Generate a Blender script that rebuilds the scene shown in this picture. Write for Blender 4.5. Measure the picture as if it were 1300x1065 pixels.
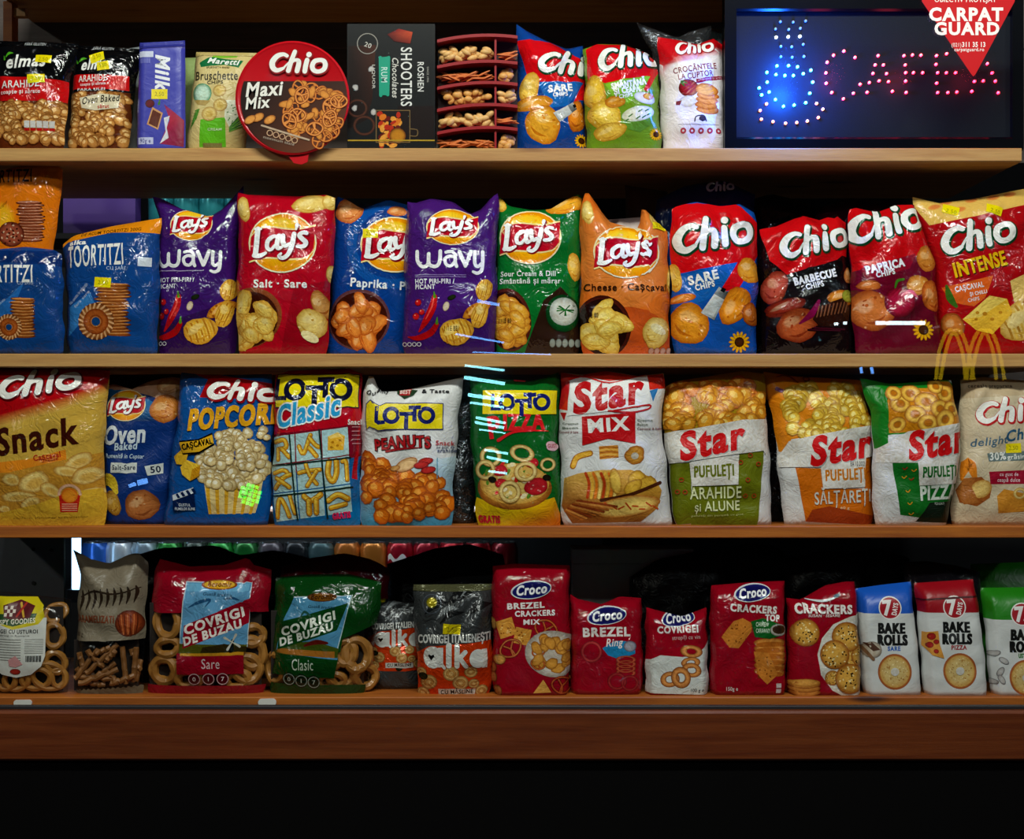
import bpy, math, random
import numpy as np
from mathutils import Vector
from mathutils.geometry import tessellate_polygon

for _o in list(bpy.data.objects):
    bpy.data.objects.remove(_o)
scene = bpy.context.scene
COL = scene.collection

# ------------------------------------------------------------------ camera
S = 0.00145            # metres per photo pixel on the plane of the shelf fronts (y = 0)
CAMD = 2.8
PX, PY = 650.0, 532.5
cam_d = bpy.data.cameras.new('camera')
cam = bpy.data.objects.new('camera', cam_d)
COL.objects.link(cam)
cam.location = (0, -CAMD, 0)
cam.rotation_euler = (math.radians(90), 0, 0)
cam_d.sensor_width = 36.0
cam_d.lens = 36.0 * CAMD / (1300 * S)
cam_d.clip_start = 0.05
scene.camera = cam

# ------------------------------------------------------------------ world and large lights
world = bpy.data.worlds.new('night')
scene.world = world
world.use_nodes = True
wb = world.node_tree.nodes['Background']
wb.inputs[0].default_value = (0.55, 0.62, 0.8, 1)
wb.inputs[1].default_value = 0.02


def area(name, loc, rot, sx, sy, energy, color):
    d = bpy.data.lights.new(name, 'AREA')
    d.shape = 'RECTANGLE'
    d.size, d.size_y = sx, sy
    d.energy, d.color = energy, color
    o = bpy.data.objects.new(name, d)
    COL.objects.link(o)
    o.location, o.rotation_euler = loc, rot
    return o


# lamp under the shop awning, in front of and above the window
area('awning_lamp', (0.1, -1.6, 1.8), (math.radians(50), 0, 0), 2.0, 0.16, 67, (1.0, 0.975, 0.93))
# two street lamps behind the photographer, left and right
area('street_lamp_left', (-5.0, -6.5, 3.5), (math.radians(66), 0, math.radians(-37)), .5, .3, 74, (1.0, 0.94, 0.86))
area('street_lamp_right', (5.0, -6.5, 3.5), (math.radians(66), 0, math.radians(37)), .5, .3, 62, (0.92, 0.95, 1.0))

vs = scene.view_settings
vs.view_transform = 'Standard'
vs.look = 'None'
vs.exposure = -0.12
vs.gamma = 1.0
vs.use_curve_mapping = False


# ------------------------------------------------------------------ small helpers
def hx(h):
    h = h.lstrip('#')
    if len(h) == 3:
        h = ''.join(c * 2 for c in h)
    o = []
    for k in (0, 2, 4):
        c = int(h[k:k + 2], 16) / 255
        o.append(c / 12.92 if c <= 0.04045 else ((c + 0.055) / 1.055) ** 2.4)
    return tuple(o)


def mixc(a, b, t):
    return tuple(a[i] * (1 - t) + b[i] * t for i in range(3))


def sy_(y):
    return S * (CAMD + y) / CAMD


def wx(px, y=0.0):
    return (px - PX) * sy_(y)


def wz(py, y=0.0):
    return (PY - py) * sy_(y)


def link(name, me, parent=None, loc=None, rot=None):
    o = bpy.data.objects.new(name, me)
    COL.objects.link(o)
    if parent is not None:
        o.parent = parent
    if loc is not None:
        o.location = loc
    if rot is not None:
        o.rotation_euler = rot
    return o


def tag(o, label, cat, group=None):
    o['label'] = label
    o['category'] = cat
    if group:
        o['group'] = group
    return o


def thing(name, label, cat, loc=(0, 0, 0), group=None):
    o = bpy.data.objects.new(name, None)
    COL.objects.link(o)
    o.empty_display_size = 0.02
    o.location = loc
    return tag(o, label, cat, group)


def struct(o):
    o['kind'] = 'structure'
    return o


class MB:
    """collects simple solids into one mesh"""
    def __init__(s):
        s.v, s.f = [], []

    def box(s, x0, x1, y0, y1, z0, z1, b=0.0):
        n = len(s.v)
        if b <= 0:
            s.v += [(x, y, z) for x in (x0, x1) for y in (y0, y1) for z in (z0, z1)]
            s.f += [tuple(n + i for i in q) for q in ((0, 1, 3, 2), (4, 6, 7, 5), (0, 4, 5, 1), (2, 3, 7, 6), (0, 2, 6, 4), (1, 5, 7, 3))]
            return s
        ys = [(y0 + b, z0), (y1 - b, z0), (y1, z0 + b), (y1, z1 - b), (y1 - b, z1), (y0 + b, z1), (y0, z1 - b), (y0, z0 + b)]
        s.v += [(x, y, z) for x in (x0, x1) for (y, z) in ys]
        s.f += [(n + i, n + (i + 1) % 8, n + 8 + (i + 1) % 8, n + 8 + i) for i in range(8)]
        s.f += [tuple(n + i for i in reversed(range(8))), tuple(n + 8 + i for i in range(8))]
        return s

    def lathe(s, prof, c, axis='z', seg=24):
        n = len(s.v)
        for (r, h) in prof:
            for k in range(seg):
                a = 2 * math.pi * k / seg
                p = (r * math.cos(a), r * math.sin(a), h)
                if axis == 'y':
                    p = (p[0], p[2], p[1])
                elif axis == 'x':
                    p = (p[2], p[0], p[1])
                s.v.append((p[0] + c[0], p[1] + c[1], p[2] + c[2]))
        for i in range(len(prof) - 1):
            for k in range(seg):
                a, b = n + i * seg + k, n + i * seg + (k + 1) % seg
                s.f.append((a, b, b + seg, a + seg))
        s.f.append(tuple(n + k for k in range(seg)))
        s.f.append(tuple(n + (len(prof) - 1) * seg + k for k in range(seg)))
        return s

    def tube(s, pts, r, seg=8, closed=False):
        n = len(s.v)
        P = [Vector(p) for p in pts]
        m = len(P)
        for i, p in enumerate(P):
            if closed:
                t = P[(i + 1) % m] - P[(i - 1) % m]
            else:
                t = P[min(i + 1, m - 1)] - P[max(i - 1, 0)]
            t.normalize()
            up = Vector((0, 1, 0)) if abs(t.y) < 0.9 else Vector((1, 0, 0))
            a = t.cross(up).normalized()
            b = t.cross(a).normalized()
            rr = r[i] if isinstance(r, (list, tuple)) else r
            for k in range(seg):
                w = 2 * math.pi * k / seg
                s.v.append(tuple(p + a * (rr * math.cos(w)) + b * (rr * math.sin(w))))
        for i in range(m if closed else m - 1):
            j = (i + 1) % m
            for k in range(seg):
                s.f.append((n + i * seg + k, n + i * seg + (k + 1) % seg, n + j * seg + (k + 1) % seg, n + j * seg + k))
        if not closed:
            s.f.append(tuple(n + k for k in range(seg)))
            s.f.append(tuple(n + (m - 1) * seg + k for k in range(seg)))
        return s

    def prism(s, pts, y0, y1):
        """polygon in the x-z plane extruded along y"""
        n, m = len(s.v), len(pts)
        s.v += [(x, y0, z) for x, z in pts] + [(x, y1, z) for x, z in pts]
        s.f += [tuple(n + i for i in range(m)), tuple(n + m + i for i in reversed(range(m)))]
        s.f += [(n + i, n + m + i, n + m + (i + 1) % m, n + (i + 1) % m) for i in range(m)]
        return s

    def ball(s, c, r, rot=(0, 0, 0), seg=8, rings=6):
        from mathutils import Euler
        n = len(s.v)
        R = Euler(rot).to_matrix()
        rx, ry, rz = r if isinstance(r, (tuple, list)) else (r, r, r)
        for i in range(1, rings):
            t = math.pi * i / rings
            for k in range(seg):
                a = 2 * math.pi * k / seg
                p = R @ Vector((rx * math.sin(t) * math.cos(a), ry * math.sin(t) * math.sin(a), rz * math.cos(t)))
                s.v.append((p.x + c[0], p.y + c[1], p.z + c[2]))
        for sg, z in ((1, rz), (-1, -rz)):
            p = R @ Vector((0, 0, z))
            s.v.append((p.x + c[0], p.y + c[1], p.z + c[2]))
        top, bot = len(s.v) - 2, len(s.v) - 1
        for i in range(rings - 2):
            for k in range(seg):
                s.f.append((n + i * seg + k, n + (i + 1) * seg + k, n + (i + 1) * seg + (k + 1) % seg, n + i * seg + (k + 1) % seg))
        for k in range(seg):
            s.f.append((top, n + k, n + (k + 1) % seg))
            s.f.append((bot, n + (rings - 2) * seg + (k + 1) % seg, n + (rings - 2) * seg + k))
        return s

    def mesh(s, name, mat, smooth=False):
        import bmesh
        me = bpy.data.meshes.new(name)
        me.from_pydata(s.v, [], s.f)
        bm = bmesh.new()
        bm.from_mesh(me)
        bmesh.ops.recalc_face_normals(bm, faces=bm.faces)
        bm.to_mesh(me)
        bm.free()
        if smooth:
            me.polygons.foreach_set('use_smooth', [True] * len(me.polygons))
            try:
                me.set_sharp_from_angle(angle=math.radians(40))
            except Exception:
                pass
        me.materials.append(mat)
        return me

    def build(s, name, mat, parent=None, smooth=False, loc=None, rot=None):
        return link(name, s.mesh(name, mat, smooth), parent, loc, rot)


# ------------------------------------------------------------------ materials
def new_mat(name):
    m = bpy.data.materials.new(name)
    m.use_nodes = True
    nt = m.node_tree
    return m, nt, nt.nodes['Principled BSDF']


def nd(nt, t, **kw):
    n = nt.nodes.new(t)
    for k, v in kw.items():
        setattr(n, k, v)
    return n


def plain(name, col, rough=0.5, metal=0.0, emit=None, es=0.0, noise=0.0, scale=40, bump=0.0, spec=None, coat=0.0):
    m, nt, b = new_mat(name)
    c = hx(col) if isinstance(col, str) else col
    b.inputs['Base Color'].default_value = (*c, 1)
    b.inputs['Roughness'].default_value = rough
    b.inputs['Metallic'].default_value = metal
    if spec is not None:
        b.inputs['Specular IOR Level'].default_value = spec
    if coat:
        b.inputs['Coat Weight'].default_value = coat
        b.inputs['Coat Roughness'].default_value = 0.1
    if noise or bump:
        tc = nd(nt, 'ShaderNodeTexCoord')
        nz = nd(nt, 'ShaderNodeTexNoise')
        nz.inputs['Scale'].default_value = scale
        nz.inputs['Detail'].default_value = 4
        nt.links.new(tc.outputs['Object'], nz.inputs['Vector'])
        if noise:
            mx = nd(nt, 'ShaderNodeMix', data_type='RGBA')
            mx.inputs['A'].default_value = (*[x * (1 - noise) for x in c], 1)
            mx.inputs['B'].default_value = (*[min(1, x * (1 + noise)) for x in c], 1)
            nt.links.new(nz.outputs['Fac'], mx.inputs['Factor'])
            nt.links.new(mx.outputs['Result'], b.inputs['Base Color'])
        if bump:
            bp = nd(nt, 'ShaderNodeBump')
            bp.inputs['Strength'].default_value = bump
            bp.inputs['Distance'].default_value = 0.002
            nt.links.new(nz.outputs['Fac'], bp.inputs['Height'])
            nt.links.new(bp.outputs['Normal'], b.inputs['Normal'])
    if emit:
        e = hx(emit) if isinstance(emit, str) else emit
        b.inputs['Emission Color'].default_value = (*e, 1)
        b.inputs['Emission Strength'].default_value = es
    return m


def wood(name, c1, c2, c3, rough=0.55, scale=1.0, knots=True, coat=0.0):
    """planed softwood: long grain along x, a few dark knots"""
    m, nt, b = new_mat(name)
    tc = nd(nt, 'ShaderNodeTexCoord')
    mp = nd(nt, 'ShaderNodeMapping')
    mp.inputs['Scale'].default_value = (1.2 * scale, 14 * scale, 22 * scale)
    nt.links.new(tc.outputs['Object'], mp.inputs['Vector'])
    nz = nd(nt, 'ShaderNodeTexNoise')
    nz.inputs['Scale'].default_value = 3.2
    nz.inputs['Detail'].default_value = 6
    nz.inputs['Distortion'].default_value = 0.6
    nt.links.new(mp.outputs['Vector'], nz.inputs['Vector'])
    fine = nd(nt, 'ShaderNodeTexNoise')
    fine.inputs['Scale'].default_value = 22
    fine.inputs['Detail'].default_value = 3
    nt.links.new(mp.outputs['Vector'], fine.inputs['Vector'])
    r = nd(nt, 'ShaderNodeValToRGB')
    e = r.color_ramp.elements
    e[0].position, e[0].color = 0.3, (*hx(c2), 1)
    e[1].position, e[1].color = 0.68, (*hx(c1), 1)
    nt.links.new(nz.outputs['Fac'], r.inputs['Fac'])
    mx = nd(nt, 'ShaderNodeMix', data_type='RGBA', blend_type='MULTIPLY')
    mx.inputs['Factor'].default_value = 0.35
    nt.links.new(r.outputs['Color'], mx.inputs['A'])
    nt.links.new(fine.outputs['Fac'], mx.inputs['B'])
    out = mx.outputs['Result']
    if knots:
        mp2 = nd(nt, 'ShaderNodeMapping')
        mp2.inputs['Scale'].default_value = (3.3, 9, 16)
        nt.links.new(tc.outputs['Object'], mp2.inputs['Vector'])
        vo = nd(nt, 'ShaderNodeTexVoronoi')
        vo.inputs['Scale'].default_value = 1.0
        nt.links.new(mp2.outputs['Vector'], vo.inputs['Vector'])
        kr = nd(nt, 'ShaderNodeValToRGB')
        k = kr.color_ramp.elements
        k[0].position, k[0].color = 0.07, (1, 1, 1, 1)
        k[1].position, k[1].color = 0.16, (0, 0, 0, 1)
        nt.links.new(vo.outputs['Distance'], kr.inputs['Fac'])
        m2 = nd(nt, 'ShaderNodeMix', data_type='RGBA')
        nt.links.new(kr.outputs['Color'], m2.inputs['Factor'])
        nt.links.new(out, m2.inputs['A'])
        m2.inputs['B'].default_value = (*hx(c3), 1)
        out = m2.outputs['Result']
    nt.links.new(out, b.inputs['Base Color'])
    b.inputs['Roughness'].default_value = rough
    if coat:
        b.inputs['Coat Weight'].default_value = coat
        b.inputs['Coat Roughness'].default_value = 0.25
    bp = nd(nt, 'ShaderNodeBump')
    bp.inputs['Strength'].default_value = 0.25
    bp.inputs['Distance'].default_value = 0.001
    nt.links.new(fine.outputs['Fac'], bp.inputs['Height'])
    nt.links.new(bp.outputs['Normal'], b.inputs['Normal'])
    return m


def film(name, rough=0.25, metal=0.0, crinkle=0.5, scale=28, coat=0.0, spec=0.5, grain=False):
    """printed packaging film: ink colour from the print, crinkles from noise; the same object
    space on body and print keeps the crinkles running through both"""
    m, nt, b = new_mat(name)
    at = nd(nt, 'ShaderNodeAttribute', attribute_name='ink')
    nt.links.new(at.outputs['Color'], b.inputs['Base Color'])
    if grain:      # photographs of food on the pack: mottled ink
        t2 = nd(nt, 'ShaderNodeTexCoord')
        n2 = nd(nt, 'ShaderNodeTexNoise')
        n2.inputs['Scale'].default_value = 190
        n2.inputs['Detail'].default_value = 3
        nt.links.new(t2.outputs['Object'], n2.inputs['Vector'])
        r2 = nd(nt, 'ShaderNodeValToRGB')
        r2.color_ramp.elements[0].position, r2.color_ramp.elements[0].color = .34, (.82, .62, .36, 1)
        r2.color_ramp.elements[1].position, r2.color_ramp.elements[1].color = .62, (1.16, 1.1, .98, 1)
        nt.links.new(n2.outputs['Fac'], r2.inputs['Fac'])
        m2 = nd(nt, 'ShaderNodeMix', data_type='RGBA', blend_type='MULTIPLY')
        m2.inputs['Factor'].default_value = .42
        nt.links.new(at.outputs['Color'], m2.inputs['A'])
        nt.links.new(r2.outputs['Color'], m2.inputs['B'])
        nt.links.new(m2.outputs['Result'], b.inputs['Base Color'])
    b.inputs['Metallic'].default_value = metal
    b.inputs['Roughness'].default_value = rough
    b.inputs['Specular IOR Level'].default_value = spec
    if coat:
        b.inputs['Coat Weight'].default_value = coat
        b.inputs['Coat Roughness'].default_value = 0.08
    if crinkle:
        tc = nd(nt, 'ShaderNodeTexCoord')
        nz = nd(nt, 'ShaderNodeTexNoise')
        nz.inputs['Scale'].default_value = scale
        nz.inputs['Detail'].default_value = 3
        nz.inputs['Distortion'].default_value = 1.2
        nt.links.new(tc.outputs['Object'], nz.inputs['Vector'])
        vo = nd(nt, 'ShaderNodeTexVoronoi', feature='SMOOTH_F1')
        vo.inputs['Scale'].default_value = scale * 1.7
        nt.links.new(nz.outputs['Color'], vo.inputs['Vector'])
        vo.inputs['Scale'].default_value = 7
        ad = nd(nt, 'ShaderNodeMath', operation='ADD')
        nt.links.new(nz.outputs['Fac'], ad.inputs[0])
        nt.links.new(vo.outputs['Distance'], ad.inputs[1])
        bp = nd(nt, 'ShaderNodeBump')
        bp.inputs['Strength'].default_value = crinkle
        bp.inputs['Distance'].default_value = 0.004
        nt.links.new(ad.outputs[0], bp.inputs['Height'])
        nt.links.new(bp.outputs['Normal'], b.inputs['Normal'])
        if coat:
            nt.links.new(bp.outputs['Normal'], b.inputs['Coat Normal'])
    return m


def clear(name, rough=0.02, tint=(1, 1, 1), ior=1.45, crinkle=0.0, scale=30):
    m, nt, b = new_mat(name)
    nt.nodes.remove(b)
    out = nt.nodes['Material Output']
    tr = nd(nt, 'ShaderNodeBsdfTransparent')
    tr.inputs[0].default_value = (*tint, 1)
    gl = nd(nt, 'ShaderNodeBsdfGlossy')
    gl.inputs['Roughness'].default_value = rough
    fr = nd(nt, 'ShaderNodeLayerWeight')          # Schlick reflectance, the same for both faces of a pane
    fr.inputs['Blend'].default_value = 0.5
    pw = nd(nt, 'ShaderNodeMath', operation='POWER')
    pw.inputs[1].default_value = 5.0
    nt.links.new(fr.outputs['Facing'], pw.inputs[0])
    f0 = ((ior - 1) / (ior + 1)) ** 2
    ma = nd(nt, 'ShaderNodeMath', operation='MULTIPLY_ADD')
    ma.inputs[1].default_value, ma.inputs[2].default_value = 1 - f0, f0
    nt.links.new(pw.outputs[0], ma.inputs[0])
    mx = nd(nt, 'ShaderNodeMixShader')
    nt.links.new(ma.outputs[0], mx.inputs[0])
    nt.links.new(tr.outputs[0], mx.inputs[1])
    nt.links.new(gl.outputs[0], mx.inputs[2])
    nt.links.new(mx.outputs[0], out.inputs['Surface'])
    if crinkle:
        tc = nd(nt, 'ShaderNodeTexCoord')
        nz = nd(nt, 'ShaderNodeTexNoise')
        nz.inputs['Scale'].default_value = scale
        nz.inputs['Detail'].default_value = 3
        nz.inputs['Distortion'].default_value = 1.5
        nt.links.new(tc.outputs['Object'], nz.inputs['Vector'])
        bp = nd(nt, 'ShaderNodeBump')
        bp.inputs['Strength'].default_value = crinkle
        bp.inputs['Distance'].default_value = 0.004
        nt.links.new(nz.outputs['Fac'], bp.inputs['Height'])
        nt.links.new(bp.outputs['Normal'], gl.inputs['Normal'])
        nt.links.new(bp.outputs['Normal'], fr.inputs['Normal'])
    return m


M = {}
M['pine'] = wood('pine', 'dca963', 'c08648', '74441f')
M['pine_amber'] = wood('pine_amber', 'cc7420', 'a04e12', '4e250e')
M['mahogany'] = wood('mahogany', '743a18', '5a260e', '3a1808', rough=0.35, knots=False, coat=0.35)
M['board'] = wood('dark_board', '62564f', '4c433e', '3a322e', rough=0.6, knots=False)
M['gloss'] = film('glossy_film', 0.09, 0, 0.36, spec=.46)
M['foil'] = film('metallised_film', 0.2, 0.3, 0.5, spec=.45)
M['matte'] = film('matte_film', 0.34, 0, 0.32, spec=.32)
M['paper'] = film('paper_laminate', 0.38, 0, 0.16, 16)
M['card'] = film('printed_card', 0.3, 0, 0.0)
for _k, _a in (('gloss', (.09, 0, .36)), ('foil', (.2, .1, .5)), ('matte', (.34, 0, .32)), ('paper', (.38, 0, .16, 16)), ('card', (.3, 0, 0))):
    M[_k + '_pic'] = film(_k + '_photo_print', *_a, spec=.38, grain=True)
M['silver'] = film('bare_foil', 0.22, 0.9, 0.9, 40)
M['black_film'] = film('dark_film', 0.4, 0, 0.5, spec=0.2)
M['glass'] = clear('window_glass', 0.0, (0.97, 0.99, 0.98))
M['cello'] = clear('cellophane', 0.06, (0.97, 0.97, 0.97), 1.5, 0.5, 26)
M['clear_film'] = clear('clear_pouch_film', 0.1, (0.93, 0.92, 0.9), 1.4, 0.6, 30)

# ------------------------------------------------------------------ lettering: glyph outlines of Blender's own built-in font
CHARS = "ABCDEFGHIJKLMNOPQRSTUVWXYZabcdefghijklmnopqrstuvwxyz0123456789.,-'&/%()+!*:\u00b7\u00ae\u0103\u00e2\u0219\u021b\u00ee\u0102\u00c2\u0218\u021a"
WEIGHTS = (0.0, 0.014, 0.028, 0.042, 0.07)
GLY = {}


def make_glyphs():
    tmp = []
    for wi, w in enumerate(WEIGHTS):
        for c in CHARS:
            cu = bpy.data.curves.new('g', 'FONT')
            cu.body = c
            cu.offset = w
            cu.resolution_u = 3
            o = bpy.data.objects.new('g', cu)
            COL.objects.link(o)
            tmp.append((o, wi, c, 0))
    for c in list(CHARS) + ['|', ' ']:
        cu = bpy.data.curves.new('g', 'FONT')
        cu.body = '|' if c == '|' else c + '|'
        cu.resolution_u = 1
        o = bpy.data.objects.new('g', cu)
        COL.objects.link(o)
        tmp.append((o, 0, c, 1))
    bpy.context.view_layer.update()
    dg = bpy.context.evaluated_depsgraph_get()
    adv = {}
    for o, wi, c, kind in tmp:
        me = o.evaluated_get(dg).to_mesh()
        n = len(me.vertices)
        co = np.zeros(n * 3)
        me.vertices.foreach_get('co', co)
        co = co.reshape(-1, 3)
        if kind:
            adv[c] = co[:, 0].max() if n else 0.3
        else:
            me.calc_loop_triangles()
            t = np.zeros(len(me.loop_triangles) * 3, dtype=int)
            me.loop_triangles.foreach_get('vertices', t)
            GLY[(c, wi)] = co[t][:, :2].reshape(-1, 3, 2)
    for c in adv:
        if c != '|':
            GLY[('adv', c)] = adv[c] - adv['|']
    GLY['cap'] = GLY[('H', 0)][:, :, 1].max()
    for o, *_ in tmp:
        cu = o.data
        bpy.data.objects.remove(o)
        bpy.data.curves.remove(cu)


make_glyphs()


# ------------------------------------------------------------------ flat print
def smooth_pts(pts, n=6, closed=False):
    P = np.array(pts, float)
    m = len(P)
    out = []
    rng = range(m if closed else m - 1)
    for i in rng:
        if closed:
            p0, p1, p2, p3 = P[(i - 1) % m], P[i], P[(i + 1) % m], P[(i + 2) % m]
        else:
            p0, p1, p2, p3 = P[max(i - 1, 0)], P[i], P[i + 1], P[min(i + 2, m - 1)]
        for k in range(n):
            t = k / n
            out.append(0.5 * ((2 * p1) + (-p0 + p2) * t + (2 * p0 - 5 * p1 + 4 * p2 - p3) * t * t + (-p0 + 3 * p1 - 3 * p2 + p3) * t ** 3))
    if not closed:
        out.append(P[-1])
    return np.array(out)


# brush strokes of the two hand-drawn logos, unit box, y up: (points, widths)
LAYS = [
    ([(.10, .80), (.075, .45), (.05, .13)], [.10, .10, .10]), ([(.03, .10), (.13, .08), (.23, .14)], [.09, .085, .05]), ([(.055, .81), (.15, .80)], [.045, .045]),
    ([(.45, .52), (.37, .57), (.27, .46), (.26, .28), (.33, .22), (.41, .34)], [.05, .075, .085, .08, .06, .05]), ([(.46, .57), (.43, .36), (.45, .24), (.51, .26)], [.09, .085, .08, .05]),
    ([(.53, .57), (.53, .40), (.57, .29), (.64, .34)], [.09, .09, .08, .05]), ([(.72, .60), (.68, .30), (.62, .06), (.53, -.03), (.46, .02), (.50, .09)], [.09, .09, .08, .07, .06, .04]),
    ([(.77, .84), (.755, .72)], [.075, .03]),
    ([(.93, .60), (.86, .62), (.81, .55), (.86, .45), (.91, .36), (.87, .26), (.77, .26)], [.06, .07, .085, .09, .09, .08, .06]),
]
CHIO = [
    ([(.30, .74), (.235, .80), (.14, .72), (.075, .48), (.095, .24), (.17, .13), (.27, .22)], [.085, .09, .12, .135, .13, .11, .07]),
    ([(.42, .93), (.385, .55), (.36, .13)], [.10, .11, .115]), ([(.37, .38), (.43, .56), (.50, .56), (.515, .42), (.505, .13)], [.05, .07, .10, .115, .115]), ([(.27, .22), (.33, .42), (.37, .5)], [.05, .04, .05]),
    ([(.645, .60), (.635, .36), (.635, .13)], [.11, .115, .115]), ([(.66, .82), (.664, .83)], [.125, .125]),
    ([(.86, .62), (.775, .56), (.745, .36), (.785, .18), (.87, .14), (.945, .24), (.96, .42), (.925, .58), (.86, .62)], [.10, .11, .115, .11, .10, .11, .115, .11, .10]),
]


WAVY = [
    ([(.02, .95), (.03, .40), (.10, .06), (.18, .20), (.19, .80)], [.085] * 5), ([(.19, .8), (.20, .2), (.29, .06), (.35, .3), (.36, .95)], [.085] * 5),
    ([(.56, .62), (.49, .66), (.43, .48), (.45, .16), (.52, .10), (.57, .30)], [.075] * 6), ([(.58, .68), (.58, .3), (.60, .06)], [.08] * 3), ([(.44, .88), (.52, .93), (.57, .80), (.58, .68)], [.07] * 4),
    ([(.64, .92), (.69, .45), (.73, .08)], [.085, .085, .085]), ([(.73, .08), (.77, .5), (.81, .94)], [.085, .085, .085]),
    ([(.865, .92), (.865, .25), (.91, .07), (.96, .2)], [.08] * 4), ([(.98, .92), (.98, .2), (.96, -.2), (.90, -.32), (.84, -.24)], [.085, .085, .08, .075, .06]),
]


INK = 1.18          # printed inks are denser than their nominal screen colours


class Art:
    """flat print in photo pixels (through ox, oy, k); every shape lies one layer above the last"""
    def __init__(s, ox=0.0, oy=0.0, k=1.0):
        s.ox, s.oy, s.k = ox, oy, k
        s.items = []          # (tris Nx3x5, layer, part)
        s.cur = 'printed_panel'
        s.layer = 0
        s.rng = random.Random(5)

    def part(s, n):
        s.cur = n
        return s

    def add(s, tri, cols, same=False):
        """tri (N,3,2) in local units, cols (3,) or (N,3,3)"""
        tri = np.asarray(tri, float)
        if len(tri) == 0:
            return s
        c = np.asarray(cols, float)
        if c.ndim == 1:
            c = np.broadcast_to(c, (len(tri), 3, 3))
        c = np.clip(c, 0, 1) ** INK
        p = tri * s.k + np.array([s.ox, s.oy])
        s.layer += .35 if same else 1      # overlapping strokes of one ink never lie in exactly the same plane
        s.items.append((np.concatenate([p, c], axis=2), s.layer, s.cur))
        return s

    def P(s, pts, col, cols=None):
        pts = [(float(x), float(y)) for x, y in pts]
        ts = tessellate_polygon([[Vector((x, y, 0)) for x, y in pts]])
        A = np.array(pts)
        idx = np.array([t for t in ts if len(set(t)) == 3], int)
        if len(idx) == 0:
            return s
        if cols is not None:
            C = np.array([hx(c) if isinstance(c, str) else c for c in cols])
            return s.add(A[idx], C[idx])
        return s.add(A[idx], hx(col) if isinstance(col, str) else col)

    def R(s, x0, y0, x1, y1, col, c2=None, rot=0):
        pts = [(x0, y0), (x1, y0), (x1, y1), (x0, y1)]
        if rot:
            cx, cy, a = (x0 + x1) / 2, (y0 + y1) / 2, -math.radians(rot)
            pts = [(cx + (x - cx) * math.cos(a) - (y - cy) * math.sin(a), cy + (x - cx) * math.sin(a) + (y - cy) * math.cos(a)) for x, y in pts]
        if c2:
            return s.P(pts, None, [col, col, c2, c2])
        return s.P(pts, col)

    def frame(s, x0, y0, x1, y1, w, col):
        s.R(x0, y0, x1, y0 + w, col).R(x0, y1 - w, x1, y1, col).R(x0, y0, x0 + w, y1, col)
        return s.R(x1 - w, y0, x1, y1, col)

    def E(s, cx, cy, rx, ry, col, rot=0, n=20, c2=None, wob=0.0, a0=0, a1=360):
        """ellipse fan; c2 = rim colour; wob = uneven outline"""
        a = np.radians(np.linspace(a0, a1, n + 1))
        rr = np.ones(n + 1)
        if wob:
            ph = [s.rng.uniform(0, 6.28) for _ in range(4)]
            rr = 1 + wob * (np.sin(2 * a + ph[0]) + 0.7 * np.sin(3 * a + ph[1]) + 0.5 * np.sin(5 * a + ph[2]) + .3 * np.sin(8 * a + ph[3]))
            rr[-1] = rr[0] if a1 - a0 == 360 else rr[-1]
        x, y = rx * rr * np.cos(a), ry * rr * np.sin(a)
        r = -math.radians(rot)
        X, Y = cx + x * math.cos(r) - y * math.sin(r), cy + x * math.sin(r) + y * math.cos(r)
        c = hx(col) if isinstance(col, str) else col
        e = c if c2 is None else (hx(c2) if isinstance(c2, str) else c2)
        k = np.arange(n)
        rim = np.stack([X, Y], 1)
        cen = np.array([cx, cy])
        if c2 is None:
            t = np.stack([np.broadcast_to(cen, (n, 2)), rim[k], rim[k + 1]], 1)
            return s.add(t, c)
        mid = cen + (rim - cen) * 0.68
        cm = np.array(mixc(c, e, 0.2))
        t1 = np.stack([np.broadcast_to(cen, (n, 2)), mid[k], mid[k + 1]], 1)
        t2 = np.stack([mid[k], rim[k], rim[k + 1]], 1)
        t3 = np.stack([mid[k], rim[k + 1], mid[k + 1]], 1)
        C1 = np.broadcast_to(np.array([c, cm, cm]), (n, 3, 3))
        C2 = np.broadcast_to(np.array([cm, e, e]), (n, 3, 3))
        C3 = np.broadcast_to(np.array([cm, e, cm]), (n, 3, 3))
        return s.add(np.concatenate([t1, t2, t3]), np.concatenate([C1, C2, C3]))

    def ring(s, cx, cy, ro, ri, cd, cl, sq=1.0, rot=0, n=22, a0=0, a1=360):
        a = np.radians(np.linspace(a0, a1, n + 1))
        r = -math.radians(rot)
        c0, c1 = (hx(x) if isinstance(x, str) else x for x in (cd, cl))
        loops, cols = [], []
        for f, q in ((0, 0), (.35, 1), (.6, .8), (1, 0)):
            R = ri + (ro - ri) * f
            x, y = R * np.cos(a), R * np.sin(a) * sq
            loops.append(np.stack([cx + x * math.cos(r) - y * math.sin(r), cy + x * math.sin(r) + y * math.cos(r)], 1))
            cols.append(np.array(mixc(c0, c1, q)))
        k = np.arange(n)
        T, C = [], []
        for i in range(3):
            A, B, ca, cb = loops[i], loops[i + 1], cols[i], cols[i + 1]
            T += [np.stack([A[k], B[k], B[k + 1]], 1), np.stack([A[k], B[k + 1], A[k + 1]], 1)]
            C += [np.broadcast_to(np.array([ca, cb, cb]), (n, 3, 3)), np.broadcast_to(np.array([ca, cb, ca]), (n, 3, 3))]
        return s.add(np.concatenate(T), np.concatenate(C))

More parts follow.
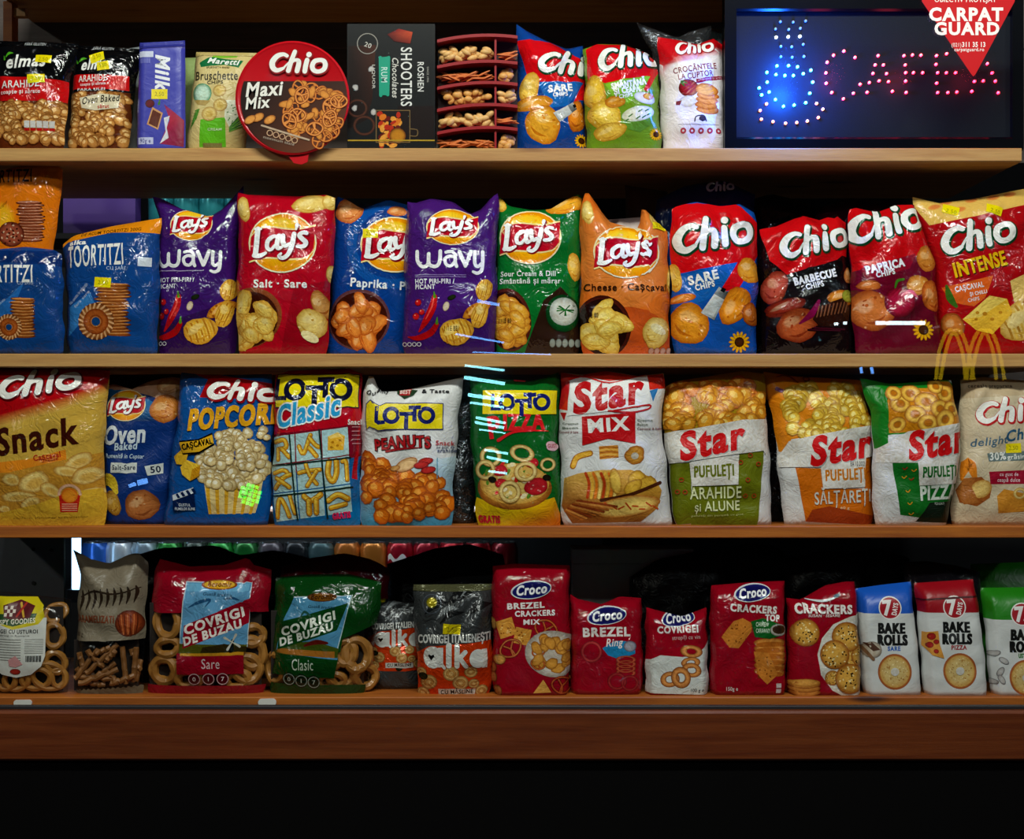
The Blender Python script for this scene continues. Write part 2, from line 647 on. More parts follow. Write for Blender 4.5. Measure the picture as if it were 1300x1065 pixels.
    def L(s, pts, w, col, smooth=True, closed=False, n=5, caps=True, same=False):
        """brush stroke; w a number or one width per point"""
        ws = [w] * len(pts) if not isinstance(w, (list, tuple)) else list(w)
        q = [(x, y, ww) for (x, y), ww in zip(pts, ws)]
        if smooth and len(q) > 2:
            A = smooth_pts(q, n, closed)
        else:
            A = np.array(q + ([q[0]] if closed else []), float)
        if closed and smooth:
            A = np.concatenate([A, A[:1]])
        p, hw = A[:, :2], np.maximum(A[:, 2], 0.01) / 2
        t = np.gradient(p, axis=0)
        t /= np.maximum(np.linalg.norm(t, axis=1, keepdims=True), 1e-9)
        nn = np.stack([-t[:, 1], t[:, 0]], 1)
        a, b = p + nn * hw[:, None], p - nn * hw[:, None]
        T = [np.stack([a[:-1], b[:-1], b[1:]], 1), np.stack([a[:-1], b[1:], a[1:]], 1)]
        cc = hx(col) if isinstance(col, str) else col
        s.add(np.concatenate(T), cc, same)
        if caps and not closed:
            ang = np.linspace(0, 2 * math.pi, 11)
            for i in (0, -1):
                c = p[i] + hw[i] * np.stack([np.cos(ang), np.sin(ang)], 1)
                s.add(np.stack([np.broadcast_to(p[i], (10, 2)), c[:-1], c[1:]], 1), cc, True)
        return s

    def brush(s, strokes, x0, yb, x1, h, col, rot=0, sh=0.0, grow=0.0, dx=0, dy=0):
        W = x1 - x0
        r = math.radians(rot)
        d, n = (math.cos(r), -math.sin(r)), (-math.sin(r), -math.cos(r))
        first = True
        for pts, ws in strokes:
            q = []
            for (u, v) in pts:
                X, Y = u * W + sh * v * h, v * h
                q.append((x0 + dx + X * d[0] + Y * n[0], yb + dy + X * d[1] + Y * n[1]))
            s.L(q, [w * (W * .5 + h * .5) + grow for w in ws], col, same=not first)
            first = False
        return s

    def T(s, txt, x0, yb, x1, h, col, w=1, rot=0, sh=0.0, out=None, outw=2, arc=0.0, dx=0, dy=0, grow=0.0, fatk=1.1):
        """lettering: baseline starts at x0, yb, runs x1-x0 long, capitals h high"""
        if out:
            s.T(txt, x0, yb, x1, h, out, min(w + outw, 4), rot, sh, None, 0, arc, dx, dy, grow=w)
        pen, glyphs = 0.0, []
        for c in txt:
            glyphs.append((c, pen))
            pen += GLY.get(('adv', c), 0.3) + 0.03 + 1.2 * WEIGHTS[w if not grow else int(grow)]
        tot = max(pen - 0.03, 1e-6)   # bolder letters are set wider apart
        kx, ky = (x1 - x0) / tot, h / GLY['cap']
        r = math.radians(rot)
        d, n = np.array([math.cos(r), -math.sin(r)]), np.array([-math.sin(r), -math.cos(r)])
        T = []
        for c, pn in glyphs:
            g = GLY.get((c, w))
            if g is None or len(g) == 0:
                continue
            X = (g[:, :, 0] + pn) * kx
            Y = g[:, :, 1] * ky
            if arc:
                tt = (pn + 0.3) / tot
                Y = Y + arc * (1 - (2 * tt - 1) ** 2)
            X = X + sh * Y
            T.append(np.array([x0 + dx, yb + dy]) + X[..., None] * d + Y[..., None] * n)
        if T:
            A = np.concatenate(T)
            fat = WEIGHTS[w] * max(0.0, ky - kx) * fatk if w >= 2 else 0.0
            if fat > 0.4:          # narrow bold letters keep their stem weight
                s.add(A - fat * d, hx(col) if isinstance(col, str) else col)
                s.add(A + fat * d, hx(col) if isinstance(col, str) else col, True)
            s.add(A, hx(col) if isinstance(col, str) else col, fat > 0.4)
        return s

    # --- pictures
    def chip(s, cx, cy, rx, ry, rot=0, pal=('f0c84c', 'e0a52c', 'b9741c'), ridges=0, wob=0.05, spots=4):
        s.E(cx, cy, rx, ry, pal[0], rot, 18, mixc(hx(pal[2]), hx(pal[1]), .35), wob)
        r = -math.radians(rot)
        f = lambda u, v: (cx + u * rx * math.cos(r) - v * ry * math.sin(r), cy + u * rx * math.sin(r) + v * ry * math.cos(r))
        for i in range(ridges):
            u = -0.8 + 1.6 * (i + .5) / ridges
            hh = 0.88 * math.sqrt(max(0, 1 - u * u))
            s.L([f(u, -hh), f(u + .05, 0), f(u, hh)], rx * .9 / ridges, pal[1] if i % 2 else pal[2], n=3, caps=False)
        lt, dk = mixc(hx(pal[0]), (1, .93, .62), .3), mixc(hx(pal[1]), hx(pal[2]), .45)
        b0 = s.rng.uniform(-.3, .3)
        s.E(*f(-.22, -.25 + b0 * .3), rx * .5, ry * .34, lt, rot + 12, 12, pal[0], .08)        # raised, well lit fold
        s.L([f(-.62, .35), f(-.1, .62 + b0 * .2), f(.52, .42)], [.5, ry * .16, .5], dk, n=4, caps=False)   # darker fold
        for i in range(spots):
            u, v = s.rng.uniform(-.7, .7), s.rng.uniform(-.65, .65)
            c = lt if i % 3 == 0 else (pal[1] if i % 3 == 1 else dk)
            s.E(*f(u, v), rx * s.rng.uniform(.05, .12), ry * s.rng.uniform(.04, .09), c, rot + s.rng.uniform(-60, 60), 6)
        return s

    def pile(s, x0, y0, x1, y1, n, r, pal, seed=1, el=1.0, inside=None, rows=True):
        """heap of rounded pieces, the lower ones in front"""
        g = random.Random(seed)
        pts = []
        while len(pts) < n:
            x, y = g.uniform(x0, x1), g.uniform(y0, y1)
            if inside is None or inside(x, y):
                pts.append((x, y))
        pts.sort(key=lambda p: p[1])
        for x, y in pts:
            q = r * g.uniform(.75, 1.2)
            a = g.uniform(-70, 70)
            k = g.uniform(-.12, .12)
            c = [tuple(min(1, max(0, v * (1 + k))) for v in hx(h)) for h in pal]
            s.E(x, y, q * el, q, c[1], a, 9, c[2], .04)
            s.E(x - q * .18, y - q * .25, q * .45 * el, q * .38, c[0], a, 6)
        return s

    def bowl_chips(s, cx, cy, rx, ry, n, r, pal, seed=1):
        g = random.Random(seed)
        s.rng = random.Random(seed)
        for i in range(n):
            a, d = g.uniform(0, 6.28), math.sqrt(g.uniform(0, 1)) * .8
            s.chip(cx + rx * d * math.cos(a), cy + ry * d * math.sin(a), r * g.uniform(.8, 1.3), r * g.uniform(.6, .95), g.uniform(-80, 80), pal, 0, .07, 3)
        return s

    def pretzel(s, cx, cy, r, rot=0, cd='7a2c10', cl='d07a3a', w=.3):
        f = lambda pts: [(cx + r * (x * math.cos(rot) - y * math.sin(rot)), cy + r * (x * math.sin(rot) + y * math.cos(rot))) for x, y in pts]
        out = [(math.cos(t) * (1 + .12 * math.cos(2 * t)), math.sin(t) * .85) for t in np.linspace(0, 6.28, 15)[:-1]]
        for c, ww in ((cd, w), (cl, w * .55)):
            s.L(f(out), r * ww, c, closed=True, n=2)
            s.L(f([(-.1, .8), (.0, .1), (.5, -.5)]), r * ww, c, n=3, same=True)
            s.L(f([(.1, .8), (.0, .1), (-.5, -.5)]), r * ww, c, n=3, same=True)
        return s

    def lays(s, cx, cy, r, sq=1.0, cut=None):
        """round yellow and red snack emblem"""
        s.part('logo')
        s.E(cx, cy, r * 1.03, r * 1.0 * sq, 'f7ecc0', 0, 30)
        s.E(cx, cy, r * .985, r * .955 * sq, 'fbbc12', 0, 30, 'f09a0e')
        s.E(cx - r * .1, cy - r * .55 * sq, r * .55, r * .3 * sq, 'fdd436', 0, 16, 'fbbc12')
        k = sq
        top = [(-.95, -.2), (-.7, -.44), (-.3, -.5), (.15, -.43), (.55, -.43), (.99, -.56)]
        bot = [(.94, .22), (.72, .46), (.3, .53), (-.15, .49), (-.55, .48), (-1.01, .60)]
        tp = [(cx + x * r, cy + y * r * k) for x, y in smooth_pts(top, 4)]
        bt = [(cx + x * r, cy + y * r * k) for x, y in smooth_pts(bot, 4)]
        s.P([(x, y - r * .05) for x, y in tp] + [(x, y + r * .05) for x, y in bt], 'f7e3a0')
        s.P(tp + bt, 'c8102e')
        x0, x1, yb, h = cx - r * .9, cx + r * .88, cy + r * .54 * k, r * 1.22 * k
        s.brush(LAYS, x0, yb, x1, h, '8a0c20', rot=4, sh=.05, grow=r * .055, dx=r * .03, dy=r * .04)
        return s.brush(LAYS, x0, yb, x1, h, 'ffffff', rot=4, sh=.05, grow=r * .015)

    def chio(s, x0, yb, x1, h, rot=8, out='0d4a2c', base=None):
        s.part('logo')
        W = x1 - x0
        s.brush(CHIO, x0, yb, x1, h, out, rot=rot, sh=.12, grow=W * .035, dx=W * .008, dy=W * .012)
        return s.brush(CHIO, x0, yb, x1, h, 'f6f4ee', rot=rot, sh=.12)

    def sticker(s, x, y, w=18, h=10, rot=0, txt='2.50'):
        s.part('price_sticker')
        s.R(x - w / 2, y - h / 2, x + w / 2, y + h / 2, 'f4e013', rot=rot)
        r = math.radians(rot)
        return s.T(txt, x - w * .3 * math.cos(r) + h * .15 * math.sin(r), y + h * .2, x - w * .3 * math.cos(r) + w * .6, h * .42, '8f8a1c', 0, rot)


def split(tri, f, lo, hi):
    """cut triangles (N,3,K) along f(vertex)=k for every whole k in lo..hi"""
    done = []
    v = f(tri)
    mn, mx = v.min(1), v.max(1)
    act = (np.floor(mx - 1e-6) > np.floor(mn + 1e-6)) | (np.floor(mx - 1e-6) != np.ceil(mn + 1e-6) - 1)
    done.append(tri[~act])
    tri = tri[act]
    for k in range(lo, hi + 1):
        if len(tri) == 0:
            break
        d = f(tri) - k
        dx_ = d.max(1)
        past = dx_ <= 1e-6
        if past.any():
            done.append(tri[past])
            tri, d, dx_ = tri[~past], d[~past], dx_[~past]
            if len(tri) == 0:
                break
        m = d.min(1) < -1e-6
        if not m.any():
            continue
        keep, t, d = tri[~m], tri[m], d[m]
        sg = np.where(d > 1e-6, 1, np.where(d < -1e-6, -1, 0))
        # a vertex on the line
        on = (sg == 0).any(1)
        new = []
        if on.any():
            tt, ss, dd = t[on], sg[on], d[on]
            i = np.argmax(ss == 0, 1)
            r = np.arange(len(tt))
            a, b, c = tt[r, i], tt[r, (i + 1) % 3], tt[r, (i + 2) % 3]
            db, dc = dd[r, (i + 1) % 3], dd[r, (i + 2) % 3]
            q = (db / (db - dc))[:, None]
            p = b + (c - b) * q
            new += [np.stack([a, b, p], 1), np.stack([a, p, c], 1)]
        if (~on).any():
            tt, ss, dd = t[~on], sg[~on], d[~on]
            lone = np.where(ss.sum(1) > 0, -1, 1)
            i = np.argmax(ss == lone[:, None], 1)
            r = np.arange(len(tt))
            a, b, c = tt[r, i], tt[r, (i + 1) % 3], tt[r, (i + 2) % 3]
            da, db, dc = dd[r, i], dd[r, (i + 1) % 3], dd[r, (i + 2) % 3]
            p = a + (b - a) * (da / (da - db))[:, None]
            q = a + (c - a) * (da / (da - dc))[:, None]
            new += [np.stack([a, p, q], 1), np.stack([p, b, c], 1), np.stack([p, c, q], 1)]
        tri = np.concatenate([keep] + new)
    return np.concatenate(done + [tri])


def soup_mesh(name, V, Nn, C, mat):
    n = len(V)
    me = bpy.data.meshes.new(name)
    me.vertices.add(n)
    me.vertices.foreach_set('co', V.astype(np.float32).ravel())
    me.loops.add(n)
    me.loops.foreach_set('vertex_index', np.arange(n, dtype=np.int32))
    me.polygons.add(n // 3)
    me.polygons.foreach_set('loop_start', np.arange(0, n, 3, dtype=np.int32))
    me.polygons.foreach_set('use_smooth', np.ones(n // 3, dtype=bool))
    me.update(calc_edges=True)
    a = me.color_attributes.new('ink', 'FLOAT_COLOR', 'POINT')
    c4 = np.ones((n, 4), np.float32)
    c4[:, :3] = C
    a.data.foreach_set('color', c4.ravel())
    if Nn is not None:
        me.normals_split_custom_set_from_vertices(Nn.astype(np.float32).tolist())
    me.materials.append(mat)
    return me


STEP = 1.3e-5
TRI_COUNT = [0]


class Sheet:
    """grid surface that print is laid on. P (nu+1, nv+1, 3) local positions, uv(px,py)->u,v in 0..1"""
    def __init__(s, Pg, uvfun):
        s.P, s.uv = Pg, uvfun
        s.nu, s.nv = Pg.shape[0] - 1, Pg.shape[1] - 1
        du = np.gradient(Pg, axis=0)
        dv = np.gradient(Pg, axis=1)
        n = np.cross(du, dv)
        n /= np.maximum(np.linalg.norm(n, axis=2, keepdims=True), 1e-12)
        s.N = n

    def at(s, U, V, i, j, low, A):
        fu, fv = U - i, V - j
        a, b, c, d = A[i, j], A[i + 1, j], A[i + 1, j + 1], A[i, j + 1]
        lo = a + fu[..., None] * (b - a) + fv[..., None] * (c - b)
        hi = a + fv[..., None] * (d - a) + fu[..., None] * (c - d)
        return np.where(low[..., None], lo, hi)

    def lay(s, art, parent, mat, special=None):
        step = min(STEP, max(7e-6, .0016 / max(art.layer, 1)))
        parts = {}
        for t, l, p in art.items:
            parts.setdefault(p, []).append((t, l))
        for p, lst in parts.items():
            T = np.concatenate([t for t, l in lst])
            Ly = np.concatenate([np.full(len(t), l, float) for t, l in lst])
            T = np.concatenate([T, np.broadcast_to(Ly[:, None, None], (len(T), 3, 1))], 2)
            big = (np.ptp(T[:, :, 0], axis=1) > 18) | (np.ptp(T[:, :, 1], axis=1) > 18)
            if big.any():
                B = T[big]
                for ax in (0, 1):
                    f = lambda q, ax=ax: q[:, :, ax] / 14.0
                    B = split(B, f, int(B[:, :, ax].min() // 14), int(B[:, :, ax].max() // 14) + 1)
                T = np.concatenate([T[~big], B])
            u, v = s.uv(T[:, :, 0], T[:, :, 1])
            T = np.concatenate([u[..., None] * s.nu, v[..., None] * s.nv, T[:, :, 2:]], 2)
            T = split(T, lambda q: q[:, :, 0], 0, s.nu)
            T = split(T, lambda q: q[:, :, 1], 0, s.nv)
            c = T[:, :, :2].mean(1)
            ok = (c[:, 0] > 0) & (c[:, 0] < s.nu) & (c[:, 1] > 0) & (c[:, 1] < s.nv)
            T = T[ok]
            if len(T) == 0:
                continue
            T = split(T, lambda q: q[:, :, 0] - q[:, :, 1], -s.nv, s.nu)
            e1, e2 = T[:, 1, :2] - T[:, 0, :2], T[:, 2, :2] - T[:, 0, :2]
            ar = e1[:, 0] * e2[:, 1] - e1[:, 1] * e2[:, 0]
            T[ar < 0] = T[ar < 0][:, ::-1]
            T = T[np.abs(ar) > 2e-5]
            if len(T) == 0:
                continue
            c = T[:, :, :2].mean(1)
            i = np.clip(np.floor(c[:, 0]).astype(int), 0, s.nu - 1)[:, None].repeat(3, 1)
            j = np.clip(np.floor(c[:, 1]).astype(int), 0, s.nv - 1)[:, None].repeat(3, 1)
            low = ((c[:, 0] - i[:, 0]) >= (c[:, 1] - j[:, 0]))[:, None].repeat(3, 1)
            pos = s.at(T[:, :, 0], T[:, :, 1], i, j, low, s.P)
            nor = s.at(T[:, :, 0], T[:, :, 1], i, j, low, s.N)
            nor /= np.maximum(np.linalg.norm(nor, axis=2, keepdims=True), 1e-9)
            pos = pos + nor * (T[:, :, 5:6] * step + 4e-5)
            TRI_COUNT[0] += len(T)
            me = soup_mesh(p, pos.reshape(-1, 3), nor.reshape(-1, 3), T[:, :, 2:5].reshape(-1, 3), (special or {}).get(p, mat))
            link(p, me, parent)


def interp(pts, x):
    if isinstance(pts, (int, float)):
        return np.full(np.shape(x), float(pts))
    a = sorted(pts)
    return np.interp(x, [p[0] for p in a], [p[1] for p in a])


SHELF_Z = {1: wz(188), 2: wz(449), 3: wz(668), 4: wz(885)}


def bag(name, label, cat, row, L, R, T, col, art=None, y0=0.045, D=0.034, mat='gloss', p=2.6, lean=0.02, seed=1, wr=1.0, ear=0.0,
        base=0.42, top=0.3, group=None, back=None, cell=5.6, seal=None, zoff=0.0, special=None, body='bag_film', bmat=None, flat=0.0):
    """pillow pack of sealed film. L, R: x of the side seams (number or [(y,x)]), T: y of the top seam over u ([(u,y)])"""
    g = random.Random(seed * 7 + 3)
    yr = y0 - D * .6
    sc = sy_(yr)
    zb = SHELF_Z[row] + zoff
    yB = PY - zb / sc                       # photo row of the bag's foot at this depth
    uT = lambda u: interp(T, u)
    lx, rx = (lambda y: interp(L, y)), (lambda y: interp(R, y))
    ymid = (uT(0.5) + yB) / 2
    Wp, Hp = float(rx(ymid) - lx(ymid)), float(yB - uT(0.5))
    nu, nv = max(8, int(Wp / cell)), max(8, int(Hp / cell))
    cx = float((lx(yB) + rx(yB)) / 2)

    def uv(px, py):
        a, b = lx(py), rx(py)
        u = (px - a) / np.maximum(b - a, 1)
        t = uT(np.clip(u, 0, 1))
        return u, (py - yB) / (t - yB)

    u = np.linspace(0, 1, nu + 1)[:, None] + np.zeros((1, nv + 1))
    v = np.linspace(0, 1, nv + 1)[None, :] + np.zeros((nu + 1, 1))
    py = yB + (uT(u) - yB) * v
    px = lx(py) + (rx(py) - lx(py)) * u
    # soft corners and slightly uneven seams
    cm = (px.min() + px.max()) / 2
    px = cm + (px - cm) * (1 - .035 * np.exp(-v / .035) - .012 * np.exp(-(1 - v) / .03))
    px = px + (1.1 * np.sin(v * g.uniform(9, 15) + g.uniform(0, 6)) + .7 * np.sin(v * 27 + g.uniform(0, 6))) * np.abs(2 * u - 1) ** 4 * min(1, wr)
    X = (px - PX) * sc - (cx - PX) * sc
    Z = (PY - py) * sc - zb
    f = np.clip(1 - np.abs(2 * u - 1) ** p, 0, 1) ** 0.55
    gt = np.clip(1 - (np.clip((v - (1 - top)) / top, 0, 1)) ** 2.2, 0, 1) ** 0.7
    gb = base + (1 - base) * np.sin(np.clip(v / 0.42, 0, 1) * math.pi / 2) ** 0.8
    th = f * gt * gb
    # creases and gentle dents
    em = np.clip(np.minimum(u, 1 - u) * 8, 0, 1) * np.clip((1 - v) * 12, 0, 1) * np.clip(v * 10, 0, 1)
    Wm, Hm = Wp * sc, Hp * sc
    xm, zm = u * Wm, v * Hm
    w = np.zeros_like(u)
    for _ in range(7):
        kx, kz = g.uniform(-1, 1) / (Wm * .35), g.uniform(-1, 1) / (Hm * .22)
        w += 0.0009 * np.sin(6.28 * (kx * xm + kz * zm) + g.uniform(0, 6.28))
    for _ in range(int(15 * wr)):
        if g.random() < .65:
            ax, az = g.uniform(.1, .9) * Wm, Hm * g.uniform(.86, 1)
            an = g.uniform(-2.4, -.75)
        else:
            ax, az = g.choice([0, 1]) * Wm, Hm * g.uniform(.1, .9)
            an = g.uniform(-.7, .7) + (0 if ax == 0 else math.pi)
        ln = g.uniform(.03, .1)
        dx, dz = math.cos(an), math.sin(an)
        al = (xm - ax) * dx + (zm - az) * dz
        ac = -(xm - ax) * dz + (zm - az) * dx
        wd = g.uniform(.006, .01)
        w += g.choice([-1, 1, 1]) * g.uniform(.0018, .0042) * np.exp(-np.abs(ac / wd) ** 1.3) * np.exp(-(al / ln) ** 2)
    pl = np.sin(6.28 * u * g.uniform(3, 6) + g.uniform(0, 6)) * np.exp(-(1 - v) / .1) * .0022
    pl += np.sin(6.28 * u * g.uniform(3, 5) + g.uniform(0, 6)) * np.exp(-v / .06) * .0016
    w = (w * wr + pl * wr) * em
    sh = np.clip(f * 1.4, 0, 1)
    leanY = lean * v ** 1.3 + ear * np.clip((v - .8) / .2, 0, 1) ** 2
    Yf = -(D * th + w * sh) + leanY
    Yb = (D * .8 * th) + leanY
    if flat:
        Yf = Yf * (1 - flat) + (leanY - D * np.clip(gb * gt * 1.1, 0, 1) * np.clip(np.minimum(u, 1 - u) * 30, 0, 1) - w * .6) * flat
    Pf = np.stack([X, Yf, Z], 2)
    root = thing(name, label, cat, ((cx - PX) * sc, y0, zb), group)
    # closed film body
    n1 = (nu + 1) * (nv + 1)
    Vv = np.concatenate([Pf.reshape(-1, 3), np.stack([X, np.maximum(Yb, Yf + 4e-4), Z], 2).reshape(-1, 3)])
    idx = lambda i, j: i * (nv + 1) + j
    F = []
    for i in range(nu):
        for j in range(nv):
            a, b, c, d = idx(i, j), idx(i + 1, j), idx(i + 1, j + 1), idx(i, j + 1)
            F += [(a, b, c), (a, c, d), (n1 + a, n1 + d, n1 + c, n1 + b)]
    for i in range(nu):
        a, b = idx(i, 0), idx(i + 1, 0)
        F.append((a, n1 + a, n1 + b, b))
        a, b = idx(i, nv), idx(i + 1, nv)
        F.append((a, b, n1 + b, n1 + a))
    for j in range(nv):
        a, b = idx(0, j), idx(0, j + 1)
        F.append((a, b, n1 + b, n1 + a))
        a, b = idx(nu, j), idx(nu, j + 1)
        F.append((a, n1 + a, n1 + b, b))
    me = bpy.data.meshes.new(body)
    me.from_pydata(Vv.tolist(), [], F)
    me.polygons.foreach_set('use_smooth', np.ones(len(F), dtype=bool))
    at = me.color_attributes.new('ink', 'FLOAT_COLOR', 'POINT')
    cc = np.ones((len(Vv), 4), np.float32)
    cc[:, :3] = np.array(hx(col)) ** INK
    if back:
        cc[n1:, :3] = np.array(hx(back)) ** INK
    at.data.foreach_set('color', cc.ravel())
    me.materials.append(bmat or M[mat])
    link(body, me, root)
    sheet = Sheet(Pf, uv)
    if seal:
        # ribbed heat seal along the top edge
        rows = 11
        vv = np.linspace(1 - seal[0], 1, rows)
        q = np.zeros((nu + 1, rows, 3))
        for k, t in enumerate(vv):
            jj = min(int(t * nv), nv - 1)
            ff = t * nv - jj
            q[:, k] = Pf[:, jj] * (1 - ff) + Pf[:, jj + 1] * ff
            q[:, k, 1] -= .0008 + (.0009 if k % 2 else 0)
        fs = [(i * rows + k, (i + 1) * rows + k, (i + 1) * rows + k + 1, i * rows + k + 1) for i in range(nu) for k in range(rows - 1)]
        m2 = bpy.data.meshes.new('top_seal')
        m2.from_pydata(q.reshape(-1, 3).tolist(), [], fs)
        a2 = m2.color_attributes.new('ink', 'FLOAT_COLOR', 'POINT')
        c2 = np.ones((len(m2.vertices), 4), np.float32)
        c2[:, :3] = np.array(hx(seal[1])) ** INK
        a2.data.foreach_set('color', c2.ravel())
        m2.materials.append(M[mat])
        link('top_seal', m2, root)
    if art is not None:
        sheet.lay(art, root, M[mat], special or {'picture': M.get(mat + '_pic', M[mat])})
    return root, sheet


# ================================================================== the setting
def plank(name, label, x0, x1, zt, zb, mat, y1=0.47):
    o = MB().box(wx(x0), wx(x1), 0, y1, zb, zt, b=0.0016).build(name, M[mat])
    return tag(o, label, 'shelf', 'wooden display shelves')


plank('shelf_board', 'pale pine shelf board carrying the light-up sign, topmost of four', -60, 1297, wz(188), wz(205), 'pine')
plank('shelf_board', 'pale pine shelf board with the purple snack bags, second from the top', -60, 1360, wz(449), wz(466), 'pine')
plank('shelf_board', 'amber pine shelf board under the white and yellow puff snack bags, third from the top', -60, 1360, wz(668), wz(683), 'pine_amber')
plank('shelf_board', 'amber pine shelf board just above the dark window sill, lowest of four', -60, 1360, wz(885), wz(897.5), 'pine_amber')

plank('shelf_board', 'dark underside of the pine board above the top row of snacks', -60, 1360, wz(-73), wz(-56), 'pine')
# boards closing the back of the two upper shelves and of the third
YB = 0.472
wall = bpy.data.objects.new('wall_back', None)
COL.objects.link(wall)
struct(wall)
for k, (a, b) in enumerate(((-90, 62), (63, 207), (466, 560), (561, 683))):
    MB().box(wx(-220), wx(1520), YB + (k % 2) * .001, YB + .016, wz(b, YB), wz(a, YB), b=.0012).build('plank', M['board'], wall)
up = MB().box(wx(4, .3), wx(15, .3), .30, .34, wz(188), wz(-56), b=.002).build('trim_1', M['pine_amber'])
struct(up)
up = MB().box(wx(15, .3), wx(30, .3), .31, .33, wz(19, .3), wz(8, .3), b=.001).build('trim_2', M['pine'])
struct(up)

M['room'] = plain('dark_room', '0d0d0f', .8)
struct(MB().box(-2.6, 2.6, 1.0, 1.05, -1.2, 1.2).build('wall_room', M['room']))

# grey steel upright at the left of the lowest compartment, with two bolt holes
M['steel'] = plain('grey_steel', '5a5d62', .45, .4, noise=.12, scale=60)
M['hole'] = plain('bolt_dark', '0b0b0c', .6)
r = thing('steel_upright', 'dark grey steel upright with bolts at the left of the lowest shelf', 'upright', (wx(20, .3), .3, wz(885)))
MB().box(-.10, wx(81, .3) - wx(20, .3), 0, .012, 0, .288, b=.002).build('plate', M['steel'], r)
for hxp, hy in ((43, 697), (66, 698), (43, 740)):
    MB().lathe([(.004, -.003), (.004, .001)], (wx(hxp, .3) - wx(20, .3), 0, wz(hy, .3) - wz(885)), 'y', 12).build('bolt', M['hole'], r)

# sill, glass and gasket
GY = -0.11
M['rubber'] = plain('gasket_rubber', '1c1d20', .5)
M['plinth'] = plain('black_plinth', '030303', .9, spec=.1)
sill = MB().box(wx(-80), wx(1380), -.135, -.085, wz(966, -.135), wz(903, -.135), b=.004).build('window_sill', M['mahogany'])
struct(sill)
zs = wz(903, -.135)
struct(MB().box(wx(-80), wx(1380), GY - .007, GY + .007, zs, zs + .006, b=.001).build('trim_3', M['rubber']))
struct(MB().box(wx(-80), wx(1380), GY - .003, GY + .003, zs + .002, wz(-160), b=0).build('window_1', M['glass']))
struct(MB().box(wx(-80), wx(1380), -.12, -.09, wz(1240), wz(966, -.135) - .0005).build('wall_front', M['plinth']))

# drinks cooler behind the lowest compartment: lit tube, shelf and cans
M['tube'] = plain('cold_tube', 'e8f4ff', .3, emit='a8d4ff', es=3.2)
M['cooler'] = plain('cooler_dark', '14161a', .4)
YC = .62
zc = wz(706, YC) - .085
M['cooler_back'] = plain('cooler_back', '24282c', .5)
struct(MB().box(wx(30, YC), wx(770, YC), YC + .16, YC + .18, -1.0, zc + .75).build('wall_cooler', M['cooler_back']))
tag(MB().box(wx(60, YC), wx(760, YC), YC - .06, YC + .16, zc - .012, zc).build('cooler_shelf', M['cooler']), 'dark cooler shelf under the row of drink cans behind the lowest snacks', 'shelf')
t = thing('tube_lamp', 'glowing white tube lamp at the left end of the drinks cooler', 'lamp', (wx(97, YC - .1), YC - .1, zc))
zl = wz(748, YC - .1) - zc
MB().lathe([(.009, zl), (.010, zl + .002), (.010, .17), (.009, .172)], (0, 0, 0), 'z', 16).build('tube', M['tube'], t, True)
MB().box(-.016, .016, -.014, .014, zl - .02, zl).build('cap', M['steel'], t)
MB().box(-.016, .016, -.014, .014, .172, .19).build('cap', M['steel'], t)
ld = bpy.data.lights.new('cooler_light', 'AREA')
ld.shape, ld.size, ld.size_y, ld.energy, ld.color = 'RECTANGLE', .9, .03, 2.6, (.85, .93, 1)
lo = bpy.data.objects.new('cooler_light', ld)
COL.objects.link(lo)
lo.location = (wx(360, YC), YC - .14, zc + .21)
lo.rotation_euler = (math.radians(35), 0, 0)
M['alu'] = plain('can_end', 'c9ccd0', .25, .9)


def can(px, colr, colname, script=None, label=None, r=.031, y=YC, z=None, h=.118, group='drink cans in the cooler'):
    z = zc if z is None else z
    rt = thing('drink_can', label, 'can', (wx(px, y), y, z), group)
    key = 'can_' + colr
    if key not in M:
        M[key] = plain(key, colr, .25, .45, coat=.4)
    MB().lathe([(r * .8, 0), (r, .01), (r, h - .014), (r * .84, h - .002)], (0, 0, 0), 'z', 24).build('body', M[key], rt, True)
    MB().lathe([(r * .86, h - .002), (r * .86, h), (r * .7, h), (r * .7, h - .003)], (0, 0, 0), 'z', 24).build('rim', M['alu'], rt, True)
    if script:
        # wavy white band round the can, as raised ink
        m = MB()
        for k in range(16):
            a0, a1 = math.radians(215 + k * 7), math.radians(222 + k * 7)
            z0, z1 = .075 + .006 * math.sin(k * .8), .075 + .006 * math.sin((k + 1) * .8)
            for (aa, bb, zz, ww) in ((a0, a1, z0, z1),):
                n = len(m.v)
                m.v += [((r + .0004) * math.cos(q), (r + .0004) * math.sin(q), zq) for q, zq in ((aa, zz), (bb, ww), (bb, ww + .012), (aa, zz + .012))]
                m.f.append((n, n + 1, n + 2, n + 3))
        if 'ink_white' not in M:
            M['ink_white'] = plain('ink_white', 'f2f2f0', .35)
        m.build('band', M['ink_white'], rt)
    return rt


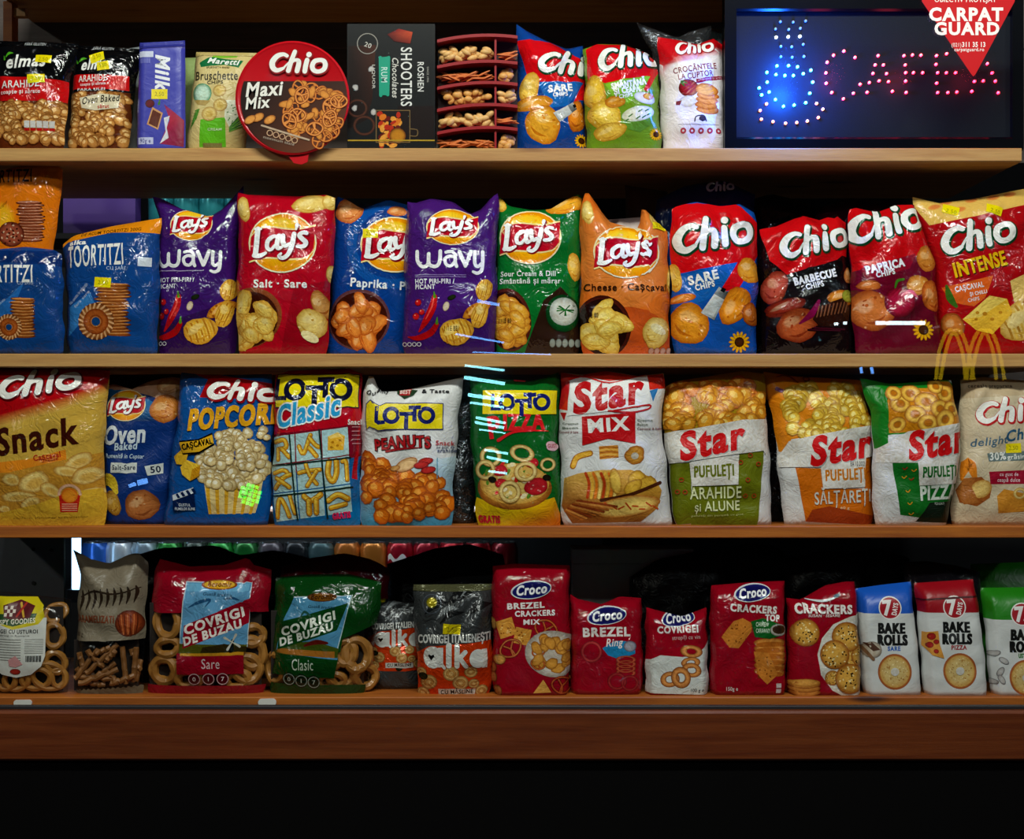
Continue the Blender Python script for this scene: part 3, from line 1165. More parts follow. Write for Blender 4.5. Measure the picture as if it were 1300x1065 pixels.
for px, c, nm, sc_, lb in (
        (121, '2f6fd0', '', 0, 'blue drink can next to the cooler tube'), (152, 'dfe9f2', '', 0, 'white and silver drink can right of the blue cooler can'),
        (184, '9fb4c4', '', 0, 'pale grey-blue drink can above the caramelised sticks bag'), (216, '1f8a34', '', 0, 'green drink can above the dark red ring bag, left one'),
        (248, '3a4a44', '', 0, 'dark grey-green drink can between two green cans'), (280, '2aa045', '', 0, 'bright green drink can above the dark red ring bag'),
        (312, '1b7a33', '', 0, 'mid green drink can, third green one from the tube'), (344, '5b5560', '', 0, 'grey-violet drink can right of the green cans'),
        (376, '22282e', '', 0, 'near-black drink can right of the grey-violet can'), (408, '4b6a70', '', 0, 'dull teal drink can left of the orange cans'),
        (441, 'c8742a', '', 0, 'orange drink can, left of the pair'), (474, 'd07f30', '', 0, 'orange drink can, right of the pair'),
        (508, 'b5122a', '', 1, 'red drink can with white wave beside the orange cans'), (541, 'a8142c', '', 0, 'plain dark red drink can between two waved cans'),
        (574, 'b5122a', '', 1, 'red drink can with white wave, middle of the red ones'), (607, 'b5122a', '', 1, 'red drink can with white wave, rightmost in the cooler'),
        (640, '8f1024', '', 0, 'dark red drink can at the right end of the cooler')):
    can(px, c, nm, sc_, lb)
# upper cooler shelf behind the second row: teal cans and a purple carton
zc2 = wz(300, YC)
tag(MB().box(wx(40, YC), wx(520, YC), YC - .06, YC + .16, zc2 - .012, zc2).build('cooler_shelf', M['cooler']), 'dark cooler shelf carrying the teal cans behind the second row', 'shelf')
for i, px in enumerate((206, 238, 270, 302, 334)):
    can(px, '2f8f96', '', 0, 'teal drink can behind the left purple chip bag, %s from the left' % ('first', 'second', 'third', 'fourth', 'fifth')[i],
        z=zc2, group='teal cans behind the chips')
ld = bpy.data.lights.new('cooler_light', 'AREA')
ld.shape, ld.size, ld.size_y, ld.energy, ld.color = 'RECTANGLE', .6, .03, .5, (.85, .93, 1)
lo = bpy.data.objects.new('cooler_light', ld)
COL.objects.link(lo)
lo.location = (wx(200, YC), YC - .12, zc2 + .2)
lo.rotation_euler = (math.radians(30), 0, 0)
M['purple_card'] = plain('purple_card', '432a70', .4, noise=.1)
b = thing('carton', 'purple carton standing behind the blue and orange ring-biscuit bag', 'box', (wx(128, YC), YC - .05, zc2))
MB().box(-.07, .09, 0, .05, 0, .095, b=.001).build('box_body', M['purple_card'], b)
# grey cartons at the back of the lowest shelf
M['grey_card'] = plain('grey_card', 'b4babd', .6, noise=.06)
b = thing('carton', 'grey carton with a lid seam behind the red pretzel packs', 'box', (wx(800, .26), .26, SHELF_Z[4]))
hh = wz(697, .26) - SHELF_Z[4]
MB().box(-.115, .125, 0, .09, 0, hh - .03, b=.001).build('box_body', M['grey_card'], b)
MB().box(-.117, .127, -.002, .092, hh - .029, hh, b=.001).build('lid', M['grey_card'], b)

# price-rail clips on the lowest shelf edge
M['clip'] = plain('white_clip', 'e4e2da', .35)
for i, (x0, x1, y0_, y1_) in enumerate(((18, 41, 888, 896), (328, 351, 886.5, 896))):
    m = MB()
    w_, h_ = (x1 - x0) * S, (y1_ - y0_) * S
    pts = []
    for k in range(16):
        a = 2 * math.pi * k / 16
        pts.append(((w_ / 2 - h_ / 2) * (1 if math.cos(a) > 0 else -1) + h_ / 2 * math.cos(a), h_ / 2 * math.sin(a)))
    o = m.prism(pts, -.004, 0).build('shelf_clip', M['clip'], None, False, (wx((x0 + x1) / 2), 0, wz((y0_ + y1_) / 2)))
    tag(o, ('white plastic clip on the lowest shelf edge under the clear ring bag', 'white plastic clip on the lowest shelf edge under the dark red ring bag')[i], 'clip')


def panel_art(art, root, x0, y0, x1, y1, yf, mat, special=None, n=4):
    """lay print on a flat upright face at depth yf, pixel box measured at that depth"""
    o = root.location
    u = np.linspace(0, 1, n + 1)[:, None] + np.zeros((1, n + 1))
    v = np.linspace(0, 1, n + 1)[None, :] + np.zeros((n + 1, 1))
    P_ = np.stack([(x0 + (x1 - x0) * u - PX) * sy_(yf) - o.x, np.full_like(u, yf - o.y), (PY - (y1 + (y0 - y1) * v)) * sy_(yf) - o.z], 2)
    Sheet(P_, lambda a, b: ((a - x0) / (x1 - x0), (b - y1) / (y0 - y1))).lay(art, root, M[mat], special or {'picture': M.get(mat + '_pic', M[mat])})


# ================================================================== the street opposite, seen only as reflections in the window glass
YS = -9.0
KS = (CAMD + 2 * GY - YS) / CAMD * S
rx_ = lambda px: (px - PX) * KS
rz_ = lambda py: (PY - py) * KS
M['facade'] = plain('night_facade', '0c0d10', .9)
fac = MB().box(-9, 9, YS - .3, YS - .06, -5, 7).build('wall_opposite', M['facade'])
struct(fac)
M['neon_y'] = plain('yellow_neon', '201c02', .5, emit='ffd21a', es=3.2)
M['neon_g'] = plain('green_neon', '02200a', .5, emit='1cff3c', es=16)
M['neon_w'] = plain('white_neon', '202020', .5, emit='dff4ff', es=24)
M['neon_c'] = plain('cyan_neon', '202020', .5, emit='8fe6f5', es=24)
M['neon_b'] = plain('blue_neon', '101020', .5, emit='6aa8ff', es=17)
a = thing('arch_sign', 'glowing yellow double-arch sign reflected in the glass at right', 'sign', (rx_(1232), YS, rz_(480)))
for cx_, side in ((1211, 0), (1250, 1)):
    for dx_ in (-4, 4):
        pts = [((q - 1232) * KS, 0, (480 - r_) * KS) for q, r_ in smooth_pts([(cx_ - 20 - dx_ * .3, 482), (cx_ - 15, 448), (cx_ - 7, 425), (cx_, 419), (cx_ + 7, 425), (cx_ + 15, 448), (cx_ + 20 + dx_ * .3, 482)], 4)]
        pts = [(p[0] + dx_ * KS, p[1], p[2]) for p in pts]
        MB().tube(pts, .014, 6).build('arch', M['neon_y'], a, True)
c = thing('pharmacy_cross', 'green glowing cross sign reflected on the blue popcorn bag', 'sign', (rx_(317), YS, rz_(628)))
q = KS * 4.2
for i in range(-2, 3):
    for j in range(-2, 3):
        if abs(i) <= 1 and abs(j) <= 2 or abs(j) <= 1:
            ca, sa = math.cos(-.3), math.sin(-.3)
            X_, Z_ = i * q * 1.35, j * q * 1.35
            MB().box(-q * .5, q * .5, -.03, 0, -q * .5, q * .5).build('light_cell', M['neon_g'], c, False, (X_ * ca - Z_ * sa, 0, X_ * sa + Z_ * ca), (0, .3, 0))


def bars(name, label, mat, lst):
    x_, y_ = lst[0][0], lst[0][1]
    rt = thing(name, label, 'sign', (rx_(x_), YS, rz_(y_)))
    for (x0, y0, x1, y1, w_) in lst:
        MB().tube([(rx_(x0) - rx_(x_), 0, rz_(y0) - rz_(y_)), (rx_(x1) - rx_(x_), 0, rz_(y1) - rz_(y_))], w_ * KS / 2, 8).build('light_tube', M[mat], rt, True)


bars('light_tube_panel', 'stack of cyan light tubes reflected at the left of the green pizza bag', 'neon_c',
     [(590, 464, 640, 470, 3), (589, 479, 641, 487, 4.5), (594, 501, 640, 508, 4.5), (597, 511, 640, 517, 3), (604, 530, 642, 537, 3.5), (603, 536, 640, 543, 3.5),
      (608, 545, 642, 550, 2), (615, 571, 645, 576, 3), (618, 580, 645, 586, 3), (620, 598, 644, 601, 3)])
bars('light_tube_panel', 'pale blue light tubes reflected across the lower part of the right purple chip bag', 'neon_b',
     [(606, 382, 634, 387, 4), (578, 424, 640, 435, 2.5), (600, 447, 700, 450, 1.5)])
bars('light_bar', 'bright white light bar reflected on the red paprika chips bag', 'neon_w', [(1112, 410, 1174, 410, 5)])
bars('light_bar', 'short white double light reflected on the barbecue chips bag', 'neon_w', [(1059, 411, 1064, 411, 4), (1071, 410, 1075, 410, 4)])
bars('light_bar', 'small blue-white light reflected on the oven baked chips bag', 'neon_b', [(164, 617, 172, 614, 5), (175, 613, 187, 610, 7)])
bars('light_bar', 'two short blue lights reflected above the green pizza puff bag', 'neon_b', [(1093, 466, 1094, 474, 4), (1106, 466, 1108, 474, 4)])


# ================================================================== second shelf
CHIPY = ('f4d268', 'e8b53c', 'c58a26')
CHIPO = ('eb9a3c', 'd8741f', '9c3f12')
CHIPG = ('f3dc8a', 'e3bf58', 'b98a32')


def cookie_stack(a, x0, x1, y0, y1, n, pal=('d89a5c', 'a3602c', '5e2c12'), jit=4):
    g = random.Random(int(x0 + y1))
    for i in range(n):
        y = y1 - (y1 - y0) * i / (n - 1)
        d = g.uniform(-jit, jit)
        a.E((x0 + x1) / 2 + d, y, (x1 - x0) / 2, (y1 - y0) / n * .75, pal[1], g.uniform(-5, 5), 16, pal[2])
        a.E((x0 + x1) / 2 + d, y - (y1 - y0) / n * .3, (x1 - x0) / 2 * .9, (y1 - y0) / n * .28, pal[0], 0, 12)
    return a


def ring_cookie(a, cx, cy, r, hole='1c4f8a', seeds=True):
    a.E(cx, cy, r, r, 'c98a4e', 0, 26, '6e3a1a')
    g = random.Random(int(cx))
    for k in range(22):
        t = 6.28 * k / 22
        a.L([(cx + r * .72 * math.cos(t), cy + r * .72 * math.sin(t)), (cx + r * .96 * math.cos(t + .12), cy + r * .96 * math.sin(t + .12))], r * .1, 'dfb184')
    a.ring(cx, cy, r * .7, r * .3, '8a3f16', 'b96a30')
    a.E(cx, cy, r * .24, r * .24, hole, 0, 12)
    return a


def toor(a, x, yb, x1, h, rot, col='f2f0ea', sh=0):
    a.part('lettering')
    a.T('TOORTITZI', x, yb, x1, h, col, 1, rot, sh)


# blue ring-biscuit bag, left edge
a = Art(0, 190, .2629)
a.P([(-60, 480), (290, 490), (300, 560), (-60, 540)], '123a78')
a.P([(-60, 760), (40, 720), (120, 640), (60, 800), (-60, 880)], '2f74b8')
toor(a, -160, 640, 165, 82, 0)
a.T('CU SARE', 88, 652, 165, 14, 'b9c7d8', 0)
a.T('Nu exista', -20, 770, 48, 14, 'c6d3e4', 0, 40)
a.part('picture')
cookie_stack(a, 55, 175, 725, 900, 13)
ring_cookie(a, 47, 857, 62)
bag('biscuit_bag', 'blue ring-biscuit bag at the left edge, below the orange bag', 'snack bag', 2, -18, [(315, 76), (449, 79)], [(0, 316), (.5, 312), (.9, 316), (1, 322)], '1b4f8e', a, y0=.03, D=.02, lean=.004, seed=3, group='ring-biscuit bags')
# orange one standing behind it
a = Art(0, 190, .2629)
a.E(0, 340, 90, 90, 'f7c22a', 0, 20, 'ea8a1a')
a.part('lettering')
a.T('TOORTITZI', -120, 168, 168, 62, '2a1608', 1, 2)
a.T('din cuptor', -10, 310, 70, 14, '6a3a10', 0, 42)
a.part('picture')
cookie_stack(a, 95, 222, 262, 440, 14, ('d89a7c', '9c5438', '5a2414'), 8)
a.E(65, 412, 62, 60, 'b06048', 0, 22, '5e2416')
for k in range(26):
    t, d = k * 2.4, 8 + 48 * ((k * 37 % 26) / 26)
    a.E(65 + d * math.cos(t), 412 + d * math.sin(t), 6, 4, 'd7b49a' if k % 2 else '4a1c10', k * 31, 7)
bag('biscuit_bag', 'orange ring-biscuit bag at the left edge, rising behind the blue one', 'snack bag', 2, -18, [(212, 82), (310, 68), (449, 66)], [(0, 222), (.3, 214), (.72, 208), (.97, 211), (1, 216)], 'e8851a', a, y0=.068, D=.014, lean=-.012, seed=4, group='ring-biscuit bags', wr=.8)
# blue bag with orange top
a = Art(0, 190, .2629)
a.P([(240, 460), (300, 400), (520, 345), (760, 305), (770, 395), (520, 395), (300, 440)], 'ef9a1c')
a.P([(330, 760), (440, 690), (470, 760), (380, 850), (330, 900)], '3f86c4')
a.part('lettering')
a.T('DE ACUM TOORTITZI 200G', 365, 410, 672, 17, '1a1408', 1, 5)
a.T('alka', 318, 455, 408, 22, 'f4f2ec', 3, 2)
toor(a, 318, 565, 600, 100, 3)
a.R(665, 518, 725, 562, 'dfe6ee')
a.T('CU SARE', 515, 580, 610, 16, 'c6d3e4', 0)
a.T('Nu exista in magazin', 335, 750, 470, 17, 'c6d3e4', 0, 47)
a.T('fara sare', 365, 765, 470, 15, 'c6d3e4', 0, 47)
a.part('picture')
cookie_stack(a, 465, 632, 655, 890, 17, jit=8)
ring_cookie(a, 468, 830, 88)
a.sticker(500, 642, 80, 48, -4)
bag('biscuit_bag', 'blue ring-biscuit bag with an orange top band and yellow price sticker', 'snack bag', 2, [(270, 66), (312, 70), (330, 76), (449, 82)], [(270, 198), (449, 197)], [(0, 307), (.12, 296), (.5, 284), (1, 273)], '1a5294', a, y0=.05, D=.036, seed=6, group='ring-biscuit bags')


def wavy(a, x, y, kx, crop=0):
    a.part('lettering')
    a.brush(WAVY, x, y, x + 322 * kx, 82 * kx, 'f4f3f6')


def wavy_pic(a, x, y, k):
    a.part('picture')
    f = lambda u, v: (x + u * k, y + v * k)
    for (u, v, r) in ((70, 45, 17), (60, 112, 18), (88, 92, 15)):
        a.E(*f(u, v), r * k, r * k, 'd8232a', 0, 12, '7a0c14')
        a.E(*f(u - 5, v - 6), 4 * k, 4 * k, 'f6a090', 0, 6)
    a.L([f(150, 20), f(140, 70), f(110, 130), f(75, 185)], [26 * k, 36 * k, 32 * k, 8 * k], 'c4141e')
    a.L([f(146, 25), f(136, 70), f(108, 125)], [6 * k, 8 * k, 5 * k], 'ee5a50')
    a.L([f(150, 20), f(147, -5)], [14 * k, 5 * k], '5c9a2a')
    a.L([f(160, 150), f(130, 190), f(70, 215), f(25, 210)], [22 * k, 32 * k, 26 * k, 6 * k], 'b8121c')
    a.L([f(160, 145), f(162, 118)], [14 * k, 5 * k], '5c9a2a')
    a.E(*f(205, 65), 15 * k, 24 * k, 'e8dcc8', -20, 12, 'b49a88')
    a.E(*f(232, 22), 22 * k, 12 * k, '2c3a20', 20, 10, '141a10')
    a.chip(*f(385, -15), 38 * k, 52 * k, -10, CHIPY, 7)
    a.chip(*f(350, 80), 70 * k, 30 * k, 30, ('f0b040', 'd98c24', 'a8601a'), 6)
    a.chip(*f(365, 105), 38 * k, 66 * k, -20, CHIPY, 6)
    a.chip(*f(255, 185), 84 * k, 62 * k, 20, CHIPY, 9)
    a.part('nutrition_marks')
    for i in range(4):
        a.ring(*f(8 + 22 * i, 245), 11 * k, 7 * k, 'b8b4c4', 'cfccd8', n=10)


# left purple bag
a = Art(0, 190, .2629)
a.P([(740, 860), (1200, 700), (1200, 1100), (740, 1100)], '3e1a5c')
a.lays(915, 355, 100, .82)
wavy(a, 752, 565, .98)
a.R(756, 582, 985, 586, 'b9a8d0')
a.T('HOT PIRI-PIRI /', 760, 638, 940, 21, 'f1eef6', 1)
a.T('PICANT', 762, 668, 850, 21, 'f1eef6', 1)
wavy_pic(a, 715, 690, 1.0)
bag('ridged_chip_bag', 'purple ridged-chip bag between the blue biscuit bag and the red chip bag', 'snack bag', 2, [(240, 184), (270, 196), (449, 199)], [(240, 305), (300, 297), (449, 298)],
    [(0, 246), (.07, 247), (.3, 262), (.62, 272), (.78, 262), (.9, 246), (1, 231)], '4b2076', a, y0=.07, D=.03, seed=8, group='purple ridged-chip bags', top=.22)

# red salted chips
a = Art(285, 220, .2692)
a.P([(260, 860), (330, 540), (500, 500), (500, 860)], 'a80e26')
a.part('picture')
a.chip(80, 160, 32, 62, 15, CHIPG)
a.chip(400, 135, 86, 48, 8, CHIPG)
a.chip(490, 125, 36, 40, 30, CHIPG)
a.chip(500, 470, 26, 40, 0, CHIPG)
a.chip(455, 620, 42, 70, 30, ('d9a860', 'c0803a', '8a4a1c'))
a.E(118, 680, 158, 138, '7a3416', 20, 28, '9c5830')
a.E(112, 690, 146, 128, '4a1c0c', 20, 28)
a.bowl_chips(118, 700, 125, 120, 26, 52, ('f6dc7c', 'eac14a', 'c98a2c'), 4)
a.chip(410, 710, 74, 66, -25, CHIPG, 0, .06, 5)
a.E(400, 770, 44, 22, 'f7ecb8', -30, 12)
a.part('lettering')
a.T('Salt \u00b7 Sare', 140, 540, 392, 36, 'f6efe8', 2)
a.lays(272, 328, 155, .93)
bag('chip_bag', 'red salted chip bag beside the left purple bag', 'snack bag', 2, [(240, 297), (449, 299)], [(240, 424), (330, 420), (449, 413)],
    [(0, 240), (.1, 243), (.6, 245), (.9, 243), (1, 247)], 'c20f2c', a, y0=.042, D=.038, seed=12, group='round-emblem chip bags')

# blue paprika chips, half behind the purple one
a = Art(285, 220, .2692)
a.ring(790, 330, 215, 170, '155fae', '155fae')
a.part('picture')
a.chip(582, 165, 72, 64, 20, ('f0a868', 'e0824a', 'b0541f'))
a.chip(810, 172, 44, 26, 0, ('f0a868', 'e0824a', 'b0541f'))
a.E(632, 690, 150, 144, '9a7078', 10, 28, '6a4048')
a.E(632, 694, 138, 132, '4a1c10', 10, 28)
a.bowl_chips(632, 700, 118, 118, 30, 50, ('f2a24c', 'e27c2a', 'a8440f'), 9)
a.part('lettering')
a.T('Paprika \u00b7 Paprika', 592, 532, 1000, 38, 'eef3f8', 2, -4)
a.lays(800, 335, 155, .86)
a.sticker(688, 283, 70, 44, 0)
bag('chip_bag', 'blue paprika chip bag tucked behind the right purple bag', 'snack bag', 2, [(240, 424), (449, 414)], [(240, 536), (449, 524)],
    [(0, 246), (.12, 250), (.3, 262), (.6, 250), (1, 262)], '0f4a98', a, y0=.082, D=.026, seed=15, group='round-emblem chip bags')

# purple wavy bag, middle
a = Art(285, 220, .2692)
a.P([(845, 830), (1280, 560), (1290, 900), (845, 900)], '461e6c')
a.lays(1075, 250, 122, .72)
wavy(a, 902, 445, 1.0)
a.R(898, 478, 1140, 481, 'a48cc4').R(898, 487, 1140, 490, 'a48cc4')
a.T('HOT PIRI-PIRI /', 898, 520, 1085, 21, 'f1eef6', 2)
a.T('PICANT', 898, 546, 994, 21, 'f1eef6', 2)
wavy_pic(a, 845, 565, .98)
a.part('date_print').T('111E BB1', 1035, 742, 1110, 22, '2a1c10', 1)
bag('ridged_chip_bag', 'purple ridged-chip bag between the blue and the green chip bags', 'snack bag', 2, [(240, 517), (270, 513), (449, 511)], [(240, 633), (300, 631), (449, 629)],
    [(0, 252), (.08, 254), (.25, 248), (.5, 252), (.7, 268), (.82, 262), (.93, 246), (1, 241)], '54257e', a, y0=.044, D=.036, seed=19, group='purple ridged-chip bags', top=.25)

# green
a = Art(620, 220, .2692)
a.P([(260, 600), (340, 535), (440, 640), (440, 900), (150, 900)], '3a2418')
a.part('picture')
a.chip(405, 440, 32, 66, 10, CHIPY)
a.chip(60, 140, 22, 36, 20, CHIPY)
a.chip(370, 140, 100, 42, 15, ('f6ba3c', 'eda22c', 'cf7a1c'))
a.E(95, 690, 106, 150, '7a3a30', 10, 28, '5a241c')
a.E(90, 694, 96, 138, '3a140c', 10, 28)
a.bowl_chips(95, 705, 78, 118, 24, 46, ('f4c04c', 'e8a22e', 'b46a1c'), 21)
a.E(352, 660, 82, 88, '176b34', 0, 26, '0d4420')
a.E(355, 652, 68, 66, 'e8ece8', 0, 22, 'a8b4ac')
g = random.Random(3)
for k in range(14):
    t = g.uniform(0, 6.28)
    a.L([(362, 645), (362 + 40 * math.cos(t), 645 + 26 * math.sin(t))], 5, '2f8a3a' if k % 2 else '1c6a2c')
a.part('lettering')
a.T('Sour Cream & Dill', 58, 486, 318, 24, 'eef4ee', 1)
a.T('Sm\u00e2nt\u00e2n\u0103 \u0219i m\u0103rar', 56, 520, 340, 24, 'eef4ee', 1)
a.lays(198, 300, 142, .92)
a.part('nutrition_marks')
for i in range(5):
    a.E(302 + 29 * i, 800, 14, 20, 'a8b0a8', 0, 12, '7a827a')
a.part('date_print').T('111E 80', 52, 705, 110, 20, '2a1c10', 1)
bag('chip_bag', 'green sour cream and dill chip bag left of the orange one', 'snack bag', 2, [(240, 634), (300, 630), (449, 628)], [(240, 741), (449, 735)],
    [(0, 246), (.12, 258), (.4, 263), (.62, 262), (.8, 250), (.95, 243), (1, 246)], '0f7a34', a, y0=.058, D=.034, seed=23, group='round-emblem chip bags')

# orange cheese
a = Art(620, 220, .2692)
a.E(640, 380, 230, 270, 'e89044', 0, 30, 'e08238')
a.E(650, 960, 300, 330, 'd8662a', 0, 30, 'c85a20')
a.part('picture')
a.chip(472, 175, 28, 58, 10, CHIPG)
a.chip(800, 190, 32, 52, -20, CHIPG)
a.chip(862, 500, 18, 60, 0, CHIPG)
a.E(545, 720, 125, 146, '6a2c20', 15, 28, '4a1a10')
a.E(540, 724, 112, 132, '2c100a', 15, 28)
a.bowl_chips(545, 725, 92, 112, 22, 52, ('f6e07c', 'ecc850', 'c8962e'), 31)
a.chip(790, 750, 66, 72, -35, CHIPG, 0, .06, 5)
a.E(800, 735, 40, 20, 'f7efc0', -30, 12)
a.part('lettering')
a.T('Cheese \u00b7 Ca\u0219caval', 450, 553, 842, 32, '3a1a0c', 1)
a.lays(652, 370, 152, .84)
a.sticker(812, 243, 72, 34, 0)
a.part('nutrition_marks')
for i in range(4):
    a.E(770 + 28 * i, 836, 14, 16, 'c8a090', 0, 12, '9a6048')
a.part('date_print').T('111E 80', 455, 680, 520, 22, '2a1c10', 1)
bag('chip_bag', 'orange cheese chip bag with two raised corners', 'snack bag', 2, [(240, 744), (262, 738), (449, 738)], [(255, 842), (290, 851), (449, 852)],
    [(0, 241), (.04, 240), (.2, 257), (.34, 278), (.5, 283), (.66, 288), (.72, 274), (.76, 258), (.84, 268), (.95, 286), (1, 290)], 'e07a2a', a, y0=.042, D=.037, seed=27, group='round-emblem chip bags', top=.25)


def shaker(a, x, y, s_, rot):
    r = math.radians(rot)
    f = lambda u, v: (x + s_ * (u * math.cos(r) + v * math.sin(r)), y + s_ * (-u * math.sin(r) + v * math.cos(r)))
    a.P([f(-26, -40), f(26, -40), f(34, 60), f(-34, 60)], None, ['e8ecee', 'b4bcc2', '8a949c', 'cfd6da'])
    a.P([f(-26, -40), f(26, -40), f(24, -78), f(-24, -78)], None, ['9aa2a8', '5a6268', '3a4046', 'c4cace'])
    a.P([f(-10, -66), f(10, -66), f(10, -84), f(-10, -84)], '14181c')
    a.P([f(-18, 10), f(20, 10), f(24, 50), f(-22, 50)], 'c9d0d6')


def sunflower(a, x, y, r):
    for k in range(14):
        t = 6.28 * k / 14
        a.E(x + r * .72 * math.cos(t), y + r * .72 * math.sin(t), r * .36, r * .15, 'f2c21c', -math.degrees(t), 8, 'd8940f')
    a.E(x, y, r * .5, r * .5, '5a3010', 0, 12, '2c1606')


# blue and red salted chips
a = Art(620, 220, .2692)
a.P([(840, 130), (1180, 130), (1290, 230), (1290, 370), (1180, 540), (1080, 570), (1175, 420), (880, 475), (860, 330)], 'd8141e')
a.P([(905, 485), (1172, 420), (1085, 560), (960, 640)], '1f6cb8')
a.part('picture')
a.chip(880, 490, 34, 66, 10, CHIPY)
a.chip(915, 590, 62, 22, 12, CHIPO)
a.chip(1232, 458, 60, 60, 0, ('f2b43c', 'e89c28', 'c47418'))
a.chip(950, 710, 98, 92, -35, ('f0a830', 'e08c20', 'a85812'), 0, .05, 9)
a.chip(1160, 625, 92, 70, 55, ('f0a22c', 'e0851c', 'a85812'), 0, .05, 7)
a.chip(1240, 665, 48, 54, 20, ('d8802a', 'c4641a', '7c3410'))
shaker(a, 1065, 620, 1.05, -30)
sunflower(a, 1185, 795, 48)
a.part('lettering')
a.T('SARE', 948, 527, 1090, 40, 'f4f3ee', 3, 13)
a.T('CHIPS', 978, 553, 1070, 26, 'f4f3ee', 3, 13)
a.chio(872, 395, 1262, 168, 9)
bag('chip_bag', 'blue and red salted chip bag on the second shelf, right of the orange one', 'snack bag', 2, [(240, 855), (330, 853), (449, 855)], [(240, 958), (300, 966), (449, 962)],
    [(0, 262), (.06, 258), (.3, 252), (.6, 258), (.85, 255), (1, 266)], '1c5eb0', a, y0=.044, D=.036, seed=31, group='white-script chip bags', mat='gloss', wr=1.5)

# barbecue
a = Art(950, 190, .2692)
a.P([(60, 350), (340, 290), (480, 330), (480, 500), (180, 590), (110, 520)], 'd2141c')
a.P([(180, 600), (470, 520), (440, 640), (340, 730), (250, 700)], '14100f')
a.part('picture')
a.chip(125, 650, 58, 80, -15, ('c8604a', 'b0442e', '6a1c12'), 0, .05, 8)
a.chip(170, 745, 100, 38, 15, ('a03a28', '8a2c20', '4a120c'))
a.chip(230, 830, 92, 84, 20, ('c86a3c', 'b4502a', '6a1c10'), 0, .05, 8)
a.chip(440, 700, 70, 40, 0, ('e0962c', 'c87a20', '8a4410'))
a.chip(480, 590, 26, 40, 0, ('e0a060', 'c87a40', '8a4418'))
a.L([(330, 715), (300, 770), (240, 820)], [16, 34, 8], '8a1450')
a.P([(300, 800), (330, 740), (440, 700), (475, 740), (440, 810), (350, 850)], '3a1c12')
for i in range(9):
    a.L([(318 + i * 17, 745 - i * 3 + 45), (330 + i * 17, 720 - i * 3 + 20)], 6, '8a5a40', False)
for i in range(5):
    a.L([(280 + i * 10, 850 - 4 * i), (420 + i * 12, 855 - 3 * i)], 8, '5a1030' if i % 2 else '2a0c14', False)
a.E(470, 690, 34, 30, 'c0c850', 0, 12, '8a9030')
a.part('lettering')
a.T('BARBECUE', 214, 642, 424, 34, 'f4f3ee', 3, 13)
a.T('CHIPS', 270, 662, 358, 25, 'f4f3ee', 3, 13)
a.chio(150, 530, 500, 145, 12)
bag('chip_bag', 'red and black barbecue chip bag left of the paprika one', 'snack bag', 2, [(255, 968), (300, 966), (449, 970)], [(255, 1078), (300, 1082), (449, 1086)],
    [(0, 288), (.2, 284), (.5, 270), (.7, 276), (.9, 268), (1, 280)], '1a0d10', a, y0=.056, D=.034, seed=36, group='white-script chip bags', wr=1.5)

# paprika
a = Art(950, 190, .2692)
a.P([(490, 255), (800, 245), (870, 330), (900, 460), (720, 530), (500, 570)], 'd2141c')
a.P([(530, 560), (790, 490), (760, 560), (560, 620)], '9c1230')
a.part('picture')
a.chip(848, 510, 54, 62, 0, ('e8a048', 'd88a34', 'a85a1c'))
a.chip(570, 640, 50, 26, 0, ('e08a40', 'c86a28', '8a3a12'))
a.chip(585, 760, 92, 100, 25, ('e08a44', 'cc6c2c', '8a3814'), 0, .05, 9)
a.chip(800, 640, 60, 46, 10, ('e8a850', 'd88a34', 'a05a1c'))
a.chip(870, 690, 54, 80, 20, ('e89040', 'd8702a', '9a4014'))
a.E(710, 720, 72, 76, 'b81f48', 15, 20, '6a0c24')
a.L([(720, 690), (760, 670), (790, 700)], [8, 20, 6], 'e06a80')
a.L([(690, 650), (700, 620), (730, 612)], [8, 14, 10], '4a8a2a')
sunflower(a, 825, 850, 48)
a.part('lettering')
a.T('PAPRICA', 558, 586, 742, 36, 'f4f3ee', 3, 12)
a.T('CHIPS', 602, 604, 692, 24, 'f4f3ee', 3, 12)
a.part('date_print').T('N ENERG', 870, 845, 920, 10, 'd8a0b0', 0, 12)
a.chio(486, 462, 862, 165, 14)
bag('chip_bag', 'red paprika chip bag left of the cheese and chilli one', 'snack bag', 2, [(255, 1084), (330, 1083), (449, 1088)], [(255, 1168), (330, 1192), (449, 1200)],
    [(0, 262), (.1, 260), (.4, 266), (.75, 256), (1, 256)], '7a1030', a, y0=.044, D=.035, seed=39, group='white-script chip bags', wr=1.3)

# intense
a = Art(950, 190, .2692)
a.P([(780, 200), (1400, 130), (1400, 240), (1290, 260), (1080, 310), (870, 350)], 'ecc46a')
for (x, y) in ((960, 235), (1080, 225), (1180, 215), (1260, 200), (900, 260), (1010, 275)):
    a.E(x, y, 34, 14, 'e08a4a', 15, 10, 'ecb45a')
a.P([(920, 650), (1150, 595), (1110, 700), (1060, 740), (960, 720)], 'e8702a')
a.part('picture')
a.P([(1230, 620), (1400, 540), (1400, 700), (1250, 720)], 'f0d080')
a.chip(1300, 800, 130, 90, 30, ('f4dc90', 'e8c460', 'c0923a'), 10)
a.P([(1010, 800), (1130, 690), (1215, 705), (1240, 770), (1150, 870), (1070, 850)], 'f2c648')
a.P([(1010, 800), (1130, 690), (1215, 705), (1090, 790)], 'f8dc74')
for (x, y, q) in ((1110, 775, 12), (1075, 770, 9), (1185, 768, 9), (1145, 800, 10), (1070, 800, 8)):
    a.E(x, y, q, q * .8, 'c8922a', 0, 10)
a.L([(940, 640), (955, 700), (990, 750)], [10, 30, 8], '4a7a2a')
a.L([(960, 780), (1000, 750), (1050, 745)], [10, 26, 8], 'b81e1e')
a.chip(970, 825, 44, 60, 20, ('d88a40', 'b8642a', '7a3012'))
a.part('lettering')
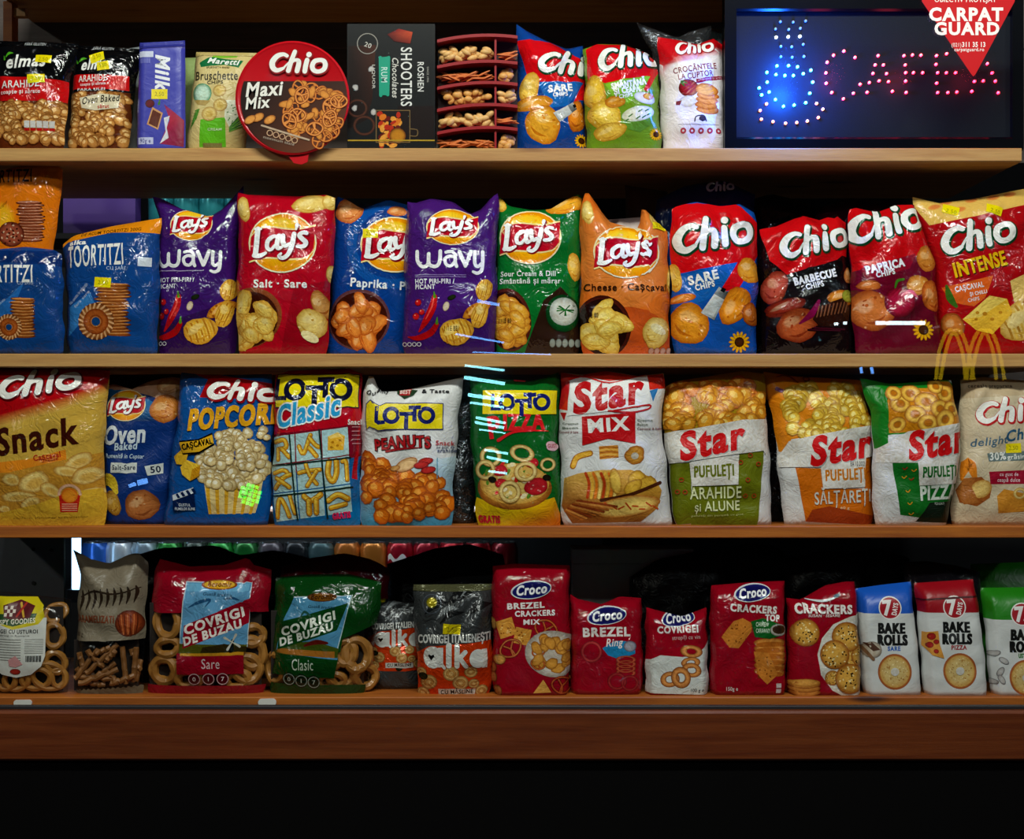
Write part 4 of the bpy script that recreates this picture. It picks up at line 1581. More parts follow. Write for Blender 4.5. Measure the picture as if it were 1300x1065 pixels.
a.T('INTENSE', 976, 602, 1228, 66, '2c0c06', 2, 14, 0, dx=4, dy=4)
a.T('INTENSE', 976, 602, 1228, 66, 'f2c21c', 2, 14)
a.T('CA\u0218CAVAL', 976, 672, 1108, 24, 'f6efe4', 2, 11)
a.T('\u0218I CHILLI', 1040, 692, 1122, 16, 'f6efe4', 2, 11)
a.T('CHIPS', 1032, 720, 1086, 16, 'f6efe4', 1, 11)
a.chio(916, 512, 1272, 155, 12)
a.sticker(970, 277, 74, 44, -20)
a.sticker(1168, 280, 74, 44, -20)
bag('chip_bag', 'red and yellow cheese and chilli chip bag at the right edge', 'snack bag', 2, [(240, 1163), (330, 1188), (449, 1200)], [(240, 1330), (449, 1335)],
    [(0, 246), (.2, 254), (.5, 248), (.8, 238), (1, 232)], 'b8141c', a, y0=.06, D=.036, seed=43, group='white-script chip bags', wr=1.1)


# ================================================================== top shelf
NUT = ('f2cf96', 'd8a460', '8a5424')
for which in (0, 1):
    a = Art(0, 0, .2538)
    if which == 0:
        a.P([(-40, 180), (400, 180), (370, 380), (330, 400), (-40, 370)], '101114')
        a.P([(-40, 372), (330, 398), (320, 515), (-40, 500)], 'd01a1c')
        a.part('picture')
        a.R(-40, 505, 330, 800, '6a3416')
        a.pile(-20, 520, 312, 705, 150, 23, NUT, 4, 1.25)
        a.part('lettering')
        a.T('F\u0102R\u0102 GLUTEN', 105, 218, 212, 16, 'd8d8d8', 0)
        a.T('elmas', 20, 335, 226, 60, 'f6f4ee', 2, 2, .2)
        a.L([(20, 280), (35, 262), (58, 262)], [4, 14, 4], '5cae2c')
        a.L([(14, 290), (10, 272)], [10, 3], '5cae2c')
        a.T('ARAHIDE', 8, 440, 200, 36, 'f4e6e0', 1, 2)
        a.T('coapte \u0219i s\u0103rate', 2, 470, 205, 20, 'f4e6e0', 1, 1)
        a.part('nutrition_marks')
        for i in range(5):
            a.R(126 + 30 * i, 606, 152 + 30 * i, 640, 'd8d4d0').R(126 + 30 * i, 642, 152 + 30 * i, 655, 'c02420')
        a.sticker(212, 292, 80, 38, -4)
        a.sticker(180, 393, 84, 44, 3)
        bag('peanut_bag', 'black and red roasted peanut bag at the left end of the top shelf', 'snack bag', 1, -9, [(46, 95), (100, 84), (188, 77)], [(0, 46), (.5, 47), (1, 49)], '101114', a, y0=.045, D=.026, seed=51, group='peanut bags', seal=(.05, '0c0d10'), wr=.7)
    else:
        a.P([(330, 200), (690, 200), (690, 460), (330, 450)], '101114')
        a.P([(355, 365), (640, 375), (640, 450), (350, 440)], 'd01a1c')
        a.part('picture')
        a.P([(330, 455), (645, 460), (640, 800), (330, 800)], '6a3416')
        a.pile(350, 470, 632, 715, 130, 24, NUT, 9, 1.25)
        a.part('lettering')
        a.P([(400, 490), (500, 470), (600, 478), (590, 540), (480, 555), (410, 540)], 'e8dcc0')
        a.T('F\u0102R\u0102 GLUTEN', 450, 238, 555, 16, 'd8d8d8', 0, -2)
        a.T('elmas', 395, 345, 556, 56, 'f6f4ee', 2, 2, .2)
        a.L([(385, 300), (400, 285), (424, 286)], [4, 14, 4], '5cae2c')
        a.L([(376, 306), (366, 288)], [10, 3], '5cae2c')
        a.T('ARAHIDE', 392, 408, 534, 32, 'f4e6e0', 1, 2)
        a.T('coapte \u0219i s\u0103rate', 400, 428, 530, 14, 'f4e6e0', 1, 2)
        a.T('FARA ULEI', 385, 453, 530, 12, 'e8e4e0', 1)
        a.T('Oven Baked', 410, 524, 596, 34, '1c1814', 1, 6, .25)
        a.T('s\u0103rat', 492, 545, 548, 18, 'c02420', 2, 4)
        a.sticker(478, 282, 72, 46, 18)
        a.sticker(511, 326, 60, 44, 8)
        bag('peanut_bag', 'black and red oven baked peanut bag beside the purple chocolate bar', 'snack bag', 1, [(55, 90), (188, 84)], [(55, 174), (188, 160)], [(0, 52), (.5, 53), (1, 57)], '101114', a, y0=.066, D=.024, seed=53, group='peanut bags', seal=(.05, '0c0d10'), wr=.7)
# grey film flap of the pack behind
bag('foil_pack', 'grey foil pack wedged between the oven baked peanuts and the purple chocolate', 'snack bag', 1, [(55, 150), (188, 148)], [(55, 173), (188, 172)], [(0, 58), (1, 55)], '9aa0a2', None, y0=.125, D=.012, seed=54, mat='matte')

# chocolate bar
a = Art(0, 0, .2538)
a.P([(686, 208), (918, 200), (918, 235), (686, 240)], '4d47a8')
a.part('picture')
a.P([(800, 720), (850, 600), (820, 520), (870, 560), (918, 600), (918, 735)], None, ['a02460', 'c02a50', '8a2a80', 'b02a58', 'a02048', '8a1c48'])
a.P([(800, 720), (830, 660), (820, 590), (850, 580), (835, 640), (845, 690)], 'dfe4f4')
a.P([(762, 535), (815, 565), (792, 650), (735, 622)], 'd8a878')
a.P([(765, 548), (806, 570), (788, 640), (744, 618)], '6e3420')
a.E(750, 518, 24, 22, '7a1c30', 0, 12, '40101c')
a.L([(795, 520), (800, 495)], [12, 4], '4a8a3a')
a.part('lettering')
a.T('Milka', 778, 268, 1000, 66, 'f4f4fa', 3, -90, .22)
a.R(692, 252, 764, 282, 'd8dcf0')
for i in range(6):
    a.R(698 + i * 9, 286, 703 + i * 9, 312, '8a8ed0')
a.T('LAPTE DIN ALPI', 692, 560, 760, 9, 'c8ccec', 0, 90)
a.R(690, 688, 768, 722, 'c8ccec')
a.T('90g e', 700, 715, 756, 20, '3a3a90', 1)
a.sticker(797, 470, 80, 50, 0)
bag('chocolate_bar', 'purple wrapped chocolate bar standing upright', 'chocolate', 1, [(50, 175), (188, 173)], [(50, 233), (188, 235)], [(0, 52), (1, 49)], '4f52b8', a, y0=.03, D=.008, seed=56, mat='paper', p=9, wr=.15, base=.9, top=.1, lean=.01, seal=(.06, '4448a6'))

# bruschette chips
a = Art(0, 0, .2538)
a.P([(1060, 235), (1195, 232), (1175, 275), (1050, 280)], '8ac43c')
a.P([(1005, 600), (1130, 590), (1130, 735), (995, 735)], '6fc02c')
a.P([(990, 305), (1040, 272), (1130, 285), (1210, 295), (1190, 335), (1120, 318), (1000, 330)], '1d7a4a')
a.part('picture')
a.P([(1130, 505), (1190, 500), (1225, 560), (1215, 640), (1150, 640), (1125, 590)], 'e6eedc')
g = random.Random(2)
for k in range(16):
    a.E(g.uniform(1140, 1205), g.uniform(515, 620), 5, 3, '4a8a3a', g.uniform(0, 90), 6)
a.E(1012, 468, 48, 52, 'cfe8dc', 0, 20, '2a8a5c')
a.P([(970, 500), (1055, 505), (1030, 530), (990, 525)], 'b8a060')
for (x, y, q) in ((1100, 455, 34), (1105, 528, 36), (1050, 572, 40)):
    a.E(x, y, q, q * .9, 'e8d48c', 10, 16, 'b4904a')
    a.E(x, y, q * .5, q * .45, 'd8bc6a', 0, 10)
for k in range(8):
    a.L([(950 + k * 4, 640 - k * 12), (985 + k * 2, 590 - k * 6)], 5, '5c9a3c')
for k in range(6):
    a.L([(1150, 640 + k * 4), (1215, 560 + k * 14)], 6, '7ab04a' if k % 2 else '4a8a4a')
a.part('lettering')
a.T('Maretti', 1030, 308, 1190, 30, 'f2f4ec', 2, -5, .25)
a.T('BRUSCHETTA BAKED', 1030, 338, 1145, 9, '6a5a30', 1)
a.T('Bruschette', 972, 398, 1190, 44, '4a4228', 1)
a.T('CHIPS', 1035, 420, 1118, 17, '4a4228', 1)
a.T('CREAM', 1040, 655, 1112, 12, 'd8ecc4', 1)
a.R(1015, 715, 1110, 735, '8a8450')
bag('bruschette_bag', 'cream bread-chip bag with a green stripe beside the round red tub', 'snack bag', 1, [(60, 244), (188, 234)], [(60, 323), (188, 310)], [(0, 60), (1, 61)], 'd9c68c', a, y0=.05, D=.03, seed=58, mat='matte', p=4, wr=.5, seal=(.05, 'cdb97c'))
bag('bruschette_bag', 'pale green bread-chip bag glimpsed behind the cream one', 'snack bag', 1, [(60, 226), (188, 226)], [(60, 300), (188, 300)], [(0, 68), (1, 66)], '9cae74', None, y0=.14, D=.025, seed=59, mat='matte')

# round tub of mixed crackers, lid to the front
M['red_plastic'] = plain('red_plastic', 'c8101c', .28, coat=.3)
M['clear_red'] = plain('tray_red', '9a1018', .35)
lid = thing('snack_tub', 'round red tub of mixed crackers standing on edge, lid to the front', 'snack tub', (wx(373), 0, SHELF_Z[1]))
zc1 = wz(127) - SHELF_Z[1]
R0 = 72 * S
m = MB()
m.lathe([(R0 * .97, -.006), (R0, -.010), (R0, -.018), (R0 * .965, -.0205), (R0 * .93, -.018)], (0, 0, zc1), 'y', 56)
m.build('lid', M['red_plastic'], lid, True)
m = MB()
m.prism([(-.012, -R0 + .004), (.030, -R0 + .006), (.027, -R0 - .012), (.016, -R0 - .0165), (.002, -R0 - .014)], -.014, -.0105)
for i, (x, y, z) in enumerate(m.v):
    m.v[i] = (x, y, z + zc1)
m.build('pull_tab', M['red_plastic'], lid)
rt_ = zc1 - .0004
m = MB().lathe([(rt_ * .99, -.008), (rt_, .0), (rt_ * .9, .055), (rt_ * .88, .058)], (0, 0, zc1), 'y', 48)
m.build('tray', M['red_plastic'], lid, True)
a = Art(290, 0, .2923)
cl, cr, rr = 285, 432, 232
a.P([(cl + rr * math.cos(t), cr + rr * math.sin(t)) for t in np.linspace(-.35, math.pi + .35, 40)], None,
    [mixc(hx('2a100c'), hx('7a4a30'), .5 + .5 * math.sin(t * 1.5)) for t in np.linspace(-.35, math.pi + .35, 40)])
a.part('picture')
g = random.Random(8)
CR = ('f2b873', 'd4843c', '7c3a14')
for k in range(60):
    t, d = g.uniform(0, 6.28), math.sqrt(g.random())
    x, y = 370 + 130 * d * math.cos(t), 490 + 130 * d * math.sin(t)
    if g.random() < .3:
        a.pretzel(x, y, 27, g.uniform(0, 6), '8a3c14', 'e0944c', .36)
    else:
        a.E(x, y, g.uniform(20, 30), g.uniform(12, 17), 'eda955', g.uniform(-80, 80), 12, '9a5420', .06)
for (x, y) in ((320, 415), (440, 460), (300, 500), (265, 525), (375, 560), (480, 440), (440, 515)):
    a.pretzel(x, y, 32, x % 6, '8a3c14', 'e8a05a', .36)
for (x, y) in ((130, 510), (180, 520), (95, 520)):
    a.E(x, y, 28, 17, 'f0b060', 30, 12, 'a4602a')
a.L([(145, 545), (230, 572), (350, 608)], 8, 'cdb8a4')
a.part('nutrition_marks')
for i in range(5):
    a.ring(180 + 27 * i, 578 + 8 * i, 14, 10, 'c8a080', 'dcb898', n=12)
a.T('maximum taste', 150, 600, 290, 12, 'c8b8a8', 0, -14)
a.part('lettering')
a.T('Maxi', 72, 420, 236, 58, 'f6f2ea', 2, 3, .2)
a.T('Mix', 72, 475, 178, 48, 'f6f2ea', 2, 5, .2)
a.chio(165, 318, 425, 105, -2, 'a00c18')
panel_art(a, lid, 290, 40, 460, 215, -.0206, 'card')

# liqueur chocolate box in cellophane
bx = thing('chocolate_box', 'black liqueur chocolate box in cellophane, lettering turned sideways', 'box', (wx(496), 0, SHELF_Z[1]))
x0, x1 = wx(441) - wx(496), wx(552) - wx(496)
ht = wz(31) - SHELF_Z[1]
M['black_card'] = plain('black_card', '141518', .35)
MB().box(x0, x1, .006, .045, 0, ht, b=.0008).build('box_body', M['black_card'], bx)
MB().box(x0 - .001, x1 + .001, .003, .0465, 0, ht + .001, b=.002).build('cellophane', M['cello'], bx)
a = Art(290, 0, .2923)
a.R(516, 104, 896, 650, '15171a')
a.part('picture')
a.P([(520, 200), (640, 195), (625, 430), (600, 520), (520, 560)], None, ['2a1a16', '5a3428', '3c2018', '2c1812', '1c100c'])
for (x, y, q) in ((560, 470, 46), (590, 545, 50)):
    a.ring(x, y, q, q * .72, '24120c', '6a4030', .9)
a.R(735, 460, 892, 600, '2a1c1c')
for k in range(46):
    a.E(g.uniform(655, 740), g.uniform(485, 635), g.uniform(8, 20), g.uniform(6, 14), ('e88a2c', 'c83a1c', 'f2b050', '7a1c10')[k % 4], g.uniform(0, 90), 8)
a.E(735, 590, 36, 34, 'd89a2c', 0, 14, '7a4410')
a.frame(640, 478, 790, 620, 4, '8a7450')
a.L([(790, 560), (820, 565), (818, 590), (790, 590)], 4, '8a7450')
for (x, y) in ((548, 470), (630, 487), (552, 380), (620, 300)):
    a.E(x, y, 14, 14, 'd8d8da', 0, 8, '6a6a70', .12)
a.P([(690, 150), (740, 125), (800, 140), (790, 190), (720, 180)], None, ['6a1c20', 'a02428', 'd8603c', '8a2a20', '5a1418'])
a.R(518, 607, 896, 613, 'c8a83c')
a.part('lettering')
a.ring(604, 190, 46, 42, 'a8a49c', 'a8a49c')
a.T('20', 588, 200, 620, 20, 'd8d4cc', 1, -20)
a.P([(655, 250), (700, 245), (698, 415), (655, 412)], '2fb093')
a.L([(660, 250), (662, 415)], 14, '2fb093')
a.L([(696, 250), (692, 412)], 14, '2fb093')
a.T('RUM', 664, 290, 734, 26, 'd9f2ea', 1, -90)
a.T('LIQUOR', 625, 280, 731, 12, 'd8d4cc', 1, -90)
a.T('Chocolates', 712, 248, 888, 26, 'e8e4dc', 1, -90, .25)
a.T('SHOOTERS', 750, 205, 1008, 46, 'f4f2ee', 1, -90)
a.T('ROSHEN', 822, 268, 954, 26, 'f4f2ee', 1, -90)
a.T('SINCE 1996', 862, 290, 930, 8, 'c8c4bc', 0, -90)
panel_art(a, bx, 440, 30, 553, 190, .0058, 'card')

# open party trays in red plastic stacked on edge: five curved tiers of nuts and crackers
tr = thing('snack_tray', 'red partitioned party tray showing five tiers of nuts and crackers', 'snack tray', (wx(606), 0, SHELF_Z[1]))
X0, X1 = wx(555) - wx(606), wx(657) - wx(606)
top_px = [43, 76, 103, 131, 160, 190]
zz = [wz(q) - SHELF_Z[1] for q in top_px]
M['tray_dark'] = plain('tray_dark_red', '2a0a0c', .5)  # red-black plastic of the tray's back wall, darker than the rims
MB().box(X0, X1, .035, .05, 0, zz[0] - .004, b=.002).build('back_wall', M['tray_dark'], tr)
M['nut'] = plain('peanut', 'e2b06a', .5, noise=.3, scale=90, bump=.3)
M['stick'] = plain('paprika_stick', 'd8702a', .5, noise=.25, scale=90, bump=.3)
M['cracker'] = plain('cracker', 'e0a050', .5, noise=.25, scale=90, bump=.3)
xs = np.linspace(X0, X1, 15)
for i in range(5):
    arc = lambda x, d=0.0: zz[i] + d - .012 * ((x - .02) / (X1 - X0) * 1.5) ** 2
    pts = [(x, arc(x)) for x in xs] + [(x, arc(x, -.0055)) for x in reversed(xs)]
    MB().prism(pts, -.002, .04).build('tier_rim', M['clear_red'], tr)
xd = wx(629) - wx(606)
MB().box(xd - .0018, xd + .0018, .004, .04, .0, zz[0] - .006).build('divider', M['clear_red'], tr)
for i in range(5):
    for (a0, a1, kind) in ((X0 + .004, xd - .004, i % 3), (xd + .004, X1 - .003, (i + 1) % 3)):
        z0 = (zz[i + 1] if i < 4 else 0) + .001
        m = MB()
        w_ = a1 - a0
        kd = 1 if (i, kind) == (1, 1) else kind
        for k in range(int(20 * w_ / .05)):
            x = g.uniform(a0 + .006, a1 - .006)
            z = z0 + g.uniform(.005, .024)
            if kd == 1:
                m.ball((x, g.uniform(.012, .028), z * .5 + (z0 + .008) * .5), (.0022, .0022, .014), (0, g.uniform(1.1, 2), 0), 6, 5)
            elif kd == 2:
                m.ball((x, g.uniform(.010, .028), z), (.008, .004, .006), (0, g.uniform(-1, 1), 0), 8, 5)
            else:
                m.ball((x, g.uniform(.010, .028), z), (.0105, .006, .0058), (0, g.uniform(-.8, .8), g.uniform(-.3, .3)), 8, 6)
        o = m.build(('peanuts', 'sticks', 'crackers')[kd], M[('nut', 'stick', 'cracker')[kd]], tr, True)
        o['kind'] = 'stuff'

# blue salted chips
a = Art(640, 0, .2462)
a.P([(70, 190), (240, 195), (360, 270), (430, 300), (430, 500), (360, 520), (408, 415), (130, 425), (80, 260)], 'd8141e')
a.P([(185, 425), (408, 415), (330, 545), (240, 560), (180, 440)], '1f74c0')
a.part('picture')
a.chip(130, 455, 52, 84, -8, CHIPY)
a.chip(150, 535, 98, 40, 10, ('f0b040', 'e09628', 'ac641a'))
a.chip(200, 645, 96, 94, -30, ('f2ba40', 'e49a24', 'a85e14'), 0, .05, 9)
a.chip(375, 600, 48, 80, -8, ('e8962c', 'd47a1e', '984a12'))
shaker(a, 312, 580, .85, -55)
sunflower(a, 398, 722, 34)
a.part('lettering')
a.T('SARE', 230, 478, 356, 34, 'f4f3ee', 3, 6)
a.T('CHIPS', 252, 502, 330, 20, 'f4f3ee', 2, 6)
a.chio(155, 375, 520, 130, -4)
bag('chip_bag', 'blue and red salted chip bag on the top shelf beside the red tray', 'snack bag', 1, [(28, 656), (100, 655), (188, 647)], [(28, 742), (188, 743)],
    [(0, 24), (.15, 33), (.45, 46), (.75, 56), (1, 52)], '174f9a', a, y0=.062, D=.03, seed=61, group='white-script chip bags', wr=1.3)
# green sour cream onion
a = Art(640, 0, .2462)
a.P([(430, 230), (470, 205), (620, 205), (760, 245), (805, 290), (806, 345), (740, 470), (720, 460), (755, 385), (520, 430), (430, 400)], 'd8141e')
a.P([(520, 435), (758, 385), (700, 470), (640, 540), (560, 510)], '8cc03a')
a.part('picture')
a.chip(470, 480, 56, 96, 12, ('f0cc50', 'dcae34', 'b07e22'))
a.chip(520, 600, 82, 80, -20, ('f4d45c', 'e8bc3c', 'b88a24'), 0, .05, 7)
a.chip(545, 680, 88, 44, 15, ('eac85a', 'dcae3c', 'a87e22'))
a.chip(570, 530, 52, 30, 0, ('e8a83c', 'd88e28', 'a8641a'))
a.E(725, 505, 58, 32, 'e8e6dc', -10, 18, 'b8bca8')
a.E(745, 495, 30, 18, 'e8c060', 0, 12, 'c03a2c')
a.P([(603, 600), (775, 560), (760, 640), (700, 682), (640, 670)], '6a9a3a')
a.E(690, 590, 86, 38, 'eef0e6', 12, 24, 'c8d0b8')
for (x, y) in ((650, 600), (700, 575), (735, 570), (690, 610), (720, 605), (630, 625), (745, 590)):
    a.L([(x - 9, y + 6), (x + 9, y - 6)], 6, '3a7a2a')
sunflower(a, 780, 690, 30)
a.part('lettering')
a.T('SM\u00c2NT\u00c2N\u0102', 555, 466, 738, 30, 'f4f3ee', 3, 11)
a.T('\u0218I CEAP\u0102', 566, 496, 705, 28, 'f4f3ee', 3, 11)
a.T('CHIPS', 592, 514, 664, 18, 'f4f3ee', 2, 11)
a.chio(478, 375, 820, 150, 7)
bag('chip_bag', 'green and red sour cream and onion chip bag on the top shelf', 'snack bag', 1, [(50, 742), (188, 745)], [(50, 836), (188, 841)],
    [(0, 56), (.2, 49), (.55, 50), (.85, 60), (1, 72)], '7a9e2c', a, y0=.046, D=.034, seed=63, group='white-script chip bags', wr=1.3)
# white oven crisps
a = Art(640, 0, .2462)
a.P([(790, 150), (1150, 150), (1150, 225), (1080, 245), (900, 285), (825, 325), (800, 300)], 'd01420')
a.P([(825, 325), (900, 285), (1080, 245), (1150, 225), (1150, 275), (1080, 285), (880, 330), (825, 370)], None, ['d01420', 'd01420', 'd01420', 'd01420', 'efe6e8', 'efe6e8', 'efe6e8', 'efe6e8'])
a.part('picture')
a.E(950, 455, 52, 46, 'b81c28', 0, 18, '6a0c14')
a.L([(925, 445), (912, 425), (940, 432)], [8, 14, 6], '4a7a2a')
a.E(945, 525, 42, 30, 'f4f2ee', 0, 16, 'c8c0bc')
a.P([(885, 525), (915, 520), (905, 545), (885, 545)], '8a2030')
for i, (x, y) in enumerate(((1048, 570), (1040, 545), (1045, 520), (1050, 495), (1045, 465))):
    a.E(x, y, 60, 22 if i < 4 else 34, 'f2a248' if i < 4 else 'f4b45a', -6, 18, 'c0641e', .03)
a.P([(1000, 620), (1005, 605), (1020, 600), (1035, 605), (1040, 622), (1020, 632)], '3a2a3a')
a.L([(980, 630), (985, 608), (1005, 600), (1030, 602), (1040, 628)], 6, '3a2a3a')
a.part('nutrition_marks')
for i in range(5):
    a.ring(922 + 46 * i, 676, 15, 6, 'a01c30', 'd05060', n=12)
a.R(895, 643, 1110, 646, 'a8a0a4')
a.part('lettering')
a.P([(990, 408), (1145, 382), (1145, 400), (990, 428)], 'a81c44')
a.T('sm\u00e2nt\u00e2n\u0103 \u0219i ardei', 1000, 420, 1130, 10, 'f0d8e0', 0, 10)
a.T('CROC\u00c2NTELE', 874, 382, 1100, 30, '8a1c34', 1, 8)
a.T('LA CUPTOR', 896, 415, 1080, 28, '8a1c34', 1, 8)
a.chio(880, 285, 1085, 92, 5, 'a00c18')
bag('oven_crisp_bag', 'white and red oven crisp bag left of the light-up sign', 'snack bag', 1, [(38, 838), (188, 842)], [(38, 922), (188, 924)],
    [(0, 40), (.3, 44), (.6, 50), (.85, 42), (1, 50)], 'efe6e6', a, y0=.05, D=.034, seed=66, wr=1.2, mat='matte')
bag('foil_pack', 'silver foil bag corner rising behind the white oven crisp bag', 'snack bag', 1, [(22, 808), (60, 830), (188, 838)], [(22, 905), (188, 915)], [(0, 22), (.3, 34), (.5, 42), (.7, 34), (1, 26)], '8c9094', None, y0=.14, D=.03, seed=67, mat='silver', wr=1.8)
bag('foil_pack', 'dull dark foil pack beside the sign, behind the white crisp bag', 'snack bag', 1, [(22, 880), (188, 880)], [(22, 930), (188, 930)], [(0, 40), (.5, 30), (1, 34)], '4a5a58', None, y0=.21, D=.02, seed=68, mat='foil', wr=1.5)

# ------------------------------------------------------------------ light-up sign
M['sign_frame'] = plain('sign_frame', '05070b', .22, spec=.2)
M['sign_panel'] = plain('sign_panel', '161b21', .4, noise=.15, scale=300, bump=.1, spec=.12)
sg = thing('led_sign', 'black framed light-up coffee sign with blue cup and red dotted letters', 'sign', (wx(1112), .02, SHELF_Z[1]))
sx0, sx1 = wx(922) - wx(1112), wx(1304) - wx(1112)
szt = wz(-12) - SHELF_Z[1]
px0, px1, pz0, pz1 = wx(937) - wx(1112), wx(1290) - wx(1112), wz(171) - SHELF_Z[1], wz(10) - SHELF_Z[1]
led_panel = MB().box(sx0, sx1, .014, .03, .001, szt - .001, b=.002).build('panel', M['sign_panel'], sg)
for q in ((sx0, px0, 0, szt), (px1, sx1, 0, szt), (px0, px1, 0, pz0), (px0, px1, pz1, szt)):
    MB().box(q[0], q[1], 0, .034, q[2], q[3], b=.004).build('frame_bar', M['sign_frame'], sg)
M['led_off'] = plain('led_off', 'aab4bc', .2)
for nm, c, e in (('led_white', 'cfeaff', 14), ('led_blue', '1ea0ff', 40), ('led_orange', 'ff7a5a', 9), ('led_red', 'ff1428', 18)):
    M[nm] = plain(nm, 'ffffff', .3, emit=c, es=e)
LED = {'led_off': [(295, 88), (348, 90), (400, 85), (275, 118), (330, 120), (378, 115), (297, 190), (342, 192), (390, 182), (297, 233), (344, 235), (393, 232)],
       'led_white': [(278, 153), (328, 151), (376, 149)],
       'led_blue': [(281, 271), (329, 270), (366, 275), (240, 298), (277, 307), (314, 311), (349, 311), (390, 303), (421, 289), (241, 338), (429, 338), (208, 362), (218, 391), (249, 379), (417, 384), (275, 410), (400, 423), (308, 438), (352, 433)],
       'led_orange': [(238, 428), (445, 426), (471, 450), (212, 455), (217, 491), (265, 501), (317, 508), (363, 505), (407, 499), (452, 484)],
       'led_red': [(558, 210), (515, 227), (489, 256), (484, 300), (485, 343), (508, 381), (556, 407), (597, 384), (604, 236),
                   (699, 229), (687, 267), (721, 267), (678, 302), (734, 303), (625, 347), (663, 340), (703, 333), (742, 336), (654, 380), (758, 376),
                   (806, 229), (841, 226), (876, 227), (811, 267), (813, 299), (845, 299), (883, 299), (813, 334), (815, 381),
                   (940, 229), (982, 221), (938, 265), (945, 299), (981, 299), (1019, 299), (941, 342), (945, 381), (987, 381), (1024, 379),
                   (1120, 229), (1105, 262), (1150, 262), (1092, 298), (1170, 300), (1097, 335), (1133, 333), (1183, 334), (1086, 376), (1195, 382)]}
lm = {}
for nm, pts in LED.items():
    me = MB().lathe([(.0024, .0), (.0026, -.0035), (.002, -.0055), (.0008, -.0064)], (0, 0, 0), 'y', 10).mesh('led', M[nm], True)
    for (cx_, cy_) in pts:
        link('led', me, led_panel, (wx(900 + cx_ * .3077, .03) - wx(1112), .014, wz(cy_ * .3077, .03) - SHELF_Z[1]))
for nm, lx_, lz_, e, c in (('cup_glow', 1000, 112, 6.5, (.01, .12, 1)), ('cup_glow', 1000, 75, 2.2, (.01, .12, 1)), ('letter_glow', 1060, 92, .14, (1, .05, .1)), ('letter_glow', 1150, 92, .16, (1, .05, .1)), ('letter_glow', 1235, 92, .12, (1, .05, .1))):
    ld = bpy.data.lights.new(nm, 'POINT')
    ld.energy, ld.color, ld.shadow_soft_size = e, c, .02
    o = bpy.data.objects.new(nm, ld)
    COL.objects.link(o)
    o.location = (wx(lx_), -.022 if nm == 'cup_glow' else -.008, wz(lz_))

# sticker on the window glass
M['sticker_red'] = plain('sticker_red', 'c20a12', .5, spec=.25)
st = thing('window_sticker', 'red triangular security company sticker on the window glass', 'sticker', (wx(1235, GY), GY - .0032, wz(97, GY)))
P5 = [(1166, -12), (1290, -12), (1287, 3), (1237.5, 95), (1235, 97.5), (1232.5, 95), (1170, 3)]
MB().prism([(wx(x, GY) - st.location.x, wz(y, GY) - st.location.z) for x, y in P5], -.0008, 0).build('sticker_sheet', M['sticker_red'], st)
a = Art(900, 0, .3077)
a.part('lettering')
a.T('OBIECTIV PROTEJAT', 930, 8, 1186, 20, 'f4efe8', 1)
a.T('CARPAT', 908, 84, 1216, 50, 'f8f4ee', 3)
a.T('GUARD', 930, 142, 1202, 48, 'f8f4ee', 3)
a.T('(021)', 1000, 193, 1042, 16, 'f4efe8', 0)
a.T('311 35 13', 1044, 193, 1142, 19, 'f8f4ee', 2)
a.T('carpatguard.ro', 1012, 211, 1136, 14, 'f4efe8', 1)
panel_art(a, st, 1160, -15, 1295, 100, GY - .0041, 'card')


# ================================================================== third shelf
# cheese snack bag at the left edge
a = Art(0, 455, .2654)
a.P([(-80, 20), (520, 20), (500, 110), (480, 130), (300, 185), (-80, 290)], 'c0101c')
a.P([(-80, 290), (300, 185), (500, 110), (490, 170), (300, 250), (-80, 350)], None, ['c0101c', 'c0101c', 'c0101c', 'd9b45a', 'd9b45a', 'd9b45a'])
a.P([(-80, 505), (150, 480), (320, 435), (325, 485), (200, 515), (50, 545), (-80, 550)], 'e8942a')
a.part('picture')
g = random.Random(11)
a.P([(-80, 550), (50, 545), (240, 500), (480, 450), (500, 790), (-80, 790)], 'c8963c')
for (x, y, rx, ry, t) in ((380, 490, 70, 34, 20), (60, 580, 50, 30, -10), (170, 590, 80, 50, 25), (330, 540, 70, 26, -10), (90, 660, 90, 26, 5), (250, 630, 60, 30, -30), (420, 560, 80, 40, 10), (440, 640, 60, 24, 10), (150, 690, 50, 30, 20), (20, 720, 30, 18, 0)):
    a.E(x, y, rx, ry, 'f2dc94', t, 20, 'b8842e', .06)
    a.E(x + 6, y + ry * .15, rx * .6, ry * .55, 'd8b05a', t, 14, 'e6c67c')
a.P([(-80, 760), (200, 690), (330, 640), (480, 620), (500, 720), (500, 800), (-80, 800)], 'dcb440')
a.part('emblem')
a.P([(285, 650), (385, 650), (372, 735), (290, 735)], 'c83020')
a.ring(335, 655, 56, 42, 'd8a080', 'e8c0a0', 1, 0, 18, 180, 360)
a.E(335, 655, 38, 36, 'f0a030', 0, 16, 'd87020')
for i in range(4):
    a.R(298, 694 + i * 10, 370, 698 + i * 10, 'e8b090')
a.part('lettering')
a.T('Snack', -12, 465, 378, 122, '4a1c10', 2, 9, .12)
a.T('Ca\u0219caval', 168, 490, 302, 26, 'b8201c', 2, 9)
a.T('Cheese', 205, 498, 288, 16, 'b8201c', 1, 9)
a.T('conform sfaturilor specialistilor', 60, 768, 420, 9, '8a6a20', 0, 1)
a.chio(-20, 205, 385, 125, 8, '6a0a14')
bag('cheese_snack_bag', 'red and yellow cheese snack bag at the left edge of the third shelf', 'snack bag', 3, [(468, -30), (665, -30)], [(468, 135), (560, 127), (665, 132)], [(0, 466), (.9, 468), (1, 470)], 'd6b050', a, y0=.035, D=.036, seed=71, lean=.01, wr=.9)

